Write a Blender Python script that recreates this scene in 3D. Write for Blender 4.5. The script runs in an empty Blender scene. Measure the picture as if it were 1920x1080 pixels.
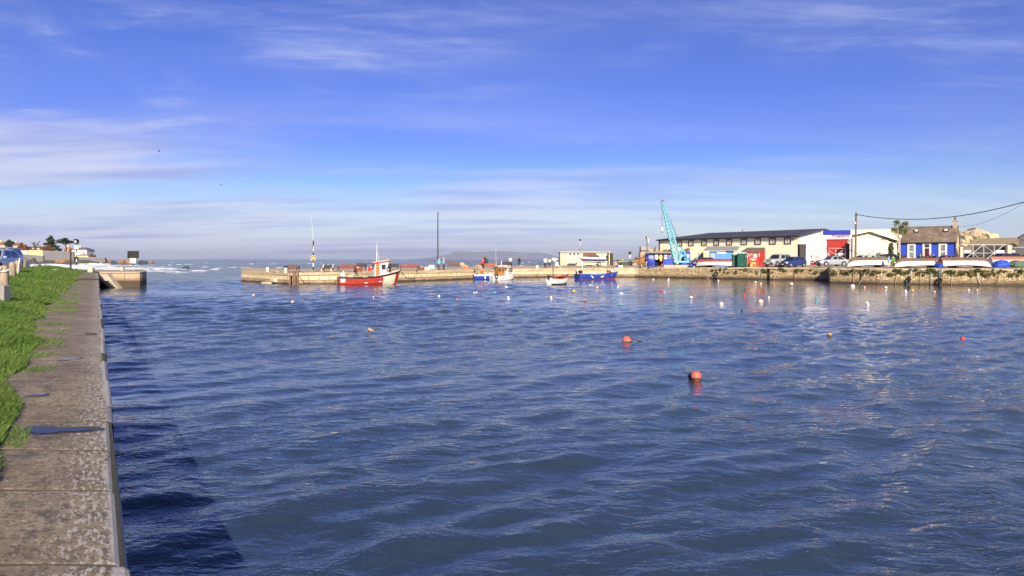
import bpy, bmesh, math, random
import numpy as np
from mathutils import Vector, Matrix, noise as mnoise
R = math.radians
PI = math.pi
rng = random.Random(7)
nrng = np.random.default_rng(11)
SC = bpy.context.scene
COL = SC.collection

# ------------------------------------------------------------------ camera, sky, sun, exposure
F, CX, HZ, HC = 1300.0, 960.0, 486.0, 2.9      # focal length and horizon in 1920-px units, eye height above the water
cam_d = bpy.data.cameras.new('camera')
cam = bpy.data.objects.new('camera', cam_d)
COL.objects.link(cam)
cam.location = (0, 0, HC)
cam.rotation_euler = (R(90), 0, 0)
cam_d.sensor_width = 36.0
cam_d.lens = 36.0 * F / 1920
cam_d.shift_y = -(540 - HZ) / 1920
cam_d.clip_start = 0.1
cam_d.clip_end = 60000
SC.camera = cam
SC.view_settings.view_transform = 'Standard'
SC.view_settings.look = 'None'
SC.view_settings.gamma = 1.0
SC.view_settings.exposure = 0.58
SUN_EL, SUN_AZ = R(27), Vector((0.13, -0.992, 0)).normalized()      # horizontal direction towards the sun
sun_d = bpy.data.lights.new('sun', 'SUN')
sun_d.energy = 5.0
sun_d.angle = R(0.5)
sun_d.color = (1.0, 0.875, 0.68)
sun = bpy.data.objects.new('sun', sun_d)
COL.objects.link(sun)
to_sun = Vector((SUN_AZ.x * math.cos(SUN_EL), SUN_AZ.y * math.cos(SUN_EL), math.sin(SUN_EL)))
sun.rotation_euler = to_sun.to_track_quat('Z', 'Y').to_euler()

W = bpy.data.worlds.new('World')
SC.world = W
W.use_nodes = True
wt = W.node_tree
wn, wl = wt.nodes, wt.links


def nd(tree, typ, **kw):
    n = tree.nodes.new(typ)
    for k, v in kw.items():
        if k == 'inp':
            for a, b in v.items():
                n.inputs[a].default_value = b
        else:
            setattr(n, k, v)
    return n


def mixc(tree, fac, a, b, blend='MIX'):
    n = tree.nodes.new('ShaderNodeMix')
    n.data_type = 'RGBA'
    n.blend_type = blend
    for sock, v in ((n.inputs[0], fac), (n.inputs[6], a), (n.inputs[7], b)):
        if isinstance(v, bpy.types.NodeSocket):
            tree.links.new(v, sock)
        elif isinstance(v, (int, float)):
            sock.default_value = v
        else:
            sock.default_value = (v[0], v[1], v[2], 1)
    return n.outputs[2]


def mth(tree, op, a, b=0.0, c=0.0, clamp=False):
    n = tree.nodes.new('ShaderNodeMath')
    n.operation = op
    n.use_clamp = clamp
    for i, v in enumerate((a, b, c)):
        if isinstance(v, bpy.types.NodeSocket):
            tree.links.new(v, n.inputs[i])
        else:
            n.inputs[i].default_value = v
    return n.outputs[0]


def mrange(tree, v, a, b, c=0.0, d=1.0, smooth=False):
    n = tree.nodes.new('ShaderNodeMapRange')
    if smooth:
        n.interpolation_type = 'SMOOTHSTEP'
    tree.links.new(v, n.inputs[0])
    for i, x in enumerate((a, b, c, d)):
        n.inputs[i + 1].default_value = x
    return n.outputs[0]


def noise_n(tree, vec, scale, detail=3, rough=0.55, dist=0.0):
    n = tree.nodes.new('ShaderNodeTexNoise')
    n.inputs['Scale'].default_value = scale
    n.inputs['Detail'].default_value = detail
    n.inputs['Roughness'].default_value = rough
    n.inputs['Distortion'].default_value = dist
    if vec is not None:
        tree.links.new(vec, n.inputs['Vector'])
    return n


def mapping(tree, vec, scale=(1, 1, 1), loc=(0, 0, 0), rot=(0, 0, 0)):
    n = tree.nodes.new('ShaderNodeMapping')
    n.inputs['Scale'].default_value = scale
    n.inputs['Location'].default_value = loc
    n.inputs['Rotation'].default_value = rot
    tree.links.new(vec, n.inputs['Vector'])
    return n.outputs[0]


def build_sky():
    t = wt
    for n in list(t.nodes):
        t.nodes.remove(n)
    out = nd(t, 'ShaderNodeOutputWorld')
    bg = nd(t, 'ShaderNodeBackground')
    sky = nd(t, 'ShaderNodeTexSky', sky_type='NISHITA')
    sky.sun_disc = False
    sky.sun_elevation = SUN_EL
    sky.sun_rotation = math.atan2(SUN_AZ.x, SUN_AZ.y)
    sky.air_density = 1.0
    sky.dust_density = 0.6
    sky.ozone_density = 3.0
    tc = nd(t, 'ShaderNodeTexCoord')
    d = tc.outputs['Generated']
    sep = nd(t, 'ShaderNodeSeparateXYZ')
    t.links.new(d, sep.inputs[0])
    z = sep.outputs[2]
    # the clear air: the sky model, a little more violet than it comes
    rmp = nd(t, 'ShaderNodeValToRGB')
    t.links.new(mrange(t, z, -0.1, 0.9), rmp.inputs[0])
    els = rmp.color_ramp.elements
    while len(els) < len(SKY_TINT):
        els.new(0.5)
    for e, (zz, cc) in zip(els, SKY_TINT):
        e.position = zz + 0.1
        e.color = (*cc, 1)
    base = mixc(t, 1.0, sky.outputs[0], rmp.outputs[0], 'MULTIPLY')
    # thin cloud sheets seen edge-on: project the direction onto a plane above
    zz = mth(t, 'ADD', mth(t, 'MAXIMUM', z, 0.0), 0.09)
    px = mth(t, 'DIVIDE', sep.outputs[0], zz)
    py = mth(t, 'DIVIDE', sep.outputs[1], zz)
    cmb = nd(t, 'ShaderNodeCombineXYZ')
    t.links.new(px, cmb.inputs[0])
    t.links.new(py, cmb.inputs[1])
    p = cmb.outputs[0]
    # wisps
    wv = noise_n(t, mapping(t, p, (0.8, 1.3, 1), (3.1, 1.7, 0), (0, 0, R(12))), 1.0, 8, 0.62, 0.6)
    big = noise_n(t, mapping(t, p, (0.30, 0.42, 1), (1.3, 4.6, 0)), 1.0, 3, 0.5)
    wis = mrange(t, wv.outputs[0], 0.44, 0.74, 0, 1, True)
    wis = mth(t, 'MULTIPLY', wis, mrange(t, big.outputs[0], 0.40, 0.62, 0, 1, True))
    fib = noise_n(t, mapping(t, p, (1.1, 5.5, 1), (0.3, 2.2, 0), (0, 0, R(18))), 1.0, 8, 0.62, 1.2)
    wis = mth(t, 'MULTIPLY', wis, mrange(t, fib.outputs[0], 0.36, 0.62, 0.30, 1.15, True))
    # broad soft banks low on the left
    bank = noise_n(t, mapping(t, p, (0.22, 0.55, 1), (7.7, 0.4, 0), (0, 0, R(-6))), 1.0, 6, 0.55, 0.3)
    azm = mrange(t, sep.outputs[0], 0.45, -0.35, 0.0, 1.0, True)
    bk = mrange(t, bank.outputs[0], 0.37, 0.58, 0, 1, True)
    bk = mth(t, 'MULTIPLY', bk, mth(t, 'ADD', mth(t, 'MULTIPLY', azm, 0.75), 0.25))
    bk = mth(t, 'MULTIPLY', bk, mrange(t, z, 0.24, 0.12, 0.10, 1.0, True))
    # lilac murk towards the horizon, warmer and paler than the blue above
    hz = mrange(t, z, 0.0, 0.11, 1.0, 0.0, True)
    hzf = mth(t, 'MULTIPLY', hz, mth(t, 'ADD', mth(t, 'MULTIPLY', azm, 0.32), 0.50))
    c = mixc(t, hzf, base, HAZE_COL)
    tone = noise_n(t, mapping(t, p, (0.5, 1.6, 1), (2.2, 9.1, 0)), 1.0, 4, 0.5)
    bcol = mixc(t, mrange(t, tone.outputs[0], 0.40, 0.62, 0, 1, True), BANK_DARK, BANK_LIGHT)
    c = mixc(t, mth(t, 'MULTIPLY', bk, 0.85), c, bcol)
    c = mixc(t, mth(t, 'MULTIPLY', wis, 0.80), c, WISP_COL)
    t.links.new(c, bg.inputs[0])
    bg.inputs[1].default_value = SKY_STRENGTH
    t.links.new(bg.outputs[0], out.inputs[0])


SKY_STRENGTH = 0.087
SKY_TINT = [(0.0, (0.95, 0.90, 1.0)), (0.05, (0.84, 0.92, 1.1)), (0.11, (0.55, 0.67, 1.1)), (0.17, (0.42, 0.50, 1.08)), (0.35, (0.40, 0.47, 0.98)), (0.7, (0.40, 0.48, 0.85))]
HAZE_COL = (5.4, 5.9, 7.5)
BANK_DARK = (3.2, 3.6, 6.3)
BANK_LIGHT = (5.6, 5.7, 7.2)
WISP_COL = (4.4, 4.9, 7.2)
build_sky()

# ------------------------------------------------------------------ materials
MATS = {}


def principled(name):
    m = bpy.data.materials.new(name)
    m.use_nodes = True
    t = m.node_tree
    b = t.nodes['Principled BSDF']
    return m, t, b


def M(name, col=(0.5, 0.5, 0.5), rough=0.6, metal=0.0, var=0.14, scale=3.0, spec=0.4, dirt=0.0, dirtcol=(0.10, 0.07, 0.04), bump=0.0, emit=None):
    if name in MATS:
        return MATS[name]
    m, t, b = principled(name)
    tc = nd(t, 'ShaderNodeTexCoord')
    n = noise_n(t, tc.outputs['Object'], scale, 5, 0.6)
    lo = [max(0, c * (1 - var)) for c in col]
    hi = [min(1, c * (1 + var)) for c in col]
    c = mixc(t, mrange(t, n.outputs[0], 0.3, 0.7), lo, hi)
    if dirt:
        n2 = noise_n(t, mapping(t, tc.outputs['Object'], (1, 1, 0.35)), scale * 1.7, 6, 0.7)
        c = mixc(t, mth(t, 'MULTIPLY', mrange(t, n2.outputs[0], 0.5, 0.75, 0, 1, True), dirt), c, dirtcol)
    t.links.new(c, b.inputs['Base Color'])
    t.links.new(mrange(t, n.outputs[0], 0.3, 0.7, max(0.02, rough - 0.08), min(1, rough + 0.08)), b.inputs['Roughness'])
    b.inputs['Metallic'].default_value = metal
    b.inputs['Specular IOR Level'].default_value = spec
    if bump:
        bp = nd(t, 'ShaderNodeBump', inp={'Strength': bump, 'Distance': 0.02})
        n3 = noise_n(t, tc.outputs['Object'], scale * 6, 5, 0.65)
        t.links.new(n3.outputs[0], bp.inputs['Height'])
        t.links.new(bp.outputs[0], b.inputs['Normal'])
    MATS[name] = m
    return m


# ------------------------------------------------------------------ mesh collecting
class MB:
    def __init__(s):
        s.v, s.f, s.mi, s.uv, s.sm = [], [], [], None, False

    def add(s, vs, fs, mi=0):
        o = len(s.v)
        s.v.extend([tuple(v) for v in vs])
        s.f.extend([tuple(i + o for i in f) for f in fs])
        s.mi.extend([mi] * len(fs))
        return s

    def box(s, c, d, rz=0.0, mi=0, rot=None, taper=1.0, bev=0.0):
        hx, hy, hz = d[0] / 2, d[1] / 2, d[2] / 2
        if bev:
            b = min(bev, hx * 0.45, hy * 0.45, hz * 0.45)
            vs, fs = [], []
            for (zz, k) in ((-hz, b), (-hz + b, 0), (hz - b, 0), (hz, b)):
                for (sx, sy) in ((-1, -1), (1, -1), (1, 1), (-1, 1)):
                    vs += [(sx * (hx - k) * 1.0, sy * (hy - k), zz)]
            # chamfer horizontally too by 8-point rings
            vs = []
            for (zz, k) in ((-hz, b), (-hz + b, 0), (hz - b, 0), (hz, b)):
                ax, ay = hx - k, hy - k
                q = b * 0.7
                vs += [(-ax + q, -ay, zz), (ax - q, -ay, zz), (ax, -ay + q, zz), (ax, ay - q, zz), (ax - q, ay, zz), (-ax + q, ay, zz), (-ax, ay - q, zz), (-ax, -ay + q, zz)]
            for r in range(3):
                for i in range(8):
                    j = (i + 1) % 8
                    fs.append((r * 8 + i, r * 8 + j, r * 8 + 8 + j, r * 8 + 8 + i))
            fs.append(tuple(range(7, -1, -1)))
            fs.append(tuple(range(24, 32)))
        else:
            vs = [(sx * hx * (taper if sz > 0 else 1), sy * hy * (taper if sz > 0 else 1), sz * hz) for sz in (-1, 1) for (sx, sy) in ((-1, -1), (1, -1), (1, 1), (-1, 1))]
            fs = [(3, 2, 1, 0), (4, 5, 6, 7), (0, 1, 5, 4), (1, 2, 6, 5), (2, 3, 7, 6), (3, 0, 4, 7)]
        mt = rot if rot is not None else Matrix.Rotation(rz, 3, 'Z')
        c = Vector(c)
        return s.add([mt @ Vector(v) + c for v in vs], fs, mi)

    def bar(s, a, b, w, h=None, mi=0):
        a, b = Vector(a), Vector(b)
        h = h or w
        d = b - a
        L = d.length
        if L < 1e-6:
            return s
        q = d.to_track_quat('X', 'Z').to_matrix()
        return s.box((a + b) / 2, (L, w, h), rot=q, mi=mi)

    def tube(s, pts, r, n=8, mi=0, caps=True):
        pts = [Vector(p) for p in pts]
        rs = r if isinstance(r, (list, tuple)) else [r] * len(pts)
        vs, fs = [], []
        up = None
        for i, p in enumerate(pts):
            d = (pts[min(i + 1, len(pts) - 1)] - pts[max(i - 1, 0)]).normalized()
            if up is None:
                up = Vector((0, 0, 1)) if abs(d.z) < 0.9 else Vector((0, 1, 0))
            x = d.cross(up)
            if x.length < 1e-4:
                x = d.orthogonal()
            x.normalize()
            y = x.cross(d).normalized()
            up = y
            for k in range(n):
                a = 2 * PI * k / n
                vs.append(p + (x * math.cos(a) + y * math.sin(a)) * rs[i])
        for i in range(len(pts) - 1):
            for k in range(n):
                j = (k + 1) % n
                fs.append((i * n + k, i * n + n + k, i * n + n + j, i * n + j))
        if caps:
            fs.append(tuple(range(n)))
            fs.append(tuple(range(len(pts) * n - 1, len(pts) * n - n - 1, -1)))
        return s.add(vs, fs, mi)

    def lathe(s, prof, c=(0, 0, 0), n=16, mi=0, mt=None):
        vs, fs = [], []
        c = Vector(c)
        mt = mt or Matrix.Identity(3)
        for (r, z) in prof:
            for k in range(n):
                a = 2 * PI * k / n
                vs.append(mt @ Vector((r * math.cos(a), r * math.sin(a), z)) + c)
        for i in range(len(prof) - 1):
            for k in range(n):
                j = (k + 1) % n
                fs.append((i * n + k, i * n + j, i * n + n + j, i * n + n + k))
        fs.append(tuple(range(n - 1, -1, -1)))
        fs.append(tuple(range((len(prof) - 1) * n, len(prof) * n)))
        return s.add(vs, fs, mi)

    def ball(s, c, r, n=12, m=8, mi=0, sq=(1, 1, 1)):
        prof = [(math.sin(PI * i / m) * r if 0 < i < m else r * 0.02, -math.cos(PI * i / m) * r) for i in range(m + 1)]
        return s.lathe(prof, c, n, mi, Matrix.Diagonal(Vector(sq)))

    def torus(s, c, R0, r, axis='Z', n=20, m=8, mi=0, mt=None):
        vs, fs = [], []
        c = Vector(c)
        if mt is None:
            mt = {'Z': Matrix.Identity(3), 'X': Matrix.Rotation(PI / 2, 3, 'Y'), 'Y': Matrix.Rotation(PI / 2, 3, 'X')}[axis]
        for i in range(n):
            a = 2 * PI * i / n
            for j in range(m):
                b = 2 * PI * j / m
                vs.append(mt @ Vector(((R0 + r * math.cos(b)) * math.cos(a), (R0 + r * math.cos(b)) * math.sin(a), r * math.sin(b))) + c)
        for i in range(n):
            for j in range(m):
                i2, j2 = (i + 1) % n, (j + 1) % m
                fs.append((i * m + j, i2 * m + j, i2 * m + j2, i * m + j2))
        return s.add(vs, fs, mi)

    def prism(s, poly, a, b, mi=0):
        """poly: list of (u, v); a, b: functions (u, v) -> point for the two ends"""
        n = len(poly)
        vs = [a(*p) for p in poly] + [b(*p) for p in poly]
        fs = [tuple(range(n - 1, -1, -1)), tuple(range(n, 2 * n))]
        for i in range(n):
            j = (i + 1) % n
            fs.append((i, j, n + j, n + i))
        return s.add(vs, fs, mi)

    def quad(s, a, b, c, d, mi=0):
        return s.add([a, b, c, d], [(0, 1, 2, 3)], mi)

    def grid(s, rows, mi=0, closed=False):
        n = len(rows[0])
        vs = [p for r in rows for p in r]
        fs = []
        for i in range(len(rows) - 1):
            for k in range(n if closed else n - 1):
                j = (k + 1) % n
                fs.append((i * n + k, i * n + j, i * n + n + j, i * n + n + k))
        return s.add(vs, fs, mi)

    def build(s, name, mats, parent=None, smooth=None, fix=True, uv=None):
        me = bpy.data.meshes.new(name)
        me.from_pydata(s.v, [], s.f)
        if not isinstance(mats, (list, tuple)):
            mats = [mats]
        for m in mats:
            me.materials.append(m)
        if len(mats) > 1:
            me.polygons.foreach_set('material_index', s.mi)
        if fix:
            bm = bmesh.new()
            bm.from_mesh(me)
            bmesh.ops.recalc_face_normals(bm, faces=bm.faces)
            bm.to_mesh(me)
            bm.free()
        if uv is not None:
            lay = me.uv_layers.new(name='UVMap')
            for lp in me.loops:
                lay.data[lp.index].uv = uv[lp.vertex_index]
        if smooth is not None:
            me.polygons.foreach_set('use_smooth', [True] * len(me.polygons))
            if smooth < 179:
                me.set_sharp_from_angle(angle=R(smooth))
        me.update()
        o = bpy.data.objects.new(name, me)
        COL.objects.link(o)
        if parent is not None:
            o.parent = parent
        return o


def tag(o, label=None, cat=None, group=None, kind=None):
    if label:
        o['label'] = label
    if cat:
        o['category'] = cat
    if group:
        o['group'] = group
    if kind:
        o['kind'] = kind
    return o


def thing(name, label, cat, loc=(0, 0, 0), rz=0.0, group=None):
    o = bpy.data.objects.new(name, None)
    o.empty_display_size = 0.3
    COL.objects.link(o)
    o.location = loc
    o.rotation_euler = (0, 0, rz)
    return tag(o, label, cat, group)


def dup(root, loc, rz=None, label=None, group=None, scale=None):
    r = root.copy()
    COL.objects.link(r)
    r.location = loc
    if rz is not None:
        r.rotation_euler = (root.rotation_euler[0], root.rotation_euler[1], rz)
    if scale is not None:
        r.scale = scale
    if label:
        r['label'] = label
    if group:
        r['group'] = group
    for ch in list(root.children):
        c = ch.copy()
        COL.objects.link(c)
        c.parent = r
        for g in list(ch.children):
            e = g.copy()
            COL.objects.link(e)
            e.parent = c
    return r


# photo measurements -> places in the world
def P(px, py, Y):
    return Vector(((px - CX) / F * Y, Y, HC + (HZ - py) / F * Y))


def G(px, Y, z=0.0):
    return Vector(((px - CX) / F * Y, Y, z))


def WY(py, z=0.0):
    return (HC - z) * F / (py - HZ)


# waterline / quay-top readings along the far quay: px, waterline py, top py
FRONT = [(453, 528.0, 507.5), (542, 534.0, 512.0), (635, 533.0, 510.0), (780, 527.5, 507.4), (960, 521.2, 504.0), (1080, 519.6, 502.6), (1190, 520.0, 501.8),
         (1290, 521.8, 502.0), (1400, 523.8, 501.2), (1510, 525.5, 501.8), (1552, 526.4, 502.2), (1556, 530.6, 502.6), (1640, 532.5, 503.0), (1780, 534.5, 503.6), (1920, 536.0, 504.0), (2200, 540.0, 506.0)]


def front(px):
    for a, b in zip(FRONT, FRONT[1:]):
        if px <= b[0]:
            t = max(0.0, (px - a[0]) / (b[0] - a[0]))
            Ya, Yb = WY(a[1]), WY(b[1])
            za, zb = HC - (a[2] - HZ) * Ya / F, HC - (b[2] - HZ) * Yb / F
            Xa, Xb = (a[0] - CX) / F * Ya, (b[0] - CX) / F * Yb
            # straight in plan between the two stations
            k = (px - CX) / F
            dx, dy = Xb - Xa, Yb - Ya
            s = (k * Ya - Xa) / (dx - k * dy)
            return Ya + s * dy, za + s * (zb - za)
    Y = WY(FRONT[-1][1])
    return Y, HC - (FRONT[-1][2] - HZ) * Y / F


def slope(px):
    t = min(1, max(0, (px - 1040) / 120))
    return (1 - t) * 0.020 + t * 0.012, (1 - t) * 14 + t * 18


def deckz(px, Y):
    Yf, zf = front(px)
    sl, mx = slope(px)
    return zf + sl * min(max(Y - Yf, 0), mx)


def deck(px, py=None, Y=None):
    """point on the quay deck seen at px with its foot at py (or at depth Y)"""
    if Y is None:
        Yf, zf = front(px)
        Y = Yf + 1
        for _ in range(12):
            Y = max(Yf + 0.5, min((HC - deckz(px, Y)) * F / max(py - HZ, 3), Yf + 16))
    return G(px, Y, deckz(px, Y))

# ------------------------------------------------------------------ water
def water_material():
    m, t, b = principled('sea_water')
    geo = nd(t, 'ShaderNodeNewGeometry')
    pos = geo.outputs['Position']
    sep = nd(t, 'ShaderNodeSeparateXYZ')
    t.links.new(pos, sep.inputs[0])
    x, y = sep.outputs[0], sep.outputs[1]
    # offshore factor: outside the harbour mouth
    off = mth(t, 'MAXIMUM', mrange(t, y, 105, 150, 0, 1, True), mrange(t, mth(t, 'ADD', x, mth(t, 'MULTIPLY', y, 0.36)), 2.0, -10.0, 0, 1, True))
    off = mth(t, 'MULTIPLY', off, mrange(t, y, 60, 110, 0, 1, True))
    silt = noise_n(t, mapping(t, pos, (0.03, 0.05, 1)), 1.0, 3, 0.5)
    har = mixc(t, mrange(t, silt.outputs[0], 0.35, 0.65), (0.020, 0.038, 0.068), (0.046, 0.064, 0.072))
    col = mixc(t, off, har, (0.030, 0.075, 0.110))
    # breaking foam: rare white horses offshore, many in the shallow bay on the left
    fa = noise_n(t, mapping(t, pos, (0.085, 0.020, 1), rot=(0, 0, R(5))), 1.0, 8, 0.66, 0.5)
    fb = noise_n(t, mapping(t, pos, (0.55, 0.10, 1)), 1.0, 4, 0.6)
    bay = mth(t, 'MULTIPLY', mrange(t, mth(t, 'ADD', x, mth(t, 'MULTIPLY', y, 0.585)), 22.0, -12.0, 0, 1, True), mth(t, 'MULTIPLY', mrange(t, y, 120, 200, 0, 1, True), mrange(t, y, 760, 480, 0, 1, True)))
    thr = mth(t, 'SUBTRACT', 0.69, mth(t, 'MULTIPLY', bay, 0.175))
    f = mth(t, 'MULTIPLY', mth(t, 'SUBTRACT', mth(t, 'ADD', fa.outputs[0], mth(t, 'MULTIPLY', mth(t, 'SUBTRACT', fb.outputs[0], 0.5), 0.22)), thr), 18.0, clamp=True)
    caps = noise_n(t, mapping(t, pos, (0.30, 0.085, 1)), 1.0, 4, 0.6)
    f2 = mth(t, 'MULTIPLY', mth(t, 'SUBTRACT', caps.outputs[0], 0.735), 22.0, clamp=True)
    f2 = mth(t, 'MULTIPLY', f2, mrange(t, y, 700, 300, 0, 1, True))
    f = mth(t, 'MULTIPLY', mth(t, 'MAXIMUM', f, f2), off)
    t.links.new(col, b.inputs['Base Color'])
    b.inputs['Roughness'].default_value = 0.015
    b.inputs['IOR'].default_value = 1.48
    # ripples: two crossing trains of short waves plus chop
    r1 = noise_n(t, mapping(t, pos, (2.2, 4.0, 1), rot=(0, 0, R(-28))), 1.0, 4, 0.6, 0.5)
    r2 = noise_n(t, mapping(t, pos, (3.2, 6.5, 1), rot=(0, 0, R(34))), 1.0, 3, 0.55, 0.2)
    r3 = noise_n(t, mapping(t, pos, (0.22, 0.5, 1), rot=(0, 0, R(8))), 1.0, 5, 0.6, 0.3)
    patch = noise_n(t, mapping(t, pos, (0.05, 0.11, 1), rot=(0, 0, R(20))), 1.0, 4, 0.6)
    h = mth(t, 'ADD', mth(t, 'MULTIPLY', r1.outputs[0], 0.054), mth(t, 'MULTIPLY', r2.outputs[0], 0.022))
    h = mth(t, 'MULTIPLY', h, mrange(t, patch.outputs[0], 0.36, 0.64, 0.25, 1.55))
    lee = mth(t, 'MULTIPLY', mrange(t, x, -2, 24, 0, 1, True), mrange(t, y, 15, 46, 0, 1, True))
    h = mth(t, 'MULTIPLY', h, mth(t, 'SUBTRACT', 1.0, mth(t, 'MULTIPLY', lee, 0.70)))
    h = mth(t, 'ADD', h, mth(t, 'MULTIPLY', mth(t, 'MULTIPLY', r3.outputs[0], off), 2.4))
    bp = nd(t, 'ShaderNodeBump', inp={'Strength': 1.0, 'Distance': 1.0})
    t.links.new(h, bp.inputs['Height'])
    t.links.new(bp.outputs[0], b.inputs['Normal'])
    df = nd(t, 'ShaderNodeBsdfDiffuse')
    df.inputs[0].default_value = (0.80, 0.82, 0.84, 1)
    mx = nd(t, 'ShaderNodeMixShader')
    t.links.new(f, mx.inputs[0])
    t.links.new(b.outputs[0], mx.inputs[1])
    t.links.new(df.outputs[0], mx.inputs[2])
    t.links.new(mx.outputs[0], t.nodes['Material Output'].inputs[0])
    return m


def geom_steps(a, b, s0, k):
    out, s = [a], s0
    while out[-1] < b:
        s *= k
        out.append(out[-1] + s)
    return out


def build_water():
    xs = np.arange(-30, 62, 0.15)
    right = np.array(geom_steps(62, 26000, 0.4, 1.16))
    left = -np.array(geom_steps(30, 26000, 0.4, 1.16))[::-1]
    X = np.concatenate([left, xs, right])
    y0 = np.concatenate([np.arange(-2, 6, 0.2), np.arange(6, 30, 0.085)])
    y1 = np.array(geom_steps(30, 135, 0.09, 1.007))
    y2 = np.array(geom_steps(y1[-1] + .8, 30000, 1.0, 1.09))
    Y = np.concatenate([np.array([-4000, -400, -60, -12]), y0, y1, y2])
    gx, gy = np.meshgrid(X, Y)
    h = np.zeros_like(gx)
    for i in range(74):
        lam = 0.42 * (5.0 / 0.42) ** (nrng.random() ** 1.15)
        main = i % 3 != 0
        ang = R(-52 + nrng.normal() * 20) if main else R(62 + nrng.normal() * 26)
        k = 2 * PI / lam
        sl = (0.034 if main else 0.024) * (0.36 if lam > 2.2 else 1.0)
        warp = 0.25 * lam * np.sin(gx * (.21 + .1 * nrng.random()) + gy * (.17 + .1 * nrng.random()) + i)
        s_ = np.sin(k * (gx * math.cos(ang) + gy * math.sin(ang) + warp) + nrng.random() * 6.28)
        h += sl / k * (np.exp(1.1 * (s_ - 1)) * 2.2 - 1.0) * np.clip(1.4 - np.maximum(gy, 0) / (95 * lam), 0, 1)
    # calmer and livelier patches
    pt = 0.75 + 0.35 * np.sin(gx * .11 + gy * .05 + 1) * np.sin(gy * .13 - gx * .04 + 2)
    h *= pt
    fade = np.clip((135 - gy) / 25, 0, 1) * np.clip((gx + 60) / 20, 0, 1) * np.clip((80 - gx) / 12, 0, 1) * np.clip((gy + 3) / 2, 0, 1)
    h *= fade * (1 - 0.70 * np.clip((gx + 2) / 20, 0, 1) * np.clip((gy - 15) / 32, 0, 1))
    nx, ny = len(X), len(Y)
    co = np.stack([gx, gy, h], -1).reshape(-1, 3).astype(np.float32)
    idx = np.arange(nx * ny).reshape(ny, nx)
    q = np.stack([idx[:-1, :-1], idx[:-1, 1:], idx[1:, 1:], idx[1:, :-1]], -1).reshape(-1, 4).astype(np.int32)
    me = bpy.data.meshes.new('sea')
    me.vertices.add(len(co))
    me.vertices.foreach_set('co', co.ravel())
    me.loops.add(q.size)
    me.loops.foreach_set('vertex_index', q.ravel())
    me.polygons.add(len(q))
    me.polygons.foreach_set('loop_start', np.arange(0, q.size, 4, dtype=np.int32))
    me.polygons.foreach_set('use_smooth', np.ones(len(q), dtype=bool))
    me.update(calc_edges=True)
    me.materials.append(water_material())
    o = bpy.data.objects.new('sea', me)
    COL.objects.link(o)
    tag(o, kind='structure')


build_water()


def build_surf():
    """low breakers standing up out of the bay on the left and a few white horses further out"""
    mb = MB()
    r = random.Random(19)
    spots = []
    for i in range(40):
        Y = 150 * (440 / 150) ** r.random()
        px = r.uniform(20, 300) if i % 4 else r.uniform(40, 190)
        spots.append((px, Y, r.uniform(8, 34), r.uniform(.28, .80) * (1.15 if px < 200 else .6)))
    for i in range(46):
        Y = 150 * (700 / 150) ** r.random()
        spots.append((r.uniform(270, 1050), Y, r.uniform(1.5, 5), r.uniform(.16, .38)))
    for px, Y, ln, hh in spots:
        c = G(px, Y)
        n = max(5, int(ln / 1.1))
        ph = r.uniform(0, 99)
        tilt = r.uniform(-.25, .25)
        rows = []
        for k in range(n + 1):
            t = k / n
            xx = c.x + (t - .5) * ln
            yy = c.y + (t - .5) * ln * tilt + 1.2 * mnoise.noise(Vector((xx * .12, ph, 0)))
            e = math.sin(PI * t) ** .6
            z = hh * e * (.45 + .9 * abs(mnoise.noise(Vector((xx * .35, ph, 2)))) + .35 * mnoise.noise(Vector((xx * 1.1, ph, 5))))
            z = max(z, 0)
            rows.append([(xx, yy - 1.6 - hh, -.12), (xx, yy - .7, z * .55 - .03), (xx, yy, z), (xx, yy + .5, z * .8), (xx, yy + 2.2, -.12)])
        mb.grid(rows)
    m, t, b = principled('surf_foam')
    tc = nd(t, 'ShaderNodeTexCoord')
    n = noise_n(t, mapping(t, tc.outputs['Object'], (.5, .5, 2.0)), 1.0, 5, .65)
    c = mixc(t, mrange(t, n.outputs[0], .36, .56, 0, 1, True), (.30, .40, .46), (.84, .86, .87))
    t.links.new(c, b.inputs['Base Color'])
    b.inputs['Roughness'].default_value = .8
    tag(mb.build('surf_foam', m, None, smooth=180, fix=False), kind='stuff')


build_surf()


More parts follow.
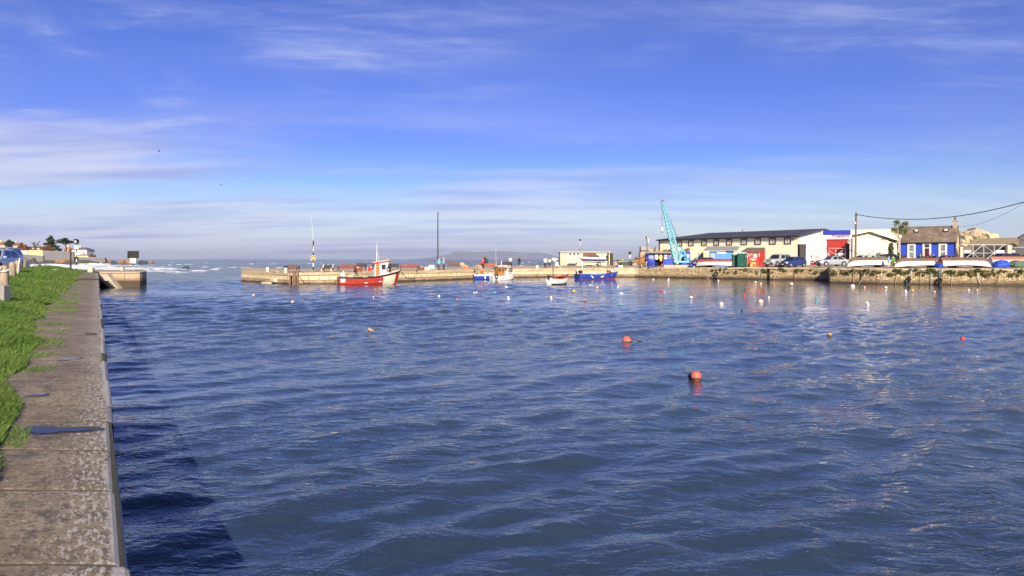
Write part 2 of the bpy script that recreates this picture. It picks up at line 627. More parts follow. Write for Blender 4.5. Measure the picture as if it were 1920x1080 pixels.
# ------------------------------------------------------------------ stone
def stone_mat(name, bw, bh, cols, mortar=(0.13, 0.10, 0.07), rubble=False, tide=0.38, grime=0.35, green=0.0):
    m, t, b = principled(name)
    uvn = nd(t, 'ShaderNodeUVMap')
    uv = uvn.outputs[0]
    sep = nd(t, 'ShaderNodeSeparateXYZ')
    t.links.new(uv, sep.inputs[0])
    wob = noise_n(t, uv, 1.3, 3, 0.6)
    add = nd(t, 'ShaderNodeVectorMath', operation='MULTIPLY_ADD')
    t.links.new(wob.outputs['Color'], add.inputs[0])
    add.inputs[1].default_value = (0.16, 0.10, 0) if rubble else (0.05, 0.03, 0)
    t.links.new(uv, add.inputs[2])
    v = add.outputs[0]
    if rubble:
        vm = mapping(t, v, (1 / bw, 1 / bh, 1))
        vo = nd(t, 'ShaderNodeTexVoronoi', feature='F1', voronoi_dimensions='2D')
        vo.inputs['Randomness'].default_value = 0.75
        ve = nd(t, 'ShaderNodeTexVoronoi', feature='DISTANCE_TO_EDGE', voronoi_dimensions='2D')
        ve.inputs['Randomness'].default_value = 0.75
        t.links.new(vm, vo.inputs['Vector'])
        t.links.new(vm, ve.inputs['Vector'])
        sp = nd(t, 'ShaderNodeSeparateColor')
        t.links.new(vo.outputs['Color'], sp.inputs[0])
        cell = sp.outputs[0]
        cell2 = sp.outputs[1]
        joint = mrange(t, ve.outputs['Distance'], 0.04, 0.17, 1, 0, True)
    else:
        br = nd(t, 'ShaderNodeTexBrick')
        br.offset = 0.5
        br.inputs['Color1'].default_value = (0, 0, 0, 1)
        br.inputs['Color2'].default_value = (1, 1, 1, 1)
        br.inputs['Mortar'].default_value = (0.5, 0.5, 0.5, 1)
        br.inputs['Scale'].default_value = 1.0
        br.inputs['Brick Width'].default_value = bw
        br.inputs['Row Height'].default_value = bh
        br.inputs['Mortar Size'].default_value = 0.035
        br.inputs['Mortar Smooth'].default_value = 0.3
        t.links.new(v, br.inputs['Vector'])
        sp = nd(t, 'ShaderNodeSeparateColor')
        t.links.new(br.outputs['Color'], sp.inputs[0])
        cell = sp.outputs[0]
        n9 = noise_n(t, mapping(t, v, (0.5 / bw, 0.9 / bh, 1)), 1.0, 2, 0.5)
        cell2 = n9.outputs[0]
        joint = br.outputs['Fac']
    c = mixc(t, cell, cols[0], cols[1])
    c = mixc(t, mrange(t, cell2, 0.35, 0.85, 0, 0.8), c, cols[2])
    fine = noise_n(t, uv, 6.0, 6, 0.7)
    c = mixc(t, 1.0, c, mixc(t, mrange(t, fine.outputs[0], 0.3, 0.7), (0.78, 0.78, 0.78), (1.15, 1.15, 1.15)), 'MULTIPLY')
    c = mixc(t, mth(t, 'MULTIPLY', joint, 0.85), c, mortar)
    # rusty streaks running down, weed and dark wet stone below the tide mark
    st = noise_n(t, mapping(t, uv, (1.6, 0.22, 1)), 1.0, 6, 0.7)
    c = mixc(t, mth(t, 'MULTIPLY', mrange(t, st.outputs[0], 0.52, 0.72, 0, 1, True), grime), c, (0.16, 0.10, 0.05))
    if green:
        gn = noise_n(t, mapping(t, uv, (0.5, 0.9, 1)), 1.0, 5, 0.65)
        gm = mth(t, 'MULTIPLY', mrange(t, gn.outputs[0], 0.52, 0.66, 0, 1, True), mrange(t, sep.outputs[1], 0.75, 1.3, 0, 1, True))
        c = mixc(t, mth(t, 'MULTIPLY', gm, green), c, (0.06, 0.08, 0.03))
    tn = noise_n(t, mapping(t, uv, (0.7, 1.5, 1)), 1.0, 5, 0.65)
    zt = mth(t, 'ADD', sep.outputs[1], mth(t, 'MULTIPLY', mth(t, 'SUBTRACT', tn.outputs[0], 0.5), 0.55))
    c = mixc(t, mrange(t, zt, tide + 0.25, tide + 0.02, 0, 0.65, True), c, (0.20, 0.11, 0.055))
    c = mixc(t, mrange(t, zt, tide - 0.09, tide - 0.21, 0, 0.92, True), c, (0.055, 0.042, 0.026))
    t.links.new(c, b.inputs['Base Color'])
    t.links.new(mrange(t, zt, 0.1, 0.4, 0.45, 0.88), b.inputs['Roughness'])
    bp = nd(t, 'ShaderNodeBump', inp={'Strength': 0.9, 'Distance': 0.05})
    hh = mth(t, 'SUBTRACT', mth(t, 'MULTIPLY', fine.outputs[0], 0.5), mth(t, 'MULTIPLY', joint, 1.0))
    t.links.new(hh, bp.inputs['Height'])
    t.links.new(bp.outputs[0], b.inputs['Normal'])
    return m


ASHLAR = stone_mat('pier_ashlar', 1.15, 0.52, [(0.70, 0.55, 0.31), (0.80, 0.67, 0.42), (0.62, 0.46, 0.25)], grime=0.30)
RUBBLE = stone_mat('quay_rubble', 1.15, 0.60, [(0.46, 0.32, 0.16), (0.90, 0.76, 0.48), (0.36, 0.23, 0.11)], mortar=(0.095, 0.07, 0.042), rubble=True, grime=0.3, green=0.55)
CONC_OLD = stone_mat('old_quay_concrete', 2.6, 0.75, [(0.44, 0.35, 0.23), (0.52, 0.43, 0.29), (0.38, 0.30, 0.20)], mortar=(0.17, 0.13, 0.09), tide=0.85, grime=0.35)
FIELD = stone_mat('field_stone', 0.45, 0.28, [(0.40, 0.33, 0.22), (0.55, 0.46, 0.31), (0.30, 0.24, 0.16)], mortar=(0.15, 0.12, 0.08), rubble=True, tide=-9, grime=0.2)
GREYWALL = stone_mat('grey_sea_wall', 1.3, 0.8, [(0.27, 0.27, 0.30), (0.34, 0.335, 0.36), (0.20, 0.20, 0.22)], mortar=(0.08, 0.075, 0.07), rubble=True, tide=-9, grime=0.45)
M('coping', (0.50, 0.39, 0.25), 0.85, var=0.22, scale=1.2, dirt=0.4)
M('deck', (0.47, 0.36, 0.24), 0.9, var=0.25, scale=0.5, dirt=0.45, dirtcol=(0.16, 0.11, 0.07), bump=0.3)
M('quay_yard', (0.40, 0.34, 0.26), 0.9, var=0.22, scale=0.25, dirt=0.4, dirtcol=(0.15, 0.12, 0.09), bump=0.3)


def wall_strip(pts, z0, name, mat, parent=None, s0=0.0):
    """vertical wall under a plan polyline of (X, Y, ztop); uv in metres (run, height)"""
    mb, uv = MB(), []
    s = s0
    prev = None
    rows = []
    for p in pts:
        if prev is not None:
            s += math.hypot(p[0] - prev[0], p[1] - prev[1])
        prev = p
        col = []
        for k in range(5):
            z = z0 + (p[2] - z0) * k / 4
            col.append((p[0], p[1], z))
            uv.append((s, z))
        rows.append(col)
    mb.grid(rows)
    return mb.build(name, mat, parent, fix=False, uv=uv)


def ray_off(p, d):
    """a point moved d metres straight back from the harbour"""
    k = 1 + d / math.hypot(p[0], p[1])
    return (p[0] * k, p[1] * k)


def quay_line(px0, px1, recess=(), step=5.0):
    xs = set(np.arange(px0, px1 + 0.01, step).tolist()) | {px1} | {f[0] for f in FRONT if px0 < f[0] < px1}
    out = []
    for a, b in recess:
        xs = {x for x in xs if not (a - 0.3 <= x <= b + 0.3)}
        xs |= {a, b}
    ra = {a for a, b in recess}
    rb = {b for a, b in recess}
    for x in sorted(xs):
        Y, z = front(x)
        p = (G(x, Y).x, Y)
        q = ray_off(p, 0.8)
        if x in ra:
            out += [(p[0], p[1], z), (q[0], q[1], z)]
        elif x in rb:
            out += [(q[0], q[1], z), (p[0], p[1], z)]
        else:
            out.append((p[0], p[1], z))
    return out


def coping_strip(px0, px1, name, parent, h=0.24, w=0.7, mat='coping'):
    mb = MB()
    sec = []
    for x in np.arange(px0, px1 + .01, 4.0):
        Y, z = front(x)
        p = (G(x, Y).x, Y)
        k_ = int(x // 9)
        jz, jo = (math.sin(k_ * 12.9898) * 43758.5453) % 1.0, (math.sin(k_ * 78.233) * 12543.123) % 1.0
        z += (jz - .6) * .075
        a, b = ray_off(p, -0.02 - jo * .09), ray_off(p, w)
        sec.append([(a[0], a[1], z - h), (a[0], a[1], z + 0.004 - 0.03), (ray_off(p, .01)[0], ray_off(p, .01)[1], z + 0.012), (b[0], b[1], z + 0.012), (b[0], b[1], z - h)])
    mb.grid([list(r) for r in zip(*sec)])
    return mb.build(name, MATS[mat], parent, fix=False)


def deck_mesh(px0, px1, offs, name, mat, parent=None, skirt=True):
    mb = MB()
    rows = []
    xs = list(np.arange(px0, px1 + .01, 8.0))
    for d in offs:
        r = []
        for x in xs:
            Yf, zf = front(x)
            p = ray_off((G(x, Yf).x, Yf), d)
            r.append((p[0], p[1], deckz(x, p[1])))
        rows.append(r)
    if skirt:
        rows.append([(p[0], p[1], -1.0) for p in rows[-1]])
    mb.grid(rows)
    return mb.build(name, mat, parent, fix=False)


SPLIT = 1196
pier = thing('stone_pier', 'long pale stone pier across the harbour mouth carrying the benches and the tall dark mast', 'pier')
wall_strip([(quay_line(453, 453)[0][0] + 1.0, 104, 1.4)] + quay_line(453, SPLIT, [(544.5, 548.5), (553.6, 557.0)]), -1.0, 'wall', ASHLAR, pier)
coping_strip(453, SPLIT, 'coping', pier)
deck_mesh(453, 1100, [0.3, 1.5, 4, 8, 14], 'deck', MATS['deck'], pier)
qw = thing('quay_wall', 'rough rubble harbour wall with weeds and hanging ropes below the cars and the upturned boats', 'quay wall')
wall_strip(quay_line(SPLIT, 2190, [(1437.3, 1443.5), (1611.5, 1613.8)]), -1.0, 'wall', RUBBLE, qw, s0=3.3)
coping_strip(SPLIT, 2190, 'coping', qw, h=0.20)
yard = deck_mesh(1096, 2190, [0.3, 2, 5, 9, 18, 30, 60, 110, 190], 'quay_yard', MATS['quay_yard'], skirt=True)
tag(yard, kind='structure')

# ------------------------------------------------------------------ the near quay on the left
QS, QA, QZ = -0.5988, 0.166, 1.40         # plan slope of the quay edge, its offset, height


def Q(a, Y, z=QZ):
    return Vector((QS * Y + a, Y, z))


def path_mat():
    m, t, b = principled('quay_slabs')
    uvn = nd(t, 'ShaderNodeUVMap')
    uv = uvn.outputs[0]
    sep = nd(t, 'ShaderNodeSeparateXYZ')
    t.links.new(uv, sep.inputs[0])
    big = noise_n(t, uv, 0.9, 4, 0.6)
    c = mixc(t, mrange(t, big.outputs[0], 0.35, 0.65), (0.185, 0.142, 0.092), (0.310, 0.248, 0.165))
    fine = noise_n(t, uv, 30, 5, 0.8)
    c = mixc(t, mrange(t, fine.outputs[0], 0.50, 0.62, 0, 0.85), c, (0.050, 0.036, 0.026))
    mot = noise_n(t, uv, 6.5, 5, 0.7)
    c = mixc(t, mrange(t, mot.outputs[0], 0.48, 0.66, 0, 0.6, True), c, (0.095, 0.075, 0.058))
    grit = noise_n(t, uv, 13, 3, 0.7)
    c = mixc(t, mrange(t, grit.outputs[0], 0.53, 0.64, 0, 0.6), c, (0.075, 0.055, 0.038))
    pale = noise_n(t, uv, 17, 4, 0.7)
    c = mixc(t, mrange(t, pale.outputs[0], 0.56, 0.66, 0, 0.6), c, (0.50, 0.44, 0.36))
    moss = noise_n(t, uv, 2.3, 5, 0.65)
    c = mixc(t, mrange(t, moss.outputs[0], 0.53, 0.68, 0, 0.75, True), c, (0.070, 0.068, 0.040))
    # gull droppings and lichen thicken towards the edge
    gu = noise_n(t, mapping(t, uv, (30, 13, 1)), 1.0, 5, 0.65)
    edge = mrange(t, sep.outputs[0], -0.65, 0.02, 0.0, 1.0, True)
    gm = mth(t, 'MULTIPLY', mrange(t, mth(t, 'ADD', gu.outputs[0], mth(t, 'MULTIPLY', edge, 0.15)), 0.66, 0.71, 0, 1, True), edge)
    c = mixc(t, mth(t, 'MULTIPLY', gm, 0.75), c, (0.48, 0.46, 0.42))
    worn = noise_n(t, mapping(t, uv, (2.0, 0.8, 1)), 1.0, 4, 0.6)
    lip = mrange(t, mth(t, 'ADD', sep.outputs[0], mth(t, 'MULTIPLY', mth(t, 'SUBTRACT', worn.outputs[0], 0.5), 0.34)), 0.055, 0.105, 0, 0.85, True)
    c = mixc(t, lip, c, (0.40, 0.385, 0.36))
    t.links.new(c, b.inputs['Base Color'])
    b.inputs['Roughness'].default_value = 0.8
    bp = nd(t, 'ShaderNodeBump', inp={'Strength': 0.8, 'Distance': 0.012})
    hh = mth(t, 'ADD', fine.outputs[0], mth(t, 'MULTIPLY', big.outputs[0], 1.5))
    t.links.new(hh, bp.inputs['Height'])
    t.links.new(bp.outputs[0], b.inputs['Normal'])
    return m


def build_path():
    mat = path_mat()
    mb, uv = MB(), []
    Y = 1.6
    i = 0
    joints = [1.6, 2.5, 3.4, 4.5, 5.45, 6.42, 7.12, 8.6, 10.25, 11.1, 12.9]
    while joints[-1] < 70:
        joints.append(joints[-1] + rng.uniform(0.9, 1.7))
    for y0, y1 in zip(joints, joints[1:]):
        lift = 0.13 if y0 > 48.5 else 0.0
        dz = rng.uniform(-0.002, 0.005) + lift
        tl = rng.uniform(-0.004, 0.004)
        g = 0.011
        sk = rng.uniform(-0.03, 0.03)
        qa = QA - abs(rng.gauss(0, 0.014))
        ch = rng.uniform(0.6, 1.7)
        prof = [(qa, -1.0), (qa, QZ - 0.06 * ch), (qa - 0.012 * ch, QZ - 0.025 * ch), (qa - 0.05 * ch, QZ - 0.003), (qa - 0.14, QZ)]
        prof += [(a, QZ + 0.004 * math.sin(a * 5 + y0)) for a in np.arange(QA - 0.35, -2.7, -0.3)] + [(-2.8, QZ - 0.15)]
        rows = []
        for yy in (y0 + g, y0 + g + 0.02, (y0 + y1) / 2, y1 - g - 0.02, y1 - g):
            r = []
            dr = -0.004 if yy in (y0 + g, y1 - g) else 0.0
            for (a, z) in prof:
                ys = yy + sk * (a - QA) * 0.3
                p = Q(a, ys, (z + dz + tl * a + dr) if z > 1.0 else z)
                r.append(p)
                uv.append((a, ys))
            rows.append(r)
        mb.grid(rows)
        n = len(prof)
        # ends of the slab
        for rr in (rows[0], rows[-1]):
            o = len(mb.v)
            mb.add(list(rr[1:]) + [Vector((p.x, p.y, 1.25)) for p in rr[1:]], [(k, k + 1, n - 1 + k + 1, n - 1 + k) for k in range(n - 2)], 1)
            uv += [(-1.0 + 0.0 * q, yy) for q in range(2 * (n - 1))]
    o = mb.build('quay_path', [mat, M('path_bed', (0.05, 0.045, 0.03), 0.95)], fix=True, uv=uv)
    tag(o, kind='structure')
    base = MB()
    base.box((0, 0, 0), (0.01, 0.01, 0.01))
    b2 = MB()
    b2.quad(Q(QA - 0.03, 1.2, 1.386), Q(QA - 0.03, 72, 1.386), Q(-3, 72, 1.386), Q(-3, 1.2, 1.386))
    o = b2.build('path_bed_ground', M('path_bed', (0.05, 0.045, 0.03), 0.95), fix=False)
    tag(o, kind='structure')


build_path()


def bank_z(a, Y):
    lowr = min(1, max(0.12, (Y - 5) / 12))
    e = -0.80 - 0.72 * min(1, max(0, (Y - 6.5) / 12)) - 0.10 * math.sin(Y * 0.9) - 0.08 * math.sin(Y * 2.3 + 1)
    t = min(1, max(0, (e - a) / 4.4))
    lift = 0.13 * min(1, max(0, (Y - 46) / 4))
    return QZ + lift * (1 - t) + 0.65 * lowr * (t * t * (3 - 2 * t)) ** 0.8 - (0.05 if a > e else 0), e


def build_bank():
    mb = MB()
    rows = []
    Ys = list(np.arange(2, 30, 0.6)) + list(np.arange(30, 80.1, 2.0))
    As = list(np.arange(-0.6, -6.4, -0.28))
    for Y in Ys:
        r = []
        for a in As:
            z, e = bank_z(a, Y)
            r.append(Q(a, Y, z + 0.035 * mnoise.noise(Vector((a * 1.7, Y * 1.2, 0))) - (0.06 if a > e else 0)))
        rows.append(r)
    mb.grid(rows)
    o = mb.build('grass_bank_ground', M('bank_soil', (0.075, 0.085, 0.030), 0.95, var=0.4, scale=2.0), smooth=180, fix=False)
    tag(o, kind='structure')
    rd = MB()
    rows = [[Q(a, Y, 1.39 + 0.655 * min(1, max(0.12, (Y - 5) / 12)) + 0.02 * math.sin(Y * .4)) for a in (-6.3, -9, -14, -25, -60, -140)] for Y in (-4, 2.5, 5, 8, 11, 14, 17, 20, 30, 40, 50, 60, 70, 80)]
    rd.grid(rows)
    tag(rd.build('road', M('road_asphalt', (0.10, 0.095, 0.09), 0.9, var=0.25, scale=0.8, bump=0.3), fix=False), kind='structure')
    # the end of the land towards the bay
    en = MB()
    en.grid([[Q(a, 80, 2.05) for a in (-6.3, -30, -140)], [Q(a, 84, -1) for a in (-6.3, -30, -140)]])
    en.grid([[Q(a, 80, bank_z(a, 80)[0]) for a in (0.16, -1, -3, -6.3)], [Q(a, 83, -1) for a in (0.16, -1, -3, -6.3)]])
    tag(en.build('shore_ground', M('shore', (0.12, 0.10, 0.075), 0.95, var=0.4, scale=0.6, bump=0.5), fix=False), kind='structure')


build_bank()


def grass_mat():
    m, t, b = principled('grass_blades')
    geo = nd(t, 'ShaderNodeNewGeometry')
    n = noise_n(t, mapping(t, geo.outputs['Position'], (0.8, 0.8, 0.8)), 1.0, 4, 0.6)
    n2 = noise_n(t, geo.outputs['Position'], 19.0, 2, 0.5)
    c = mixc(t, mrange(t, n.outputs[0], 0.35, 0.65), (0.078, 0.190, 0.030), (0.165, 0.265, 0.048))
    c = mixc(t, mrange(t, n2.outputs[0], 0.52, 0.68, 0, 0.6), c, (0.36, 0.32, 0.12))
    n3 = noise_n(t, mapping(t, geo.outputs['Position'], (0.35, 0.35, 0.35), (4, 2, 0)), 1.0, 5, 0.7)
    c = mixc(t, mrange(t, n3.outputs[0], 0.52, 0.70, 0, 0.4, True), c, (0.190, 0.180, 0.060))
    t.links.new(c, b.inputs['Base Color'])
    b.inputs['Roughness'].default_value = 0.55
    b.inputs['Specular IOR Level'].default_value = 0.25
    tr = nd(t, 'ShaderNodeBsdfTranslucent')
    t.links.new(c, tr.inputs[0])
    mx = nd(t, 'ShaderNodeMixShader')
    mx.inputs[0].default_value = 0.3
    t.links.new(b.outputs[0], mx.inputs[1])
    t.links.new(tr.outputs[0], mx.inputs[2])
    t.links.new(mx.outputs[0], t.nodes['Material Output'].inputs[0])
    return m


def build_grass():
    V, Fc = [], []
    n = 0
    def blade(p, h, w, lean, az):
        c, s = math.cos(az), math.sin(az)
        o = len(V)
        b = rng.uniform(0, PI)
        wx, wy = math.cos(b) * w, math.sin(b) * w
        mx_, my_ = c * lean * 0.35, s * lean * 0.35
        V.extend([(p.x - wx, p.y - wy, p.z - .02), (p.x + wx, p.y + wy, p.z - .02), (p.x + mx_ + wx * .7, p.y + my_ + wy * .7, p.z + h * .6),
                  (p.x + mx_ - wx * .7, p.y + my_ - wy * .7, p.z + h * .6), (p.x + c * lean, p.y + s * lean, p.z + h)])
        Fc.extend([(o, o + 1, o + 2, o + 3), (o + 3, o + 2, o + 4)])
    while n < 165000:
        u = rng.random()
        Y = 4.6 * (82 / 4.6) ** (u ** 0.85)
        amin = max(-6.2, -0.155 * Y - 0.6)
        a = rng.uniform(amin, 0.0 if Y > 48 else -0.6)
        n += 1
        z, e = bank_z(a, Y)
        inside = e - a
        tuft = mnoise.noise(Vector((a * 1.1, Y * 0.9, 3)))
        if Y > 72 and a > -6:
            inside = max(inside, 0.25)
        if inside < 0.02:
            # straggling tufts that creep over the slabs in broken tongues
            if Y < 5 or Y > 46 or inside < -0.9:
                continue
            g = mnoise.noise(Vector((a * 0.6, Y * 1.5, 9)))
            if g < -0.02 + max(0, -inside) * 0.35:
                continue
            h = rng.uniform(0.03, 0.10)
        else:
            if tuft < -0.28 and rng.random() < 0.6:
                continue
            h = rng.uniform(0.09, 0.20) * (0.75 + 0.7 * (tuft + 0.35)) * min(1, 0.35 + inside * 1.2)
            if Y > 72:
                h *= 0.7
        p = Q(a, Y, z)
        w = 0.0035 + 0.00042 * Y
        blade(p, h, w, h * rng.uniform(0.15, 0.9), rng.gauss(0.3, 0.9))
    me = bpy.data.meshes.new('grass')
    me.from_pydata(V, [], Fc)
    me.materials.append(grass_mat())
    o = bpy.data.objects.new('grass', me)
    COL.objects.link(o)
    tag(o, kind='stuff')


build_grass()

# puddles on the slabs
def puddle(px, py, w, d, seed):
    Y = (HC - QZ) * F / (py - HZ)
    c = G(px, Y, QZ + 0.011)
    r = random.Random(seed)
    k = 44
    ph = [r.uniform(0, 6.28) for _ in range(4)]
    pts = []
    for i in range(k):
        a = 2 * PI * i / k
        q = 1 + .22 * math.sin(2 * a + ph[0]) + .16 * math.sin(3 * a + ph[1]) + .10 * math.sin(5 * a + ph[2]) + .07 * math.sin(11 * a + ph[3]) + r.uniform(-.05, .05)
        pts.append((c.x + math.cos(a) * w / 2 * q, c.y + math.sin(a) * d / 2 * q, c.z))
    mb = MB()
    mb.add(pts, [tuple(range(k))])
    m = MATS.get('puddle')
    if not m:
        m, t, b = principled('puddle')
        b.inputs['Base Color'].default_value = (0.035, 0.03, 0.026, 1)
        b.inputs['Roughness'].default_value = 0.04
        b.inputs['IOR'].default_value = 1.15
        MATS['puddle'] = m
    tag(mb.build('puddle_water', m, fix=False), kind='structure')
    dm = MB()
    dm.add([(c.x + (p[0] - c.x) * (1.22 + .3 * r.random()), c.y + (p[1] - c.y) * (1.25 + .35 * r.random()), c.z - .004) for p in pts], [tuple(range(k))])
    tag(dm.build('damp_ground', M('damp_stone', (.05, .04, .032), .45, var=.4, scale=20), fix=False), kind='structure')


for a in [(129, 674, .22, .22, 1), (72, 742, .14, .14, 3), (98, 808, .50, .24, 4)]:
    puddle(*a)

# pierhead at the end of the near quay, with its sloping parapet and steps
ph = thing('stone_pierhead', 'rounded low stone pierhead past the near quay, carrying the black signboard', 'pierhead')
pts = [(G(186, 70).x, 70.0, 1.62)]
for px, Y in ((225, 70), (262, 70), (267, 70.5), (270.5, 71.3), (273, 72.6), (274.6, 74.5), (275, 77), (272, 81), (266, 84), (150, 84)):
    pts.append((G(px, Y).x, Y, 1.62))
wall_strip(pts, -1.0, 'wall', CONC_OLD, ph)
mb = MB()
mb.add([(p[0], p[1], 1.624) for p in pts], [tuple(range(len(pts)))])
mb.build('deck', M('pierhead_deck', (0.40, 0.32, 0.22), 0.9, var=0.2, scale=0.7), ph, fix=False)
st = MB()
poly = [(185, 513.4), (199.6, 512.9), (227, 547.0), (209, 547.0), (190.2, 524.2), (185, 524.2)]
st.prism(poly, lambda u, v: P(u, v, 69.2), lambda u, v: Vector((P(u, v, 69.2).x, 69.95, P(u, v, 69.2).z)))
st.build('parapet', M('parapet_concrete', (0.42, 0.36, 0.28), 0.85, var=0.2, scale=0.9, dirt=0.3), ph)
sp = MB()
for k in range(7):
    zt = 0.75 - k * 0.2
    x0 = P(184, 500, 69).x + k * 0.2
    sp.box((x0 + 0.5, 68.7, (zt - 1.2) / 2), (1.0, 0.9, zt + 1.2))
sp.build('steps', M('wet_steps', (0.10, 0.085, 0.065), 0.8, var=0.3), ph)

# ------------------------------------------------------------------ far land
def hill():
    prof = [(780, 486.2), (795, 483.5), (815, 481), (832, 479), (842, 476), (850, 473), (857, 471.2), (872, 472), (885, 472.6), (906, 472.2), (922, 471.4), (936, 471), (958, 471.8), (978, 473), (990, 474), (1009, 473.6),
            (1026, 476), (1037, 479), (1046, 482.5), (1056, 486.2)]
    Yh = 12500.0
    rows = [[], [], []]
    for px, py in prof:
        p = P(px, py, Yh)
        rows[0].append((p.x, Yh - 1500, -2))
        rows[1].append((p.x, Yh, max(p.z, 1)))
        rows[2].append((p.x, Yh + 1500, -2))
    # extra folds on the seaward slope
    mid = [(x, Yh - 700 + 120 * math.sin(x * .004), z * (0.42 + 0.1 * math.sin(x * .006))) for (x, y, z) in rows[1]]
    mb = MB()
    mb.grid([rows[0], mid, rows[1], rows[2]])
    tag(mb.build('hills', M('hazed_hill', (0.26, 0.27, 0.34), 0.95, var=0.15, scale=0.002), smooth=180, fix=False), kind='structure')  # pale bluish tone paints distance haze into the hill colour, besides the air volume


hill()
hb = MB()
rows = []
for Y, z in ((405, -0.5), (425, 0.8), (440, 2.2), (470, 3.2), (520, 5.0), (700, 9.0), (900, -1)):
    rows.append([(G(px, Y).x, Y, z * (1 if px < 170 else 0.35) * (0.0 if px > 203 else 1) - (0.8 if px > 203 else 0)) for px in (-260, -120, -40, 20, 60, 100, 140, 165, 188, 200, 206)])
hb.grid(rows)
tag(hb.build('headland_terrain', M('headland_earth', (0.13, 0.11, 0.07), 0.95, var=0.35, scale=0.06, bump=0.5), smooth=180, fix=False), kind='structure')

# ------------------------------------------------------------------ common paints
M('white_paint', (0.78, 0.77, 0.72), 0.5, var=0.06, dirt=0.22, dirtcol=(0.42, 0.36, 0.26))
M('cream_paint', (0.74, 0.68, 0.52), 0.6, var=0.07, dirt=0.15)
M('red_paint', (0.46, 0.035, 0.025), 0.5, var=0.2, dirt=0.45, dirtcol=(0.34, 0.09, 0.06))
M('blue_paint', (0.022, 0.060, 0.38), 0.5, var=0.2, dirt=0.4, dirtcol=(0.06, 0.10, 0.26))
M('black_paint', (0.018, 0.018, 0.020), 0.5)
M('dark_glass', (0.02, 0.025, 0.03), 0.08, spec=0.8, var=0.05)
M('varnish_wood', (0.40, 0.16, 0.045), 0.5, var=0.3, scale=5)
M('brown_wood', (0.16, 0.085, 0.045), 0.75, var=0.3, scale=4)
M('dark_wood', (0.055, 0.035, 0.025), 0.8, var=0.3, scale=4)
M('red_wood', (0.26, 0.060, 0.035), 0.75, var=0.3, scale=4, dirt=0.2)
M('galv', (0.48, 0.49, 0.50), 0.45, metal=0.5, var=0.12)
M('pale_metal', (0.66, 0.67, 0.66), 0.45, metal=0.2, var=0.08)
M('rust', (0.20, 0.075, 0.03), 0.85, var=0.35, scale=6)
M('rubber', (0.016, 0.016, 0.017), 0.8, var=0.3)
M('rope_tan', (0.33, 0.26, 0.15), 0.9)
M('rope_blue', (0.06, 0.30, 0.36), 0.8)
M('rope_white', (0.62, 0.60, 0.54), 0.85)
M('pale_stone', (0.58, 0.52, 0.40), 0.85, var=0.15, dirt=0.2)
M('grey_stone', (0.33, 0.31, 0.28), 0.9, var=0.2, dirt=0.3)
M('orange_plastic', (0.75, 0.16, 0.03), 0.5)
M('tyre', (0.015, 0.015, 0.016), 0.85)
M('alloy', (0.55, 0.56, 0.58), 0.35, metal=0.7, var=0.05)
M('skin', (0.52, 0.30, 0.21), 0.6, var=0.06)


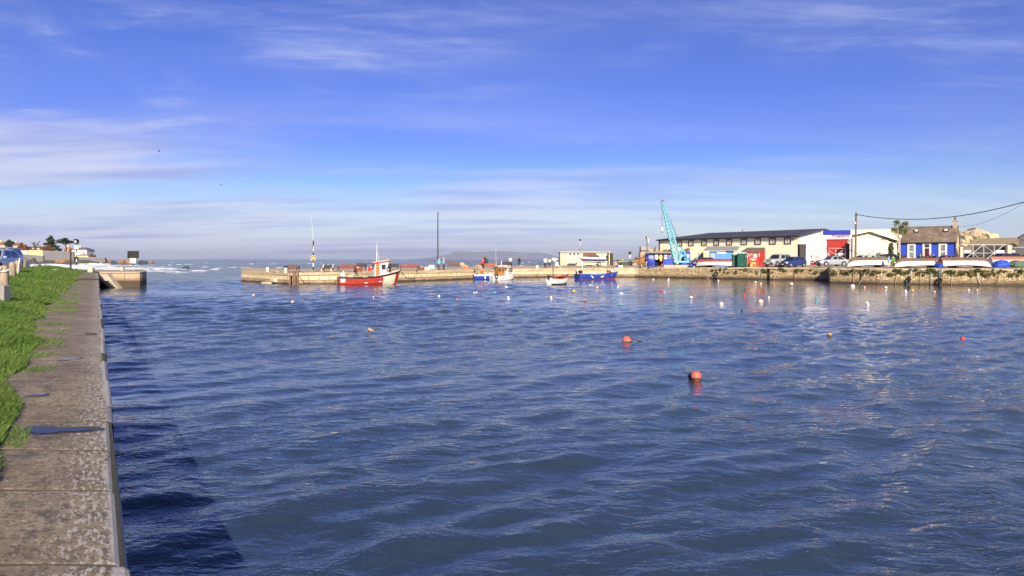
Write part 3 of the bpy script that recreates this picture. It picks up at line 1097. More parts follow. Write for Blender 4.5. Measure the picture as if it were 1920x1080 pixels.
# ------------------------------------------------------------------ hulls
class Hull:
    """x from stern (0) to bow (L), z = 0 at the waterline"""

    def __init__(s, L, B, zk, zs, zb, rake=0.10, tran=0.75, full=0.5, flare=1.0, sheer_sag=0.0, srake=0.0):
        s.L, s.B, s.zk, s.zs, s.zb, s.rake, s.tran, s.full, s.flare, s.sag, s.srake = L, B, zk, zs, zb, rake, tran, full, flare, sheer_sag, srake

    def sheer(s, t):
        return s.zs + (s.zb - s.zs) * max(0, (t - 0.15) / 0.85) ** 2.2 - s.sag * math.sin(PI * t)

    def hb(s, t):
        if t < 0.45:
            k = s.tran + (1 - s.tran) * math.sin(t / 0.45 * PI / 2)
        else:
            q = (t - 0.45) / 0.55
            k = max(0.0, 1 - q ** (1.6 + 1.6 * s.full)) ** 0.85
        return max(0.012, s.B / 2 * k)

    def pt(s, t, u, side, off=0.0):
        zk = s.zk + (s.zs - s.zk) * 0.55 * max(0, (t - 0.86) / 0.14) ** 2
        zs = s.sheer(t)
        z = zk + (zs - zk) * u ** 1.25
        wid = math.sin(min(1.0, u * 1.02) * PI / 2) ** (0.62 if t < 0.7 else 0.62 + (t - 0.7) * 1.6)
        y = s.hb(t) * wid * (1 + (s.flare - 1) * u) + off
        x = t * s.L + s.rake * s.L * max(0, (t - 0.55) / 0.45) ** 2 * (u - 0.5) - s.srake * s.L * (1 - t) ** 6 * (u - 0.5)
        return Vector((x, side * y, z))

    def strip(s, u0, u1, t0=0.0, t1=1.0, nu=5, nt=22, off=0.0, sides=(1, -1)):
        mb = MB()
        for side in sides:
            mb.grid([[s.pt(t0 + (t1 - t0) * i / nt, u0 + (u1 - u0) * k / nu, side, off) for k in range(nu + 1)] for i in range(nt + 1)])
        return mb

    def transom(s, inset=0.0):
        mb = MB()
        n = 8
        a = [s.pt(0, k / n, 1) for k in range(n + 1)]
        b = [s.pt(0, k / n, -1) for k in range(n, -1, -1)]
        mb.add(a + b, [tuple(range(len(a + b)))])
        return mb

    def inner(s, floor=0.25, w=0.05, nt=18):
        mb = MB()
        for side in (1, -1):
            rows = []
            for i in range(nt + 1):
                t = 0.01 + 0.97 * i / nt
                top = s.pt(t, 1, side)
                yy = max(0.005, abs(top.y) - w)
                f = s.pt(t, floor ** 0.8 if floor > 0 else 0, side)
                fy = max(0.004, min(abs(f.y), yy) - w)
                rows.append([Vector((top.x, side * yy, top.z - 0.01)), Vector((f.x, side * fy, f.z)), Vector((f.x, 0, f.z))])
            mb.grid(rows)
        return mb

    def deck(s, t0, t1, drop=0.06, nt=14, camber=0.06):
        mb = MB()
        rows = []
        for i in range(nt + 1):
            t = t0 + (t1 - t0) * i / nt
            p = s.pt(t, 1, 1)
            rows.append([Vector((p.x, p.y * k, p.z - drop + camber * (1 - k * k))) for k in (-0.98, -0.5, 0, 0.5, 0.98)])
        mb.grid(rows)
        return mb

    def gunwale(s, w=0.05, h=0.07, t0=0.0, t1=1.0, nt=26, out=0.02, dz=0.0):
        mb = MB()
        for side in (1, -1):
            rows = []
            for i in range(nt + 1):
                t = t0 + (t1 - t0) * i / nt
                p = s.pt(t, 1, side)
                y = abs(p.y)
                a, b = y + out, max(0.0, y - w)
                rows.append([Vector((p.x, side * a, p.z - h + dz)), Vector((p.x, side * a, p.z + 0.015 + dz)), Vector((p.x, side * b, p.z + 0.015 + dz)), Vector((p.x, side * b, p.z - h + dz))])
            mb.grid(rows, closed=True)
            mb.add(rows[0], [(0, 1, 2, 3)])
            mb.add(rows[-1], [(0, 1, 2, 3)])
        return mb

    def keel(s, w=0.07, h=0.10, nt=22):
        mb = MB()
        rows = []
        for i in range(nt + 1):
            p = s.pt(i / nt, 0, 1)
            rows.append([Vector((p.x, w / 2, p.z + .02)), Vector((p.x, w / 2, p.z - h)), Vector((p.x, -w / 2, p.z - h)), Vector((p.x, -w / 2, p.z + .02))])
        mb.grid(rows, closed=True)
        # stem
        rows = []
        for k in range(9):
            p = s.pt(1.0, k / 8, 1)
            rows.append([Vector((p.x - .03, w / 2, p.z)), Vector((p.x + .05, w / 2, p.z)), Vector((p.x + .05, -w / 2, p.z)), Vector((p.x - .03, -w / 2, p.z))])
        mb.grid(rows, closed=True)
        return mb


def heading(a, b):
    return math.atan2(b.y - a.y, b.x - a.x)


def fender_mb(c, r=0.11, h=0.5):
    return MB().lathe([(0.02, h / 2 + .08), (0.03, h / 2), (r * .8, h / 2 - .05), (r, h * .25), (r, -h * .25), (r * .8, -h / 2 + .05), (0.02, -h / 2)], c, 10)


# ------------------------------------------------------------------ people
def person(label, loc, rz=0.0, top=(0.2, 0.2, 0.2), legs=(0.05, 0.05, 0.06), hair=(0.05, 0.035, 0.025), pose='stand', h=1.72, group=None, hat=None, bag=None, seed=0, sleeve=True):
    """x = across, -y = the way the person faces"""
    r = random.Random(seed)
    k = h / 1.72
    J, E, RAD = [], [], []

    def j(p, rad, par=None):
        J.append(Vector(p) * k)
        RAD.append(rad * k * (1.22 if rad > 0.04 else 1.1))
        if par is not None:
            E.append((par, len(J) - 1))
        return len(J) - 1
    fwd = 0.0
    hipz = 0.93
    if pose == 'sit':
        hipz = 0.50
    if pose == 'crouch':
        hipz = 0.42
    lean = {'stand': 0.01, 'walk': 0.04, 'sit': 0.03, 'crouch': 0.30, 'bend': 0.45}[pose]
    pel = j((0, 0, hipz), (0.135))
    sp = j((0, -lean * .4, hipz + 0.22), 0.125, pel)
    ch = j((0, -lean * .9, hipz + 0.43 - lean * .15), 0.15, sp)
    nk = j((0, -lean * 1.15, hipz + 0.57 - lean * .25), 0.06, ch)
    hd = j((0, -lean * 1.3 - .01, hipz + 0.66 - lean * .3), 0.088, nk)
    ht = j((0, -lean * 1.3 - .005, hipz + 0.76 - lean * .3), 0.075, hd)
    hands = []
    for sd in (-1, 1):
        b = J[ch] / k
        sh = j((sd * 0.18, b.y, b.z + 0.03), 0.062, ch)
        sw = r.uniform(-.08, .08)
        if pose in ('sit', 'crouch', 'bend'):
            el = j((sd * 0.24, b.y - 0.12, b.z - 0.22), 0.048, sh)
            wr = j((sd * 0.16, b.y - 0.34, b.z - 0.30), 0.034, el)
            hn = j((sd * 0.14, b.y - 0.42, b.z - 0.32), 0.036, wr)
        elif sd == 1 and r.random() < 0.45:
            el = j((sd * 0.27, b.y + 0.04, b.z - 0.26), 0.048, sh)
            wr = j((sd * 0.14, b.y - 0.17, b.z - 0.18), 0.034, el)
            hn = j((sd * 0.09, b.y - 0.22, b.z - 0.14), 0.036, wr)
        else:
            el = j((sd * 0.25, b.y + 0.02 + sw * .5, b.z - 0.27), 0.048, sh)
            wr = j((sd * 0.26, b.y - 0.06 + sw, b.z - 0.50), 0.034, el)
            hn = j((sd * 0.255, b.y - 0.08 + sw, b.z - 0.58), 0.036, wr)
        hands.append((J[wr].copy(), J[hn].copy(), sd))
    for sd in (-1, 1):
        hp = j((sd * 0.095, 0, hipz - 0.05), 0.098, pel)
        if pose == 'sit':
            kn = j((sd * 0.12, -0.42, 0.50), 0.068, hp)
            an = j((sd * 0.12, -0.44, 0.10), 0.045, kn)
        elif pose == 'crouch':
            kn = j((sd * 0.17, -0.36, 0.46), 0.068, hp)
            an = j((sd * 0.14, -0.10, 0.09), 0.045, kn)
        else:
            st = (0.20 if pose == 'walk' else 0.03) * sd * (1 if seed % 2 else -1)
            kn = j((sd * 0.105, -0.02 + st * .5, 0.50), 0.066, hp)
            an = j((sd * 0.115, 0.03 + st, 0.09), 0.045, kn)
        a = J[an] / k
        j((a.x + sd * .01, a.y - 0.14, 0.035), 0.036, an)
    me = bpy.data.meshes.new('skeleton')
    me.from_pydata(J, E, [])
    o = bpy.data.objects.new('skeleton', me)
    COL.objects.link(o)
    md = o.modifiers.new('skin', 'SKIN')
    sv = me.skin_vertices[0].data
    for i, rr in enumerate(RAD):
        sv[i].radius = (rr, rr * (0.78 if i in (1, 2) else 1.0))
    sv[0].use_root = True
    o.modifiers.new('sub', 'SUBSURF').levels = 1
    dg = bpy.context.evaluated_depsgraph_get()
    ev = o.evaluated_get(dg)
    body = bpy.data.meshes.new_from_object(ev)
    bpy.data.objects.remove(o)
    bm = bmesh.new()
    bm.from_mesh(body)
    # fingers, thumbs, nose, ears
    def rod(a, b, r0, r1):
        t = MB().tube([a, (a + b) / 2 + Vector((0, -0.004, 0)), b], [r0, (r0 + r1) / 2, r1], 5)
        vs = [bm.verts.new(v) for v in t.v]
        for f in t.f:
            try:
                bm.faces.new([vs[i] for i in f])
            except ValueError:
                pass
    for wr, hn, sd in hands:
        d = (hn - wr).normalized()
        sx = Vector((0, -1, 0)) if abs(d.z) > .5 else Vector((1, 0, 0))
        for q, ln in zip((-1.5, -.5, .5, 1.5), (0.062, 0.075, 0.07, 0.052)):
            a = hn + sx * q * 0.017 * k
            rod(a, a + (d * ln + Vector((-sd * .012, -.010, 0))) * k, 0.009 * k, 0.006 * k)
        a = hn - d * .03 + sx * 0.03 * k
        rod(a, a + (sx * .03 + d * .035) * k, 0.010 * k, 0.007 * k)
    H = J[hd]
    rod(H + Vector((0, -.075, 0.0)) * k, H + Vector((0, -.108, -.012)) * k, .016 * k, .012 * k)
    for sd in (-1, 1):
        rod(H + Vector((sd * .075, 0, .012)) * k, H + Vector((sd * .095, .01, -.02)) * k, .02 * k, .014 * k)
    bm.to_mesh(body)
    bm.free()
    body.name = 'person'
    tm = M('cloth_%.2f_%.2f_%.2f' % top, top, 0.85, var=0.15, scale=9)
    lm = M('cloth_%.2f_%.2f_%.2f' % legs, legs, 0.85, var=0.15, scale=9)
    body.materials.clear()
    for m_ in (MATS['skin'], tm, lm, MATS['black_paint']):
        body.materials.append(m_)
    neck_z = (J[nk].z + J[ch].z * .3) / 1.3
    wrs = [(a, b) for a, b, _ in hands]
    for p in body.polygons:
        c = p.center
        mi = 1
        if c.z > neck_z and abs(c.x) < 0.12 * k and (c - J[hd]).length < 0.30 * k:
            mi = 0
        elif any((c - b).length < 0.095 * k and (c - b).dot((b - a)) > -0.0028 for a, b in wrs):
            mi = 0
        elif not sleeve and any((c - b).length < 0.30 * k and (c - a).dot(b - a) > -0.02 for a, b in wrs):
            mi = 0
        elif c.z < 0.075 * k:
            mi = 3
        elif c.z < (hipz + 0.02) * k and not (pose in ('sit', 'crouch') and c.y < -0.15 * k and c.z > (hipz + .06) * k):
            mi = 2
        p.material_index = mi
        p.use_smooth = True
    ob = bpy.data.objects.new('person', body)
    COL.objects.link(ob)
    ob.location = loc
    ob.rotation_euler = (0, 0, rz)
    tag(ob, label, 'person', group)
    hb_ = MB()
    hc = J[hd] + Vector((0, 0.018, 0.045)) * k
    hb_.ball(hc, 0.108 * k, 12, 8, sq=(0.92, 1.0, 0.86))
    hb_.v = [v if v[1] > hc.y - 0.055 * k or v[2] > hc.z + 0.03 * k else (v[0], hc.y - 0.05 * k, max(v[2], hc.z)) for v in hb_.v]
    if hat:
        hb_.build('cap', M('cloth_%.2f_%.2f_%.2f' % hat, hat, 0.8), ob, smooth=180)
    else:
        hb_.build('hair', M('hair_%.2f_%.2f_%.2f' % hair, hair, 0.7, var=0.25, scale=20), ob, smooth=180)
    if bag:
        b2 = MB().box(J[sp] + Vector((0.22, 0.05, -.05)) * k, (0.12, 0.26, 0.30), bev=0.03)
        b2.tube([J[sp] + Vector((0.2, 0.05, .1)) * k, J[ch] + Vector((0.05, 0.17, .05)) * k, J[ch] + Vector((-0.14, 0.02, .09)) * k], 0.015, 5)
        b2.build('bag', M('bag_%.2f' % bag[0], bag, 0.8), ob)
    # clothing hem and collar as parts of the clothes
    hm = MB()
    if pose in ('stand', 'walk'):
        hm.lathe([(0.150 * k, 0.03 * k), (0.158 * k, -0.10 * k), (0.150 * k, -0.105 * k), (0.130 * k, 0.03 * k)], (0, -lean * .1, hipz * k), 14, mt=Matrix.Diagonal(Vector((1.12, 0.86, 1))))
        hm.build('jacket_hem', tm, ob, smooth=60)
    return ob


# ------------------------------------------------------------------ rocks and leaves
def rock_mesh(size, seed, sub=3, rough=0.35, flat=0.0):
    bm = bmesh.new()
    bmesh.ops.create_icosphere(bm, subdivisions=sub, radius=1.0)
    off = Vector((seed * 3.7, seed * 1.3, seed * 2.1))
    for v in bm.verts:
        d = mnoise.fractal(v.co * 1.1 + off, 1.0, 2.0, 5) * rough + (mnoise.cell(v.co * 2.2 + off) - 0.5) * rough * 0.35
        v.co = v.co * (1 + d)
        v.co = Vector((v.co.x * size[0], v.co.y * size[1], max(v.co.z, -0.5) * size[2]))
    mb = MB()
    bm.verts.ensure_lookup_table()
    mb.v = [tuple(v.co) for v in bm.verts]
    mb.f = [tuple(x.index for x in f.verts) for f in bm.faces]
    mb.mi = [0] * len(mb.f)
    bm.free()
    return mb


def shift(mb, d):
    d = Vector(d)
    mb.v = [tuple(Vector(v) + d) for v in mb.v]
    return mb


def leaf_mat(name, a, b, scale=0.8):
    if name in MATS:
        return MATS[name]
    m, t, bs = principled(name)
    geo = nd(t, 'ShaderNodeNewGeometry')
    n = noise_n(t, geo.outputs['Position'], scale, 3, 0.6)
    c = mixc(t, mrange(t, n.outputs[0], 0.35, 0.65), a, b)
    t.links.new(c, bs.inputs['Base Color'])
    bs.inputs['Roughness'].default_value = 0.6
    tr = nd(t, 'ShaderNodeBsdfTranslucent')
    t.links.new(c, tr.inputs[0])
    mx = nd(t, 'ShaderNodeMixShader')
    mx.inputs[0].default_value = 0.25
    t.links.new(bs.outputs[0], mx.inputs[1])
    t.links.new(tr.outputs[0], mx.inputs[2])
    t.links.new(mx.outputs[0], t.nodes['Material Output'].inputs[0])
    MATS[name] = m
    return m


def leaves(clumps, n, size, seed=1, flat=0.0):
    """clumps: list of (centre, (rx, ry, rz)); leaf-sized faces through each clump's volume"""
    r = random.Random(seed)
    mb = MB()
    wts = [c[1][0] * c[1][1] * c[1][2] for c in clumps]
    for _ in range(n):
        c, rad = r.choices(clumps, wts)[0]
        while True:
            d = Vector((r.uniform(-1, 1), r.uniform(-1, 1), r.uniform(-1, 1)))
            if 0.25 < d.length < 1:
                break
        d = d * (0.75 + 0.35 * r.random())
        p = Vector((c[0] + d.x * rad[0], c[1] + d.y * rad[1], c[2] + d.z * rad[2]))
        s = size * r.uniform(0.5, 1.4)
        a = Vector((r.gauss(0, 1), r.gauss(0, 1), r.gauss(0, 1) * (1 - flat))).normalized()
        b = a.orthogonal().normalized()
        b = (b + a.cross(b) * r.uniform(-1, 1)).normalized()
        mb.add([p - a * s, p + b * s * .45, p + a * s, p - b * s * .45], [(0, 1, 2, 3)])
    return mb


def text_mesh(txt, size, name, mat, parent, loc, rot=(PI / 2, 0, 0), extrude=0.012, italic=0.0, align='LEFT', xs=1.0):
    cu = bpy.data.curves.new(name, 'FONT')
    cu.body = txt
    cu.size = size
    cu.extrude = extrude
    cu.shear = italic
    cu.offset = 0.014
    cu.align_x = align
    o = bpy.data.objects.new('tmp', cu)
    COL.objects.link(o)
    me = bpy.data.meshes.new_from_object(o.evaluated_get(bpy.context.evaluated_depsgraph_get()))
    bpy.data.objects.remove(o)
    me.materials.clear()
    me.materials.append(mat)
    ob = bpy.data.objects.new(name, me)
    COL.objects.link(ob)
    ob.parent = parent
    ob.location = loc
    ob.rotation_euler = rot
    ob.scale = (xs, 1, 1)
    return ob

# ------------------------------------------------------------------ cars
CAR = {
    #          L    W     H    hood  belt  xa(cowl) xb     xc    xd   tail  wheel wb(front,rear)
    'hatch': (3.9, 1.68, 1.46, 0.82, 0.92, -0.95, -0.30, 1.30, 1.86, 0.90, 0.30, (-1.25, 1.25)),
    'suv':   (4.7, 1.85, 1.82, 1.10, 1.18, -1.00, -0.45, 1.75, 2.22, 1.15, 0.38, (-1.45, 1.40)),
    'coupe': (4.3, 1.75, 1.38, 0.78, 0.90, -0.85, -0.05, 0.85, 1.75, 0.96, 0.31, (-1.32, 1.25)),
    'saloon': (4.4, 1.72, 1.42, 0.82, 0.92, -0.95, -0.30, 0.75, 1.45, 0.98, 0.30, (-1.35, 1.25)),
    'estate': (4.6, 1.76, 1.60, 0.86, 0.96, -1.05, -0.40, 1.75, 2.18, 0.95, 0.31, (-1.42, 1.30)),
}


def paint(name, col):
    if name in MATS:
        return MATS[name]
    m, t, b = principled(name)
    tc = nd(t, 'ShaderNodeTexCoord')
    n = noise_n(t, tc.outputs['Object'], 1.5, 5, 0.6)
    c = mixc(t, mrange(t, n.outputs[0], 0.4, 0.7, 0, 0.25), col, [x * 0.75 + 0.03 for x in col])
    t.links.new(c, b.inputs['Base Color'])
    b.inputs['Roughness'].default_value = 0.32
    b.inputs['Metallic'].default_value = 0.25
    b.inputs['Coat Weight'].default_value = 0.6
    b.inputs['Coat Roughness'].default_value = 0.08
    MATS[name] = m
    return m


def car(kind, label, colname, col, loc, rz, name='parked_car', group='cars parked around the harbour', plate=True, rails=False):
    L, Wd, H, hood, belt, xa, xb, xc, xd, tail, wr, wx = CAR[kind]
    pm = paint('car_' + colname, col)
    root = thing(name, label, 'car', loc, rz, group)
    w = Wd / 2
    N = 30
    rows = []
    for i in range(N + 1):
        x = -L / 2 + L * i / N
        e = max(0.0, (abs(x) - (L / 2 - 0.45)) / 0.45)
        wi = w * (1 - 0.16 * e ** 2.2)
        if x < xa:
            q = (x + L / 2) / (xa + L / 2)
            zt = hood - 0.20 + 0.20 * min(1, q * 3.2) ** 0.6 + (belt - hood) * q ** 1.5
        elif x > xd:
            q = (x - xd) / max(0.05, L / 2 - xd)
            zt = belt + (tail - belt) * q - 0.10 * q ** 3
        else:
            zt = belt + 0.03 * (x - xa) / (xd - xa)
        zb = wr * 0.62 + 0.10 * e ** 1.5
        zm = zb + (zt - zb) * 0.55
        half = [(0, zb), (wi * .86, zb), (wi * .97, zb + .09), (wi, zm), (wi * .985, zt - .12), (wi * .93, zt - .02), (wi * .72, zt + .02), (0, zt + .04)]
        rows.append([Vector((x, y, z)) for y, z in half] + [Vector((x, -y, z)) for y, z in half[-2:0:-1]])
    mb = MB().grid(rows, closed=True)
    n = len(rows[0])
    mb.f.append(tuple(range(n)))
    mb.f.append(tuple(range(N * n, N * n + n)))
    mb.mi += [0, 0]
    zr = H
    wb_, wt_ = w * 0.925, w * 0.70

    def gh(u, v, sd, o=0.0):
        x = (xa + (xd - xa) * u) * (1 - v) + (xb + (xc - xb) * u) * v
        y = wb_ * (1 - v) + wt_ * v
        z = (belt - .03) * (1 - v) + zr * v
        bow = 0.05 * math.sin(PI * v)
        return Vector((x, sd * (y + bow * 0.6 + o), z))
    # cabin shell
    rr = []
    us = [i / 10 for i in range(11)]
    for v in (0, .25, .5, .75, .93, 1.0):
        q = 1 - 0.10 * max(0, (v - .93) / .07)
        ring = [gh(u, v, 1) for u in us] + [gh(1, v, k) for k in (.6, 0, -.6)] + [gh(u, v, -1) for u in us[::-1]] + [gh(0, v, k) for k in (-.6, 0, .6)]
        rr.append([Vector((p.x * q + (1 - q) * (xb + xc) / 2, p.y * q, p.z)) for p in ring])
    mb2 = MB().grid(rr, closed=True)
    top = rr[-1]
    o = len(mb2.v)
    ctr = Vector(((xb + xc) / 2, 0, zr + 0.035))
    inner = [Vector((p.x * .75 + ctr.x * .25, p.y * .75, zr + .03)) for p in top]
    mb2.grid([top, inner], closed=True)
    mb2.add(inner, [tuple(range(len(inner)))])
    mb.add(mb2.v, mb2.f)
    body = mb.build('body', pm, root, smooth=38)
    gm = MATS['dark_glass']
    for sd in (1, -1):
        for u0, u1 in ((0.10, 0.47), (0.52, 0.90 if kind != 'estate' and kind != 'suv' else 0.74)) + (((0.78, 0.95),) if kind in ('estate', 'suv') else ()):
            g = MB()
            s0 = 0.05 if u0 < .2 else 0.0
            g.grid([[gh(u0 + s0 + (u1 - u0 - s0) * i / 4 + (0.0 if v < .5 else 0.0), v, sd, .006) for i in range(5)] for v in (.10, .35, .6, .86)])
            g.build('side_window', gm, root, smooth=180)
    ws = MB().grid([[gh(0, v, k) + Vector((-.012, 0, .006)) for k in (-.92, -.46, 0, .46, .92)] for v in (.06, .3, .6, .88)])
    ws.build('windscreen', gm, root, smooth=180)
    rw = MB().grid([[gh(1, v, k) + Vector((.012, 0, .006)) for k in (-.88, 0, .88)] for v in (.14, .5, .84)])
    rw.build('rear_window', gm, root, smooth=180)
    for x in wx:
        for sd in (1, -1):
            c = Vector((x, sd * (w - 0.10), wr))
            mt = Matrix.Rotation(PI / 2, 3, 'X')
            a = MB().lathe([(wr * 1.17, -0.006), (wr * 1.17, 0.006)], (x, sd * (w + .0025), wr * 1.06), 22, mt=mt)
            a.build('wheel_arch', MATS['black_paint'], root)
            t = MB().lathe([(wr * .62, -.115), (wr * .93, -.115), (wr, -.085), (wr, .085), (wr * .93, .115), (wr * .62, .115)], c + Vector((0, sd * .012, 0)), 22, mt=mt)
            to = t.build('wheel', MATS['tyre'], root, smooth=40)
            r_ = MB().lathe([(wr * .66, -.124), (wr * .64, .124)], c + Vector((0, sd * .012, 0)), 18, mt=mt)
            for k in range(5):
                an = 2 * PI * k / 5
                r_.box(c + Vector((math.cos(an) * wr * .33, sd * .138, math.sin(an) * wr * .33)), (wr * .5, .018, wr * .17), rot=Matrix.Rotation(-an, 3, 'Y'))
            r_.build('rim', MATS['alloy'], to, smooth=40)
    lm = M('lamp_glass', (0.75, 0.77, 0.80), 0.15, spec=0.8, var=0.05)
    tm = M('tail_red', (0.5, 0.02, 0.015), 0.25, var=0.05)
    for sd in (1, -1):
        MB().box((-L / 2 + .10, sd * w * .66, hood - .17), (.22, w * .38, .15), bev=.04).build('headlight', lm, root)
        MB().box((L / 2 - .06, sd * w * .76, tail - .16), (.14, w * .24, .22), bev=.04).build('tail_light', tm, root)
        MB().box((xa + .22, sd * (w + .06), belt + .06), (.14, .18, .13), bev=.04).build('mirror', pm, root)
        for u in (0.30, 0.62) if kind not in ('coupe',) else (0.55,):
            x = xa + (xd - xa) * u + (.15 if u > .5 else 0)
            MB().box((x - .12, sd * (w + .004), belt - .17), (.16, .035, .03), bev=.01).build('door_handle', MATS['black_paint'], root)
    bp = MB().box((-L / 2 + .05, 0, wr + .08), (.16, Wd * .86, .20), bev=.05)
    bp.box((-L / 2 + .03, 0, hood - .16), (.10, Wd * .30, .11), bev=.02)
    bp.build('grille', M('bumper_dark', (.03, .03, .032), .6), root)
    if plate:
        MB().box((-L / 2 - .035, 0, wr + .10), (.02, .52, .11)).build('number_plate', M('plate_white', (.75, .75, .7), .4, var=.02), root)
    if rails:
        rl = MB()
        for sd in (1, -1):
            rl.tube([(xb + .1, sd * wt_ * .92, zr), (xb + .2, sd * wt_ * .95, zr + .09), (xc - .2, sd * wt_ * .95, zr + .09), (xc - .1, sd * wt_ * .92, zr)], .025, 6)
        rl.build('roof_rail', MATS['galv'], root)
    return root


# ------------------------------------------------------------------ upturned and afloat boats
def upturned(label, loc, rz, L, B, D, side_m, bottom_m, tip=0.0, transom_m=None, group='rowing boats upturned along the quay edge', u_split=0.62, roll=0.0):
    root = thing('upturned_boat', label, 'boat', loc, rz, group)
    root.rotation_euler = (PI + roll, tip, rz)
    h = Hull(L, B, 0, D, D + 0.16, rake=0.05, tran=0.62, full=0.45, sheer_sag=0.12)
    h.strip(0, u_split, nu=7).build('hull_bottom', bottom_m, root, smooth=50)
    h.strip(u_split, 1, nu=4, off=0.004).build('hull_side', side_m, root, smooth=50)
    h.transom().build('transom', transom_m or side_m, root)
    h.gunwale(.05, .06, out=.03).build('gunwale', MATS['dark_wood'], root)
    h.keel(.08, .07).build('keel', MATS['brown_wood'], root)
    sk = MB()
    for u in (0.35, 0.5):
        for sd in (1, -1):
            sk.tube([h.pt(t, u, sd, .012) for t in np.linspace(.05, .95, 14)], .014, 4)
    sk.build('rubbing_strake', bottom_m, root)
    # blocks that carry it
    return root


# ------------------------------------------------------------------ buildings
def fr_point(p0, d, px):
    """distance along the plan line p0 + t d at which the photo column px is met"""
    k = (px - CX) / F
    return (k * p0[1] - p0[0]) / (d[0] - k * d[1])


def win(parent, x0, x1, z0, z1, y=0.0, frame=None, pane=None, fw=0.10, bars=(1, 1), depth=0.06, sill=True, name='window'):
    """window on the plane y (front faces -y); frame > pane (and sill)"""
    f = MB()
    for (a, b, c, d) in ((x0, x1, z1 - fw, z1), (x0, x1, z0, z0 + fw), (x0, x0 + fw, z0 + fw, z1 - fw), (x1 - fw, x1, z0 + fw, z1 - fw)):
        f.box(((a + b) / 2, y - depth / 2 + .003, (c + d) / 2), (b - a, depth, d - c))
    bw = fw * 0.45
    for i in range(1, bars[0]):
        x = x0 + (x1 - x0) * i / bars[0]
        f.box((x, y - .02, (z0 + z1) / 2), (bw, .03, z1 - z0 - 2 * fw))
    for i in range(1, bars[1]):
        z = z0 + (z1 - z0) * i / bars[1]
        f.box(((x0 + x1) / 2, y - .028, z), (x1 - x0 - 2 * fw, .03, bw * 1.4))
    fo = f.build(name, frame, parent)
    MB().box(((x0 + x1) / 2, y - .006, (z0 + z1) / 2), (x1 - x0 - fw, .02, z1 - z0 - fw)).build('pane', pane, fo)
    if sill:
        MB().box(((x0 + x1) / 2, y - .07, z0 - .045), (x1 - x0 + .14, .14, .085)).build('sill', MATS['pale_stone'], fo)
    return fo


def render_wall_mat(name, col, stain=0.25, staincol=(0.40, 0.33, 0.22), rough=0.8):
    if name in MATS:
        return MATS[name]
    m, t, b = principled(name)
    tc = nd(t, 'ShaderNodeTexCoord')
    o = tc.outputs['Object']
    n = noise_n(t, o, 0.35, 5, 0.6)
    c = mixc(t, mrange(t, n.outputs[0], 0.35, 0.65), [x * .92 for x in col], [min(1, x * 1.05) for x in col])
    s = noise_n(t, mapping(t, o, (1.4, 1.4, 0.14)), 1.0, 6, 0.7)
    c = mixc(t, mth(t, 'MULTIPLY', mrange(t, s.outputs[0], 0.50, 0.74, 0, 1, True), stain), c, staincol)
    f = noise_n(t, o, 5.0, 5, 0.7)
    c = mixc(t, mth(t, 'MULTIPLY', mrange(t, f.outputs[0], 0.56, 0.70, 0, 1, True), stain * .8), c, staincol)
    t.links.new(c, b.inputs['Base Color'])
    b.inputs['Roughness'].default_value = rough
    bp = nd(t, 'ShaderNodeBump', inp={'Strength': 0.35, 'Distance': 0.02})
    t.links.new(f.outputs[0], bp.inputs['Height'])
    t.links.new(bp.outputs[0], b.inputs['Normal'])
    MATS[name] = m
    return m


def slate_mat(name, c0, c1, w=0.30, h=0.22, lichen=0.0):
    if name in MATS:
        return MATS[name]
    m, t, b = principled(name)
    uvn = nd(t, 'ShaderNodeUVMap')
    br = nd(t, 'ShaderNodeTexBrick')
    br.inputs['Scale'].default_value = 1.0
    br.inputs['Brick Width'].default_value = w
    br.inputs['Row Height'].default_value = h
    br.inputs['Mortar Size'].default_value = 0.008
    br.inputs['Color1'].default_value = (*c0, 1)
    br.inputs['Color2'].default_value = (*c1, 1)
    br.inputs['Mortar'].default_value = (c0[0] * .5, c0[1] * .5, c0[2] * .5, 1)
    t.links.new(uvn.outputs[0], br.inputs['Vector'])
    n = noise_n(t, uvn.outputs[0], 0.9, 6, 0.7)
    c = mixc(t, mrange(t, n.outputs[0], 0.45, 0.72, 0, lichen, True), br.outputs['Color'], (0.42, 0.36, 0.26))
    n2 = noise_n(t, uvn.outputs[0], 0.3, 3, 0.6)
    c = mixc(t, 1.0, c, mixc(t, mrange(t, n2.outputs[0], .3, .7), (.75, .75, .75), (1.2, 1.2, 1.2)), 'MULTIPLY')
    t.links.new(c, b.inputs['Base Color'])
    b.inputs['Roughness'].default_value = 0.75
    bp = nd(t, 'ShaderNodeBump', inp={'Strength': 0.6, 'Distance': 0.02})
    t.links.new(br.outputs['Fac'], bp.inputs['Height'])
    bp.invert = True
    t.links.new(bp.outputs[0], b.inputs['Normal'])
    MATS[name] = m
    return m


def roof_slab(a, b, c, d, th, name, mat, parent, u=None):
    """sloping roof plane a-b (eave), c-d (ridge, c above b), with thickness; uv in metres"""
    a, b, c, d = map(Vector, (a, b, c, d))
    nrm = (b - a).cross(d - a).normalized()
    if nrm.z < 0:
        nrm = -nrm
    mb = MB()
    vs = [a, b, c, d] + [p - nrm * th for p in (a, b, c, d)]
    mb.add(vs, [(0, 1, 2, 3), (7, 6, 5, 4), (0, 4, 5, 1), (1, 5, 6, 2), (2, 6, 7, 3), (3, 7, 4, 0)])
    ex = (b - a).normalized()
    ey = nrm.cross(ex)
    uv = [((p - a).dot(ex), (p - a).dot(ey)) for p in vs]
    return mb.build(name, mat, parent, uv=uv)

# ================================================================== LEFT SIDE
# far houses, walls and trees on the headland
YH = 470.0
SH = YH / F


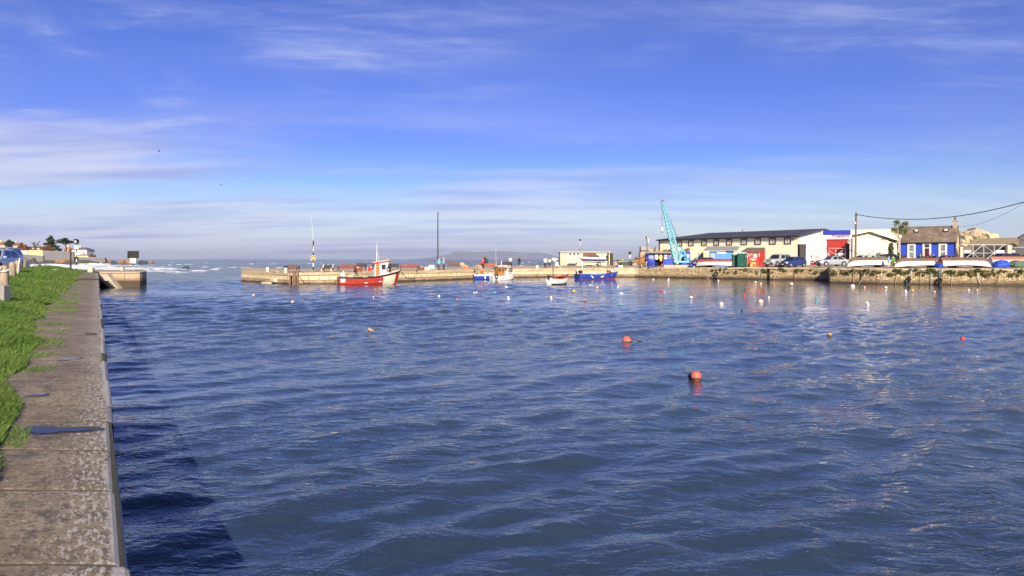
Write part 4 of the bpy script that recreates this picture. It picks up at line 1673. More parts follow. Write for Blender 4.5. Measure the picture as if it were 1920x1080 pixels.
def far_wall(label, px0, px1, pyt0, pyt1, pyb, Y, mat, thick=1.2, cat='wall', name='sea_wall', cap=True):
    a, b = G(px0, Y), G(px1, Y)
    z0 = P(0, pyb, Y).z - 0.6
    zt0, zt1 = P(0, pyt0, Y).z, P(0, pyt1, Y).z
    o = thing(name, label, cat, (0, 0, 0))
    mb, uv = MB(), []
    rows = []
    for i in range(9):
        t = i / 8
        p = a.lerp(b, t)
        zt = zt0 + (zt1 - zt0) * t + 0.12 * math.sin(i * 2.7 + px0)
        r = []
        for q in (0, .5, 1):
            r.append((p.x, p.y, z0 + (zt - z0) * q))
            uv.append(((p - a).length, (zt - z0) * q))
        for q in (1, 0):
            r.append((p.x, p.y + thick, z0 + (zt - z0) * q))
            uv.append(((p - a).length, (zt - z0) * q))
        rows.append(r)
    mb.grid(rows)
    n = 5
    mb.f += [tuple(range(n)), tuple(range(8 * n, 8 * n + n))]
    mb.mi += [0, 0]
    mb.build('wall_body', mat, o, uv=uv)
    if cap:
        cp = MB()
        for i in range(8):
            p, q = a.lerp(b, i / 8), a.lerp(b, (i + 1) / 8)
            z = (zt0 + (zt1 - zt0) * (i + .5) / 8) + 0.12
            cp.box(((p.x + q.x) / 2, (p.y + q.y) / 2 + thick / 2, z), ((q - p).length, thick + .3, .28))
        cp.build('capping', MATS['grey_stone'], o)
    return o


YELLOW = render_wall_mat('yellow_render', (0.70, 0.55, 0.26), 0.2)
CREAMR = render_wall_mat('cream_render', (0.78, 0.70, 0.50), 0.15)
far_wall('tall weathered grey sea wall below the two dark cypress trees', 80, 138, 471.3, 472.5, 494.5, 440, GREYWALL)
far_wall('lower grey sea wall running out to the point right of the white house', 138, 197, 482.6, 483.2, 493.8, 446, GREYWALL)
far_wall('low grey wall stepping down to the beach left of the tall sea wall', 42, 81, 476.5, 480, 495, 432, GREYWALL, cap=False)
far_wall('sunlit yellow garden wall beside the tall grey sea wall', 54, 80, 469.3, 469.0, 480, 452, YELLOW, 0.5, name='garden_wall')
far_wall('pale cream garden wall left of the yellow one', 33, 53, 469.8, 469.8, 478, 456, CREAMR, 0.5, name='garden_wall')

# white house with the hipped roof
def hipped_house(label, px0, px1, pyb, pye, pyr, r0, r1, Y, wallm, roofm, wins, depth=9, name='house', nm='window'):
    s = Y / F
    x0, x1 = G(px0, Y).x, G(px1, Y).x
    w = x1 - x0
    zb, ze, zr = P(0, pyb, Y).z, P(0, pye, Y).z, P(0, pyr, Y).z
    o = thing(name, label, 'house', (x0, Y, zb - 1))
    h = ze - zb + 1
    MB().box((w / 2, depth / 2, h / 2), (w, depth, h)).build('wall', wallm, o)
    e = 0.4
    a = [(-e, -e, h), (w + e, -e, h), (w + e, depth + e, h), (-e, depth + e, h)]
    hr = zr - zb + 1
    ra, rb = (w * r0, depth / 2, hr), (w * r1, depth / 2, hr)
    rf = MB().add(a + [ra, rb], [(0, 1, 5, 4), (1, 2, 5), (2, 3, 4, 5), (3, 0, 4), (3, 2, 1, 0)])
    ro = rf.build('roof', roofm, o)
    for (cx_, cw) in ((w * r0 + .6, 1.0),):
        MB().box((cx_, depth / 2, hr + .6), (cw, .8, 1.8)).build('chimney', MATS['pale_stone'], ro)
    for (a_, b_, c_, d_) in wins:
        win(o, w * a_, w * b_, h * c_, h * d_, 0, MATS['white_paint'], MATS['dark_glass'], fw=.14, depth=.1, sill=False)
    return o


WHITEH = render_wall_mat('white_house_render', (0.80, 0.79, 0.75), 0.1)
SLATEF = M('far_slate', (0.16, 0.13, 0.13), 0.8, var=0.2, scale=.5)
TILEF = M('far_tile', (0.30, 0.13, 0.08), 0.8, var=0.2, scale=.5)
hipped_house('white two storey house with hipped slate roof on the headland', 133.5, 162.5, 478.2, 468.2, 463.6, .28, .72, 470, WHITEH, SLATEF,
             [(.09, .17, .62, .84), (.30, .38, .62, .84), (.56, .64, .62, .84), (.80, .88, .62, .84), (.12, .2, .3, .5), (.56, .64, .3, .5), (.82, .9, .3, .5)])
hipped_house('low yellow seaside annex in front of the white house', 139, 170, 485, 478.6, 477.0, .3, .7, 455, YELLOW, SLATEF, [(.1, .16, .5, .8), (.4, .46, .5, .8)], 6)
hipped_house('tan gabled house among bare trees at the left edge of the far shore', -14, 9, 476, 459, 453, .3, .7, 540, render_wall_mat('tan_render', (.50, .38, .22), .2), TILEF, [(.55, .66, .62, .82), (.78, .88, .62, .82), (.3, .42, .62, .82)], 9)
hipped_house('brown roofed house with pale windows behind the autumn trees', 15, 34, 476, 460.5, 455, .35, .65, 560, render_wall_mat('buff_render', (.56, .46, .32), .2), TILEF, [(.12, .25, .62, .84), (.42, .55, .62, .84), (.7, .83, .62, .84)], 9)
hipped_house('small pink gabled cottage below the bare tree', 56, 74, 472, 464.5, 461, .4, .6, 520, render_wall_mat('pink_render', (.58, .42, .34), .15), SLATEF, [(.2, .32, .5, .8), (.6, .72, .5, .8)], 8)
hipped_house('orange roofed shed just right of the cypress trees', 119, 130, 473, 467, 463, .3, .6, 480, render_wall_mat('tan_render', (.5, .38, .22)), M('orange_tile', (.5, .18, .07), .8), [(.3, .5, .3, .7)], 5)
bs = thing('beach_shed', 'small red hut at the roadside below the autumn trees', 'hut', G(23.5, 330, 2.0))
MB().box((0, 0, 2.5), (1.9, 2, 3.0)).build('wall', MATS['red_paint'], bs)
MB().add([(-1.2, -1.2, 4), (1.2, -1.2, 4), (1.2, 1.2, 4), (-1.2, 1.2, 4), (0, -1.2, 4.9), (0, 1.2, 4.9)], [(0, 1, 4), (2, 3, 5), (1, 2, 5, 4), (3, 0, 4, 5), (0, 3, 2, 1)]).build('roof', MATS['dark_wood'], bs)


def tree(label, px, pyb, pyt, wpx, Y, leafm, kind='bush', seed=1, name='tree', n=900, size=0.55, cat='tree', group=None, barkm='dark_wood'):
    s = Y / F
    zb = P(0, pyb, Y).z
    H = (pyb - pyt) * s
    Wd = wpx * s
    o = thing(name, label, cat, G(px, Y, zb), 0, group)
    r = random.Random(seed)
    tr = MB()
    cl = []
    if kind == 'cypress':      # ragged horizontal plates
        tr.tube([(0, 0, -.5), (.1, 0, H * .4), (-.1, 0, H * .75), (0, 0, H * .97)], [.45, .35, .22, .06], 7)
        for i in range(17):
            t = 0.20 + .80 * i / 16
            rad = Wd / 2 * (1.0 - (t - .2) * 1.05) * r.uniform(.6, 1.08) + .25
            a = r.uniform(0, 6.28)
            c = (math.cos(a) * rad * .62, math.sin(a) * rad * .5, H * t)
            tr.tube([(0, 0, H * t * .85), c], [.12, .04], 5)
            cl.append((c, (rad * .62, rad * .5, H * .055)))
        cl.append(((0, 0, H * .5), (Wd * .16, Wd * .16, H * .4)))
    elif kind == 'flat':       # wind-shaped, bare leaning trunk and flat crown
        tr.tube([(Wd * .12, 0, -.5), (Wd * .10, 0, H * .3), (Wd * .02, 0, H * .62)], [.40, .34, .25], 7)
        for i in range(13):
            a = r.uniform(0, 6.28)
            q = r.uniform(.1, .95)
            c = (math.cos(a) * Wd * .42 * q, math.sin(a) * Wd * .3 * q, H * (.62 + .36 * r.random() * (1.1 - q)))
            tr.tube([(Wd * .06, 0, H * .45), (c[0] * .6 + .2, c[1] * .6, c[2] - H * .1), c], [.16, .1, .03], 5)
            cl.append((c, (Wd * r.uniform(.12, .2), Wd * .14, H * r.uniform(.05, .09))))
    elif kind == 'bare':
        for i in range(9):
            a = r.uniform(-1, 1)
            tip = (a * Wd * .5, r.uniform(-1, 1), H * r.uniform(.65, 1))
            tr.tube([(0, 0, -.5), (a * Wd * .12, 0, H * .4), tip], [.28, .16, .05], 5)
            for q in range(4):
                m_ = Vector((0, 0, H * .45)).lerp(Vector(tip), r.uniform(.3, .9))
                tr.tube([m_, m_ + Vector((r.uniform(-1, 1) * Wd * .18, 0, H * .16))], [.07, .03], 4)
            cl.append((tip, (Wd * .10, .8, H * .07)))
    else:
        tr.tube([(0, 0, -.5), (0, 0, H * .6)], [.3, .12], 6)
        for i in range(11):
            a = r.uniform(0, 6.28)
            q = math.sqrt(r.random())
            c = (math.cos(a) * Wd * .38 * q, math.sin(a) * Wd * .3 * q, H * (.30 + .55 * r.random() * (1.15 - q * .7)))
            tr.tube([(0, 0, H * .25), c], [.1, .03], 4)
            cl.append((c, (Wd * r.uniform(.12, .2), Wd * .15, H * r.uniform(.12, .2))))
    tr.build('trunk', MATS[barkm], o)
    leaves(cl, n, size, seed).build('crown', leafm, o, fix=False)
    return o


CYP = leaf_mat('cypress_leaf', (0.020, 0.045, 0.020), (0.045, 0.080, 0.028), .35)
AUT = leaf_mat('autumn_leaf', (0.22, 0.105, 0.035), (0.34, 0.17, 0.06), .25)
RUST = leaf_mat('rust_leaf', (0.22, 0.075, 0.035), (0.30, 0.13, 0.06), .25)
OLV = leaf_mat('olive_leaf', (0.09, 0.085, 0.03), (0.16, 0.13, 0.05), .25)
tree('tall ragged dark cypress tree above the tall grey sea wall', 95, 471, 442.2, 31, 462, CYP, 'cypress', 3, 'cypress_tree', 3200, .5)
tree('flat topped wind bent cypress tree leaning beside the white house', 121, 471.5, 444.5, 31, 466, CYP, 'flat', 8, 'cypress_tree', 2600, .5)
tree('wide rust brown bush spilling over the sea wall under the cypress trees', 91, 473, 460.5, 27, 455, RUST, 'bush', 5, 'shrub', 2600, .4, 'bush')
tree('bushy dark green shrub below the flat topped cypress', 111, 473.5, 462, 18, 456, CYP, 'bush', 6, 'shrub', 1600, .4, 'bush')
tree('orange autumn tree in the middle of the far shore', 40, 476, 452, 19, 500, AUT, 'bush', 12, 'autumn_tree', 1300, .45)
tree('brown autumn tree right of the orange one', 50, 474, 457, 18, 490, RUST, 'bush', 13, 'autumn_tree', 1200, .4)
tree('dark green pine at the left end of the far shore', 17, 474, 448.5, 24, 520, CYP, 'flat', 14, 'pine_tree', 1200, .5)
tree('bare leafless tree leaning between the autumn trees and the cypress', 66, 472, 452, 18, 495, OLV, 'bare', 15, 'bare_tree', 90, .3)
tree('low olive bush at the end of the far road behind the parked cars', 12, 476, 464, 16, 420, OLV, 'bush', 16, 'shrub', 800, .4, 'bush')
tree('yellowish hedge bush above the yellow garden wall', 64, 474, 464.5, 17, 466, OLV, 'bush', 17, 'shrub', 900, .4, 'bush')
tree('low brown bush at the seaward end of the yellow annex', 172, 485, 475.5, 12, 452, RUST, 'bush', 18, 'shrub', 700, .4, 'bush')

ROCKB = M('brown_rock', (0.30, 0.17, 0.09), 0.9, var=0.35, scale=0.25, bump=.6, dirt=.4, dirtcol=(.08, .06, .05))
ROCKD = M('dark_rock', (0.060, 0.062, 0.070), 0.85, var=0.4, scale=0.3, bump=.6)


def rock(label, px, pyb, pyt, wpx, Y, mat, seed, zoff=0, group=None, name='rock', sub=4):
    s = Y / F
    hgt = (pyb - pyt) * s
    o = rock_mesh((wpx * s / 2 * .9, wpx * s / 2 * .7, hgt * .72), seed, sub, .42).build(name, mat, None, smooth=35)
    o.location = G(px, Y, P(0, pyb, Y).z + hgt * .15)
    return tag(o, label, 'rock', group)


rock('big rust orange boulder against the foot of the tall sea wall', 115, 495, 484, 25, 428, ROCKB, 2)
for i, (px, pyb, pyt, w, lab, m_) in enumerate([
        (60, 495, 484, 22, 'dark wet rocks below the yellow garden wall', ROCKD), (204, 493.5, 486, 12, 'brown rock at the tip of the lower sea wall', ROCKB),
        (213, 493, 489, 11, 'flat dark skerry just right of the sea wall tip', ROCKD), (228, 492.6, 485.8, 17, 'brown skerry left of the black signboard', ROCKB),
        (243, 493, 484.9, 19, 'tallest brown skerry behind the black signboard', ROCKB), (268, 492.6, 488.2, 18, 'dark skerry just right of the black signboard', ROCKD),
        (284, 492.8, 489.2, 12, 'outermost rusty skerry in the surf', ROCKB)]):
    rock(lab, px, pyb, pyt, w, 560 if px > 199 else 405, m_, 20 + i, group='rocks and skerries off the headland')
rock('lone dark rock awash in open water between the two pierheads', 348, 503.5, 497.5, 13, 236, ROCKD, 41)

# things on the grass bank
def bz(px, Y):
    return bank_z(G(px, Y).x - QS * Y, Y)[0]


YW = 76.0
rw = thing('rubble_wall', 'short rough stone wall at the end of the road behind the bollards', 'wall')
pts = [(G(px, YW).x, YW, P(0, py, YW).z) for px, py in ((17, 479.5), (24, 480), (32, 480.5), (38, 481), (44, 483), (48, 489))]
wall_strip(pts, 1.6, 'wall_body', FIELD, rw)
wall_strip([(x, y + .7, z - .02) for x, y, z in pts], 1.6, 'back_face', FIELD, rw)
MB().grid([[(x, y, z) for x, y, z in pts], [(x, y + .7, z - .02) for x, y, z in pts]]).build('wall_top', MATS['grey_stone'], rw, fix=False)
ew = MB().grid([[(pts[-1][0], YW, 1.6), (pts[-1][0], YW, pts[-1][2])], [(pts[-1][0], YW + .7, 1.6), (pts[-1][0], YW + .7, pts[-1][2] - .02)]])
ew.build('wall_end', MATS['grey_stone'], rw, fix=False)


def stone_post(label, px, pyt, Y, wpx, hgt, mat, group='stone bollards along the grass bank', round_=True):
    s = Y / F
    z = P(0, pyt, Y).z - hgt
    o = thing('stone_bollard', label, 'bollard', G(px, Y, z), 0.1, group)
    w = wpx * s
    if round_:
        pr = [(w * .52, -.3), (w * .50, .1), (w * .47, hgt * .8), (w * .43, hgt * .92), (w * .28, hgt * .985), (w * .06, hgt)]
        MB().lathe(pr, (0, 0, 0), 14).build('post', mat, o, smooth=50)
    else:
        MB().box((0, 0, hgt / 2 - .15), (w, w, hgt + .3), bev=.04).build('post', mat, o)
    return o


POST = M('weathered_granite', (0.38, 0.30, 0.22), 0.9, var=0.3, scale=3, dirt=.75, dirtcol=(.07, .05, .04), bump=.4)
a = stone_post('nearest rounded stone bollard with a white rope round its top', 7.5, 497.5, 20.5, 16, 1.0, POST)
MB().torus((0, 0, .86), .135, .025, 'Z', mt=Matrix.Rotation(.35, 3, 'X')).build('rope_loop', MATS['rope_white'], a, smooth=180)
MB().tube([(.0, -.15, .95), (-.06, -.16, .78), (-.16, -.1, .66)], .028, 7).build('rope_end', MATS['rope_white'], a, smooth=180)
stone_post('middle rounded stone bollard beside the parked cars', 23, 491.5, 36, 11, .75, POST)
stone_post('furthest rounded stone bollard behind the leaning white stake', 33, 488, 43, 10, .8, POST)
Yb = 20.0
cb = thing('concrete_block', 'square grey concrete block at the foot of the nearest bollard', 'block', G(5.5, Yb, P(0, 568, Yb).z), .05)
MB().box((0, 0, .25), (.25, .3, .52), bev=.02).build('block', MATS['grey_stone'], cb)
ws = thing('white_stake', 'thin leaning white stake on the grass beside the bollards', 'stake', G(31.5, 40, P(0, 521, 40).z))
MB().tube([(0, 0, -.2), (.06, .02, .5), (.16, 0, 1.05)], .028, 8).build('stake', MATS['white_paint'], ws)
MB().ball((.165, 0, 1.09), .055).build('stake_top', MATS['rope_white'], ws)

for lab, px, pyt, pyb, w, Y in (('square stone block in the grass nearest the parked cars', 69, 495.5, 502.5, 10, 68), ('square stone block standing in the middle of the grass bank', 104, 504.5, 514.5, 10, 60),
                                ('pale square stone block where the grass meets the path', 171, 501.8, 512.0, 9, 73), ('small square stone block on the pierhead left of the signboard', 229, 500.5, 508.0, 6, 80)):
    hgt = (pyb - pyt) * Y / F
    o = thing('stone_block', lab, 'stone block', G(px, Y, P(0, pyb, Y).z), .06, 'stone blocks at the end of the quay')
    MB().box((0, 0, hgt / 2 - .1), (w * Y / F, w * Y / F, hgt + .2), bev=.04).build('block', MATS['pale_stone'] if px > 150 else MATS['grey_stone'], o)

Y = 74
dp = thing('timber_post', 'dark timber post standing alone at the end of the grass', 'post', G(132.5, Y, 1.6))
hp = P(0, 470, Y).z - 1.6
MB().box((0, 0, hp / 2), (.13, .13, hp), bev=.02).build('post', MATS['dark_wood'], dp)
MB().box((0, 0, hp + .03), (.17, .17, .06)).build('post_cap', MATS['brown_wood'], dp)

def striped(mb_or_none, parent, x, y, z0, z1, r, n, names=('white_band', 'black_band'), first=0):
    hgt = (z1 - z0) / n
    for i in range(n):
        MB().tube([(x, y, z0 + i * hgt), (x, y, z0 + (i + 1) * hgt)], r, 10).build('band', MATS['white_paint' if (i + first) % 2 == 0 else 'black_paint'], parent, smooth=40)


Y = 73
sp_ = thing('beacon_pole', 'black and white banded pole with a lamp box and white board near the white house', 'beacon', G(143.5, Y, 1.6))
z = lambda py: P(0, py, Y).z - 1.6
striped(None, sp_, 0, 0, 0, z(467), .05, 7, first=1)
MB().tube([(0, 0, z(467)), (0, 0, z(457.5))], .04, 8).build('mast', MATS['black_paint'], sp_)
MB().box((.02, -.07, z(464)), (.46, .05, .36), bev=.01).build('white_board', MATS['white_paint'], sp_)
lb = MB().box((0, 0, z(453)), (.38, .30, .46), bev=.04).build('lamp_box', MATS['black_paint'], sp_)
MB().lathe([(.11, 0), (.11, .03)], (0, -.15, z(453)), 14, mt=Matrix.Rotation(PI / 2, 3, 'X')).build('lens', M('lens', (.75, .78, .68), .15), lb)
MB().box((0, -.19, z(448.6)), (.40, .20, .03)).build('hood', MATS['black_paint'], lb)

Y = 78
sb = thing('harbour_signboard', 'large black board above a cream panel on two banded legs on the pierhead', 'signboard', G(250, Y, 1.62))
z = lambda py: P(0, py, Y).z - 1.62
x = lambda px: (px - 250) * Y / F
for lx in (244.5, 255):
    striped(None, sb, x(lx), 0, 0, z(494), .055, 5, first=1)
    MB().bar((x(lx), .06, z(494)), (x(lx), .06, z(473)), .08).build('leg', MATS['dark_wood'], sb)
MB().box((x(250), 0, z(477.7)), (x(259.5) - x(240.5), .10, z(471.4) - z(484)), bev=.02).build('black_board', M('board_black', (.022, .020, .018), .6, var=.4, scale=1.5), sb)
fr = MB()
for xx in (240.6, 259.4):
    fr.box((x(xx), -.04, z(477.7)), (.09, .14, z(471) - z(484.4)))
fr.box((0, -.04, z(471.3)), (x(259.9) - x(240.1), .14, .07))
fr.build('board_frame', MATS['black_paint'], sb)
MB().box((x(250), -.03, z(488.9)), (x(256) - x(244.6), .06, z(484.4) - z(493.7))).build('cream_panel', MATS['cream_paint'], sb)

car('suv', 'pale blue car with its dark windscreen towards the bollards at the left edge', 'paleblue', (0.42, 0.50, 0.66), G(0, 57, 2.05), R(104), plate=False)
car('hatch', 'silver blue car cut by the left edge in front of the pale blue one', 'silverblue', (0.45, 0.50, 0.60), G(-11, 43, 2.05), R(104), plate=False)

M('dark_iron', (.05, .035, .028), .8, var=.3)
mr = thing('mooring_ring', 'dark iron mooring ring lying on the path slabs near the quay edge', 'ring', G(166, 13.6, 1.42), .3)
MB().torus((0, 0, .02), .055, .011, 'Z').build('ring', MATS['dark_iron'], mr, smooth=180)
MB().box((.10, 0, .01), (.09, .04, .03), bev=.01).build('ring_plate', MATS['dark_iron'], mr)

# ================================================================== ON THE PIER
def bench(label, px, py, wpx, wood, ends, rz=0.0, hgt=0.85, group='benches along the pier'):
    loc = deck(px, py)
    w = wpx * loc.y / F
    o = thing('bench', label, 'bench', loc, rz, group)
    s_ = MB()
    for k in range(4):
        s_.box((0, -.08 - .13 * k, .44), (w * .96, .11, .045))
    s_.bar((-w * .47, -.28, .41), (w * .47, -.28, .41), .06, .05)
    s_.build('seat', wood, o)
    b = MB()
    for k in range(3):
        b.box((0, .03 + .035 * k, .53 + .125 * k), (w * .97, .035, .105))
    b.box((0, .06, .63), (.05, .03, .40))
    b.build('backrest', wood, o)
    for sx in (-1, 1):
        l = MB()
        if ends == 'pale_stone':
            l.prism([(.16, 0), (-.50, 0), (-.50, .42), (-.08, .46), (.10, .90), (.20, .90)], lambda u, v: Vector((sx * w * .38 - .06, u, v)), lambda u, v: Vector((sx * w * .38 + .06, u, v)))
        else:
            x = sx * w * .46
            l.bar((x, -.46, 0), (x, -.46, .46), .06)
            l.bar((x, .02, 0), (x, .14, hgt), .06)
            l.bar((x, -.46, .40), (x, .05, .42), .05)
            l.bar((x, -.50, .62), (x, .09, .64), .05)
            l.bar((x, -.46, .4), (x, -.48, .63), .05)
        l.build('leg', MATS[ends], o)
    return o


bench('dark slatted bench between the second cream bollard and the banded lifebuoy pole', 550, 506.6, 26, MATS['brown_wood'], 'dark_wood', R(-14))
bench('dark bench with two pale stone ends right of the banded lifebuoy pole', 615, 505.6, 25, MATS['dark_wood'], 'pale_stone', R(-8))
bench('long red plank bench behind the stern of the red boat', 651, 507.2, 36, MATS['red_wood'], 'dark_wood', R(-8), .72)
bench('small dark bench just right of the long red one', 678, 503.6, 19, MATS['dark_wood'], 'dark_wood', R(-4))
bench('dark bench half hidden by the red boat wheelhouse', 739, 503.4, 17, MATS['dark_wood'], 'dark_wood', R(2))
bench('red brown bench beyond the bow of the red boat', 767, 505.2, 33, MATS['red_wood'], 'dark_wood', R(4), .78)
bench('dark brown bench right of the couple by the tall mast', 850, 500.6, 21, MATS['brown_wood'], 'dark_wood', R(6))
bench('orange red bench above the boat with the wooden cabin', 914, 503.2, 40, M('orange_wood', (.38, .10, .04), .7, var=.25, scale=4), 'dark_wood', R(8), .8)
bench('dark heaped bench in front of the man in the white top', 951, 499.5, 17, MATS['dark_wood'], 'dark_wood', R(8), .7)


def bollard(label, px, pyb, pyt, w, cap=False):
    loc = deck(px, pyb)
    s = loc.y / F
    h = (pyb - pyt) * s
    o = thing('pier_bollard', label, 'bollard', loc, 0, 'cream bollards on the pier')
    MB().lathe([(w * s * .52, -.1), (w * s * .50, .05), (w * s * .47, h * .9), (w * s * .44, h * .98), (w * s * .2, h)], (0, 0, 0), 16).build('post', MATS['cream_paint'], o, smooth=40)
    if cap:
        MB().lathe([(.24, 0), (.26, .06), (.20, .15), (.05, .19)], (0, 0, h), 14).build('cap', MATS['black_paint'], o, smooth=50)
    return o


bollard('plain cream bollard at the outer tip of the pier', 501.5, 508, 499.5, 5.5)
bollard('cream bollard with a black cap beside the first dark bench', 536, 510, 500, 6, True)
bollard('small white bollard behind the middle of the red boat', 690, 503.8, 496.8, 3.2)
bollard('cream bollard standing above the little white boat', 1007, 501.9, 496, 5.5)

# banded pole with lifebuoy board and whip aerial
loc = deck(587.5, 506)
s = loc.y / F
z = lambda py: P(0, py, loc.y).z - loc.z
lp = thing('lifebuoy_pole', 'black and white banded pole with a cream lifebuoy board and thin leaning aerial', 'pole', loc)
for pa, pb, q in ((506.4, 500, 0), (500, 492.5, 1), (492.5, 470, 0), (470, 466, 1), (466, 451, 0)):
    MB().tube([(0, 0, z(pa)), (0, 0, z(pb))], .075, 10).build('band', MATS['white_paint' if q else 'black_paint'], lp, smooth=40)
MB().tube([(-.02, 0, z(452)), (-.10, 0, z(430)), (-.26, 0, z(408))], [.022, .016, .012], 5).build('aerial', MATS['white_paint'], lp)
MB().box((.07, -.09, z(467)), (.12, .10, 13 * s), bev=.02).build('junction_box', MATS['galv'], lp)
lbd = MB().prism([(-.27, 0), (.27, 0), (.27, .36), (.19, .52), (0, .58), (-.19, .52), (-.27, .36)], lambda u, v: Vector((u, -.12, v + z(488))), lambda u, v: Vector((u, -.08, v + z(488)))).build('lifebuoy_board', M('board_yellow', (.76, .62, .26), .6), lp)
MB().torus((0, -.16, z(483.5)), .17, .05, 'Y').build('lifebuoy', MATS['rust'], lbd, smooth=180)

loc = deck(821, 500)
tm_ = thing('tall_mast', 'tall bare dark mast rising from the pier behind the couple', 'mast', loc)
zt = P(0, 399, loc.y).z - loc.z
MB().tube([(0, 0, 0), (0, 0, zt * .45), (0, 0, zt)], [.12, .095, .075], 12).build('pole', M('mast_dark', (.05, .045, .05), .6), tm_, smooth=50)
MB().lathe([(.22, 0), (.22, .10), (.12, .14)], (0, 0, 0), 14).build('base_plate', MATS['rust'], tm_)
MB().lathe([(.10, zt), (.10, zt + .07), (.03, zt + .10)], (0, 0, 0), 10).build('mast_cap', MATS['black_paint'], tm_)

# clutter on the pier by the couple
def fish_box(label, px, py, mat, rz, k):
    cr = thing('fish_box', label, 'box', deck(px, py), rz, 'fish boxes on the pier')
    cr.scale = (k, k, k)
    bx = MB()
    for (c, d) in (((0, 0, .03), (.62, .42, .05)), ((0, -.20, .24), (.62, .03, .42)), ((0, .20, .24), (.62, .03, .42)), ((-.30, 0, .24), (.03, .38, .42)), ((.30, 0, .24), (.03, .38, .42))):
        bx.box(c, d)
    bx.build('box_body', MATS[mat], cr)
    MB().box((0, -.23, .38), (.24, .03, .07)).build('grip', MATS['pale_metal'], cr)


for a_ in (('cream fish box standing on the pier left of the tall mast', 800.5, 505.3, 'cream_paint', .2, 1.0), ('red fish box on the pier above the open well of the red boat', 696, 505.6, 'red_paint', .3, 1.3),
           ('orange fish box beside the red one above the well of the red boat', 703, 505.2, 'orange_plastic', -.1, 1.2), ('red wood box against the right end of the long red bench', 671.5, 506.6, 'red_wood', .1, 1.3),
           ('rusty box on the pier right of the red brown bench', 790, 505.2, 'rust', .4, 1.2), ('orange fish box beside the tan heap of netting', 873, 501.2, 'orange_plastic', .2, 1.1)):
    fish_box(*a_)
nt = rock_mesh((.55, .4, .5), 5, 3, .5).build('net_heap', M('net_white', (.62, .62, .60), .9, var=.4, scale=8, bump=.5), None, smooth=60)
nt.location = deck(811, 502) + Vector((0, 0, .12))
tag(nt, 'crumpled white net heaped beside the tall mast', 'net')
nt2 = rock_mesh((.62, .5, .62), 9, 3, .5).build('net_heap', M('net_tan', (.42, .36, .24), .9, var=.4, scale=8, bump=.5), None, smooth=60)
nt2.location = deck(867.5, 500.6) + Vector((0, 0, .15))
tag(nt2, 'tan heap of netting right of the dark brown bench', 'net')
rp = MB()
for k in range(5):
    rp.torus((0, 0, .03 + .045 * k), .42 - .03 * k, .035, 'Z')
ro = rp.build('rope_coil', MATS['rope_tan'], None, smooth=180)
ro.location = deck(520, 510.5)
tag(ro, 'tan rope coil lying on the pier between the cream bollards', 'rope coil')

# pots by the orange bench
def lobster_pot(label, px, py, sc=1.0, col='rope_tan', rz=.3):
    loc = deck(px, py)
    o = thing('lobster_pot', label, 'lobster pot', loc, rz, 'lobster pots on the quay')
    b = MB().box((0, 0, .03), (.75 * sc, .5 * sc, .05))
    b.build('base', MATS['dark_wood'], o)
    f = MB()
    for k in range(5):
        x = (-.35 + .175 * k) * sc
        f.tube([(x, .24 * sc * math.cos(a), .05 + .42 * sc * math.sin(a)) for a in np.linspace(0, PI, 9)], .022, 5)
    for a in np.linspace(.2, PI - .2, 7):
        f.tube([(-.36 * sc, .24 * sc * math.cos(a), .05 + .42 * sc * math.sin(a)), (.36 * sc, .24 * sc * math.cos(a), .05 + .42 * sc * math.sin(a))], .012, 4)
    f.build('frame', MATS[col], o)
    return o


lobster_pot('lobster pot on the pier edge left of the person in red', 893, 505, 1.3)
lobster_pot('lobster pot standing just behind the one on the pier edge', 897, 503.4, 1.3, 'cream_paint', 1.0)
lobster_pot('lobster pot in front of the dark heaped bench', 953, 500.6, 1.1, 'rope_white')

# ------------------------------------------------------------------ people
def dk(px, py):
    return deck(px, py)


person('man in a turquoise jacket with grey hair by the tall mast', dk(823, 505.2), R(-30), (.16, .50, .52), (.09, .07, .06), (.55, .52, .48), h=1.62, seed=1)
person('man in a grey top with a black shoulder bag facing the turquoise jacket', dk(832, 505.4), R(80), (.45, .42, .38), (.025, .025, .03), (.60, .58, .55), h=1.66, bag=(.02, .02, .02), seed=2)
person('person in a red jacket standing by the orange red bench', dk(905.5, 502.9), R(10), (.50, .06, .06), (.03, .03, .04), h=1.64, seed=3, hat=(.03, .03, .03))
person('tallest person in black just behind the red jacket', G(909, 116, deckz(909, 116)), R(200), (.022, .022, .028), (.02, .02, .025), h=1.78, seed=4)
person('person in dark green right of the tall one in black', G(912.5, 115, deckz(912.5, 115)), R(170), (.035, .07, .055), (.03, .04, .06), h=1.66, seed=5)
person('man in a loose white top and dark trousers near the end of the benches', dk(957, 499), R(185), (.72, .70, .64), (.03, .028, .03), (.3, .22, .15), h=1.62, seed=6)
person('lone figure all in black standing apart on the pier', dk(973.5, 498.6), R(190), (.02, .02, .026), (.025, .025, .035), h=1.64, seed=7)
person('person crouching on the orange red bench end in dark clothes', deck(926, 503.0) + Vector((0, .6, .0)), R(30), (.03, .028, .03), (.10, .03, .03), pose='sit', h=1.5, seed=8)
person('man in a white shirt and black trousers left of the cream shed', dk(1022.6, 501.6), R(185), (.76, .76, .78), (.018, .018, .022), (.18, .09, .05), h=1.78, seed=9)
person('person in a beige top holding a rail beside the white shirted man', dk(1030.5, 499), R(160), (.62, .58, .48), (.02, .022, .03), (.04, .03, .025), h=1.5, seed=10)

# ------------------------------------------------------------------ boats afloat
def at(px, py):
    return G(px, WY(py))


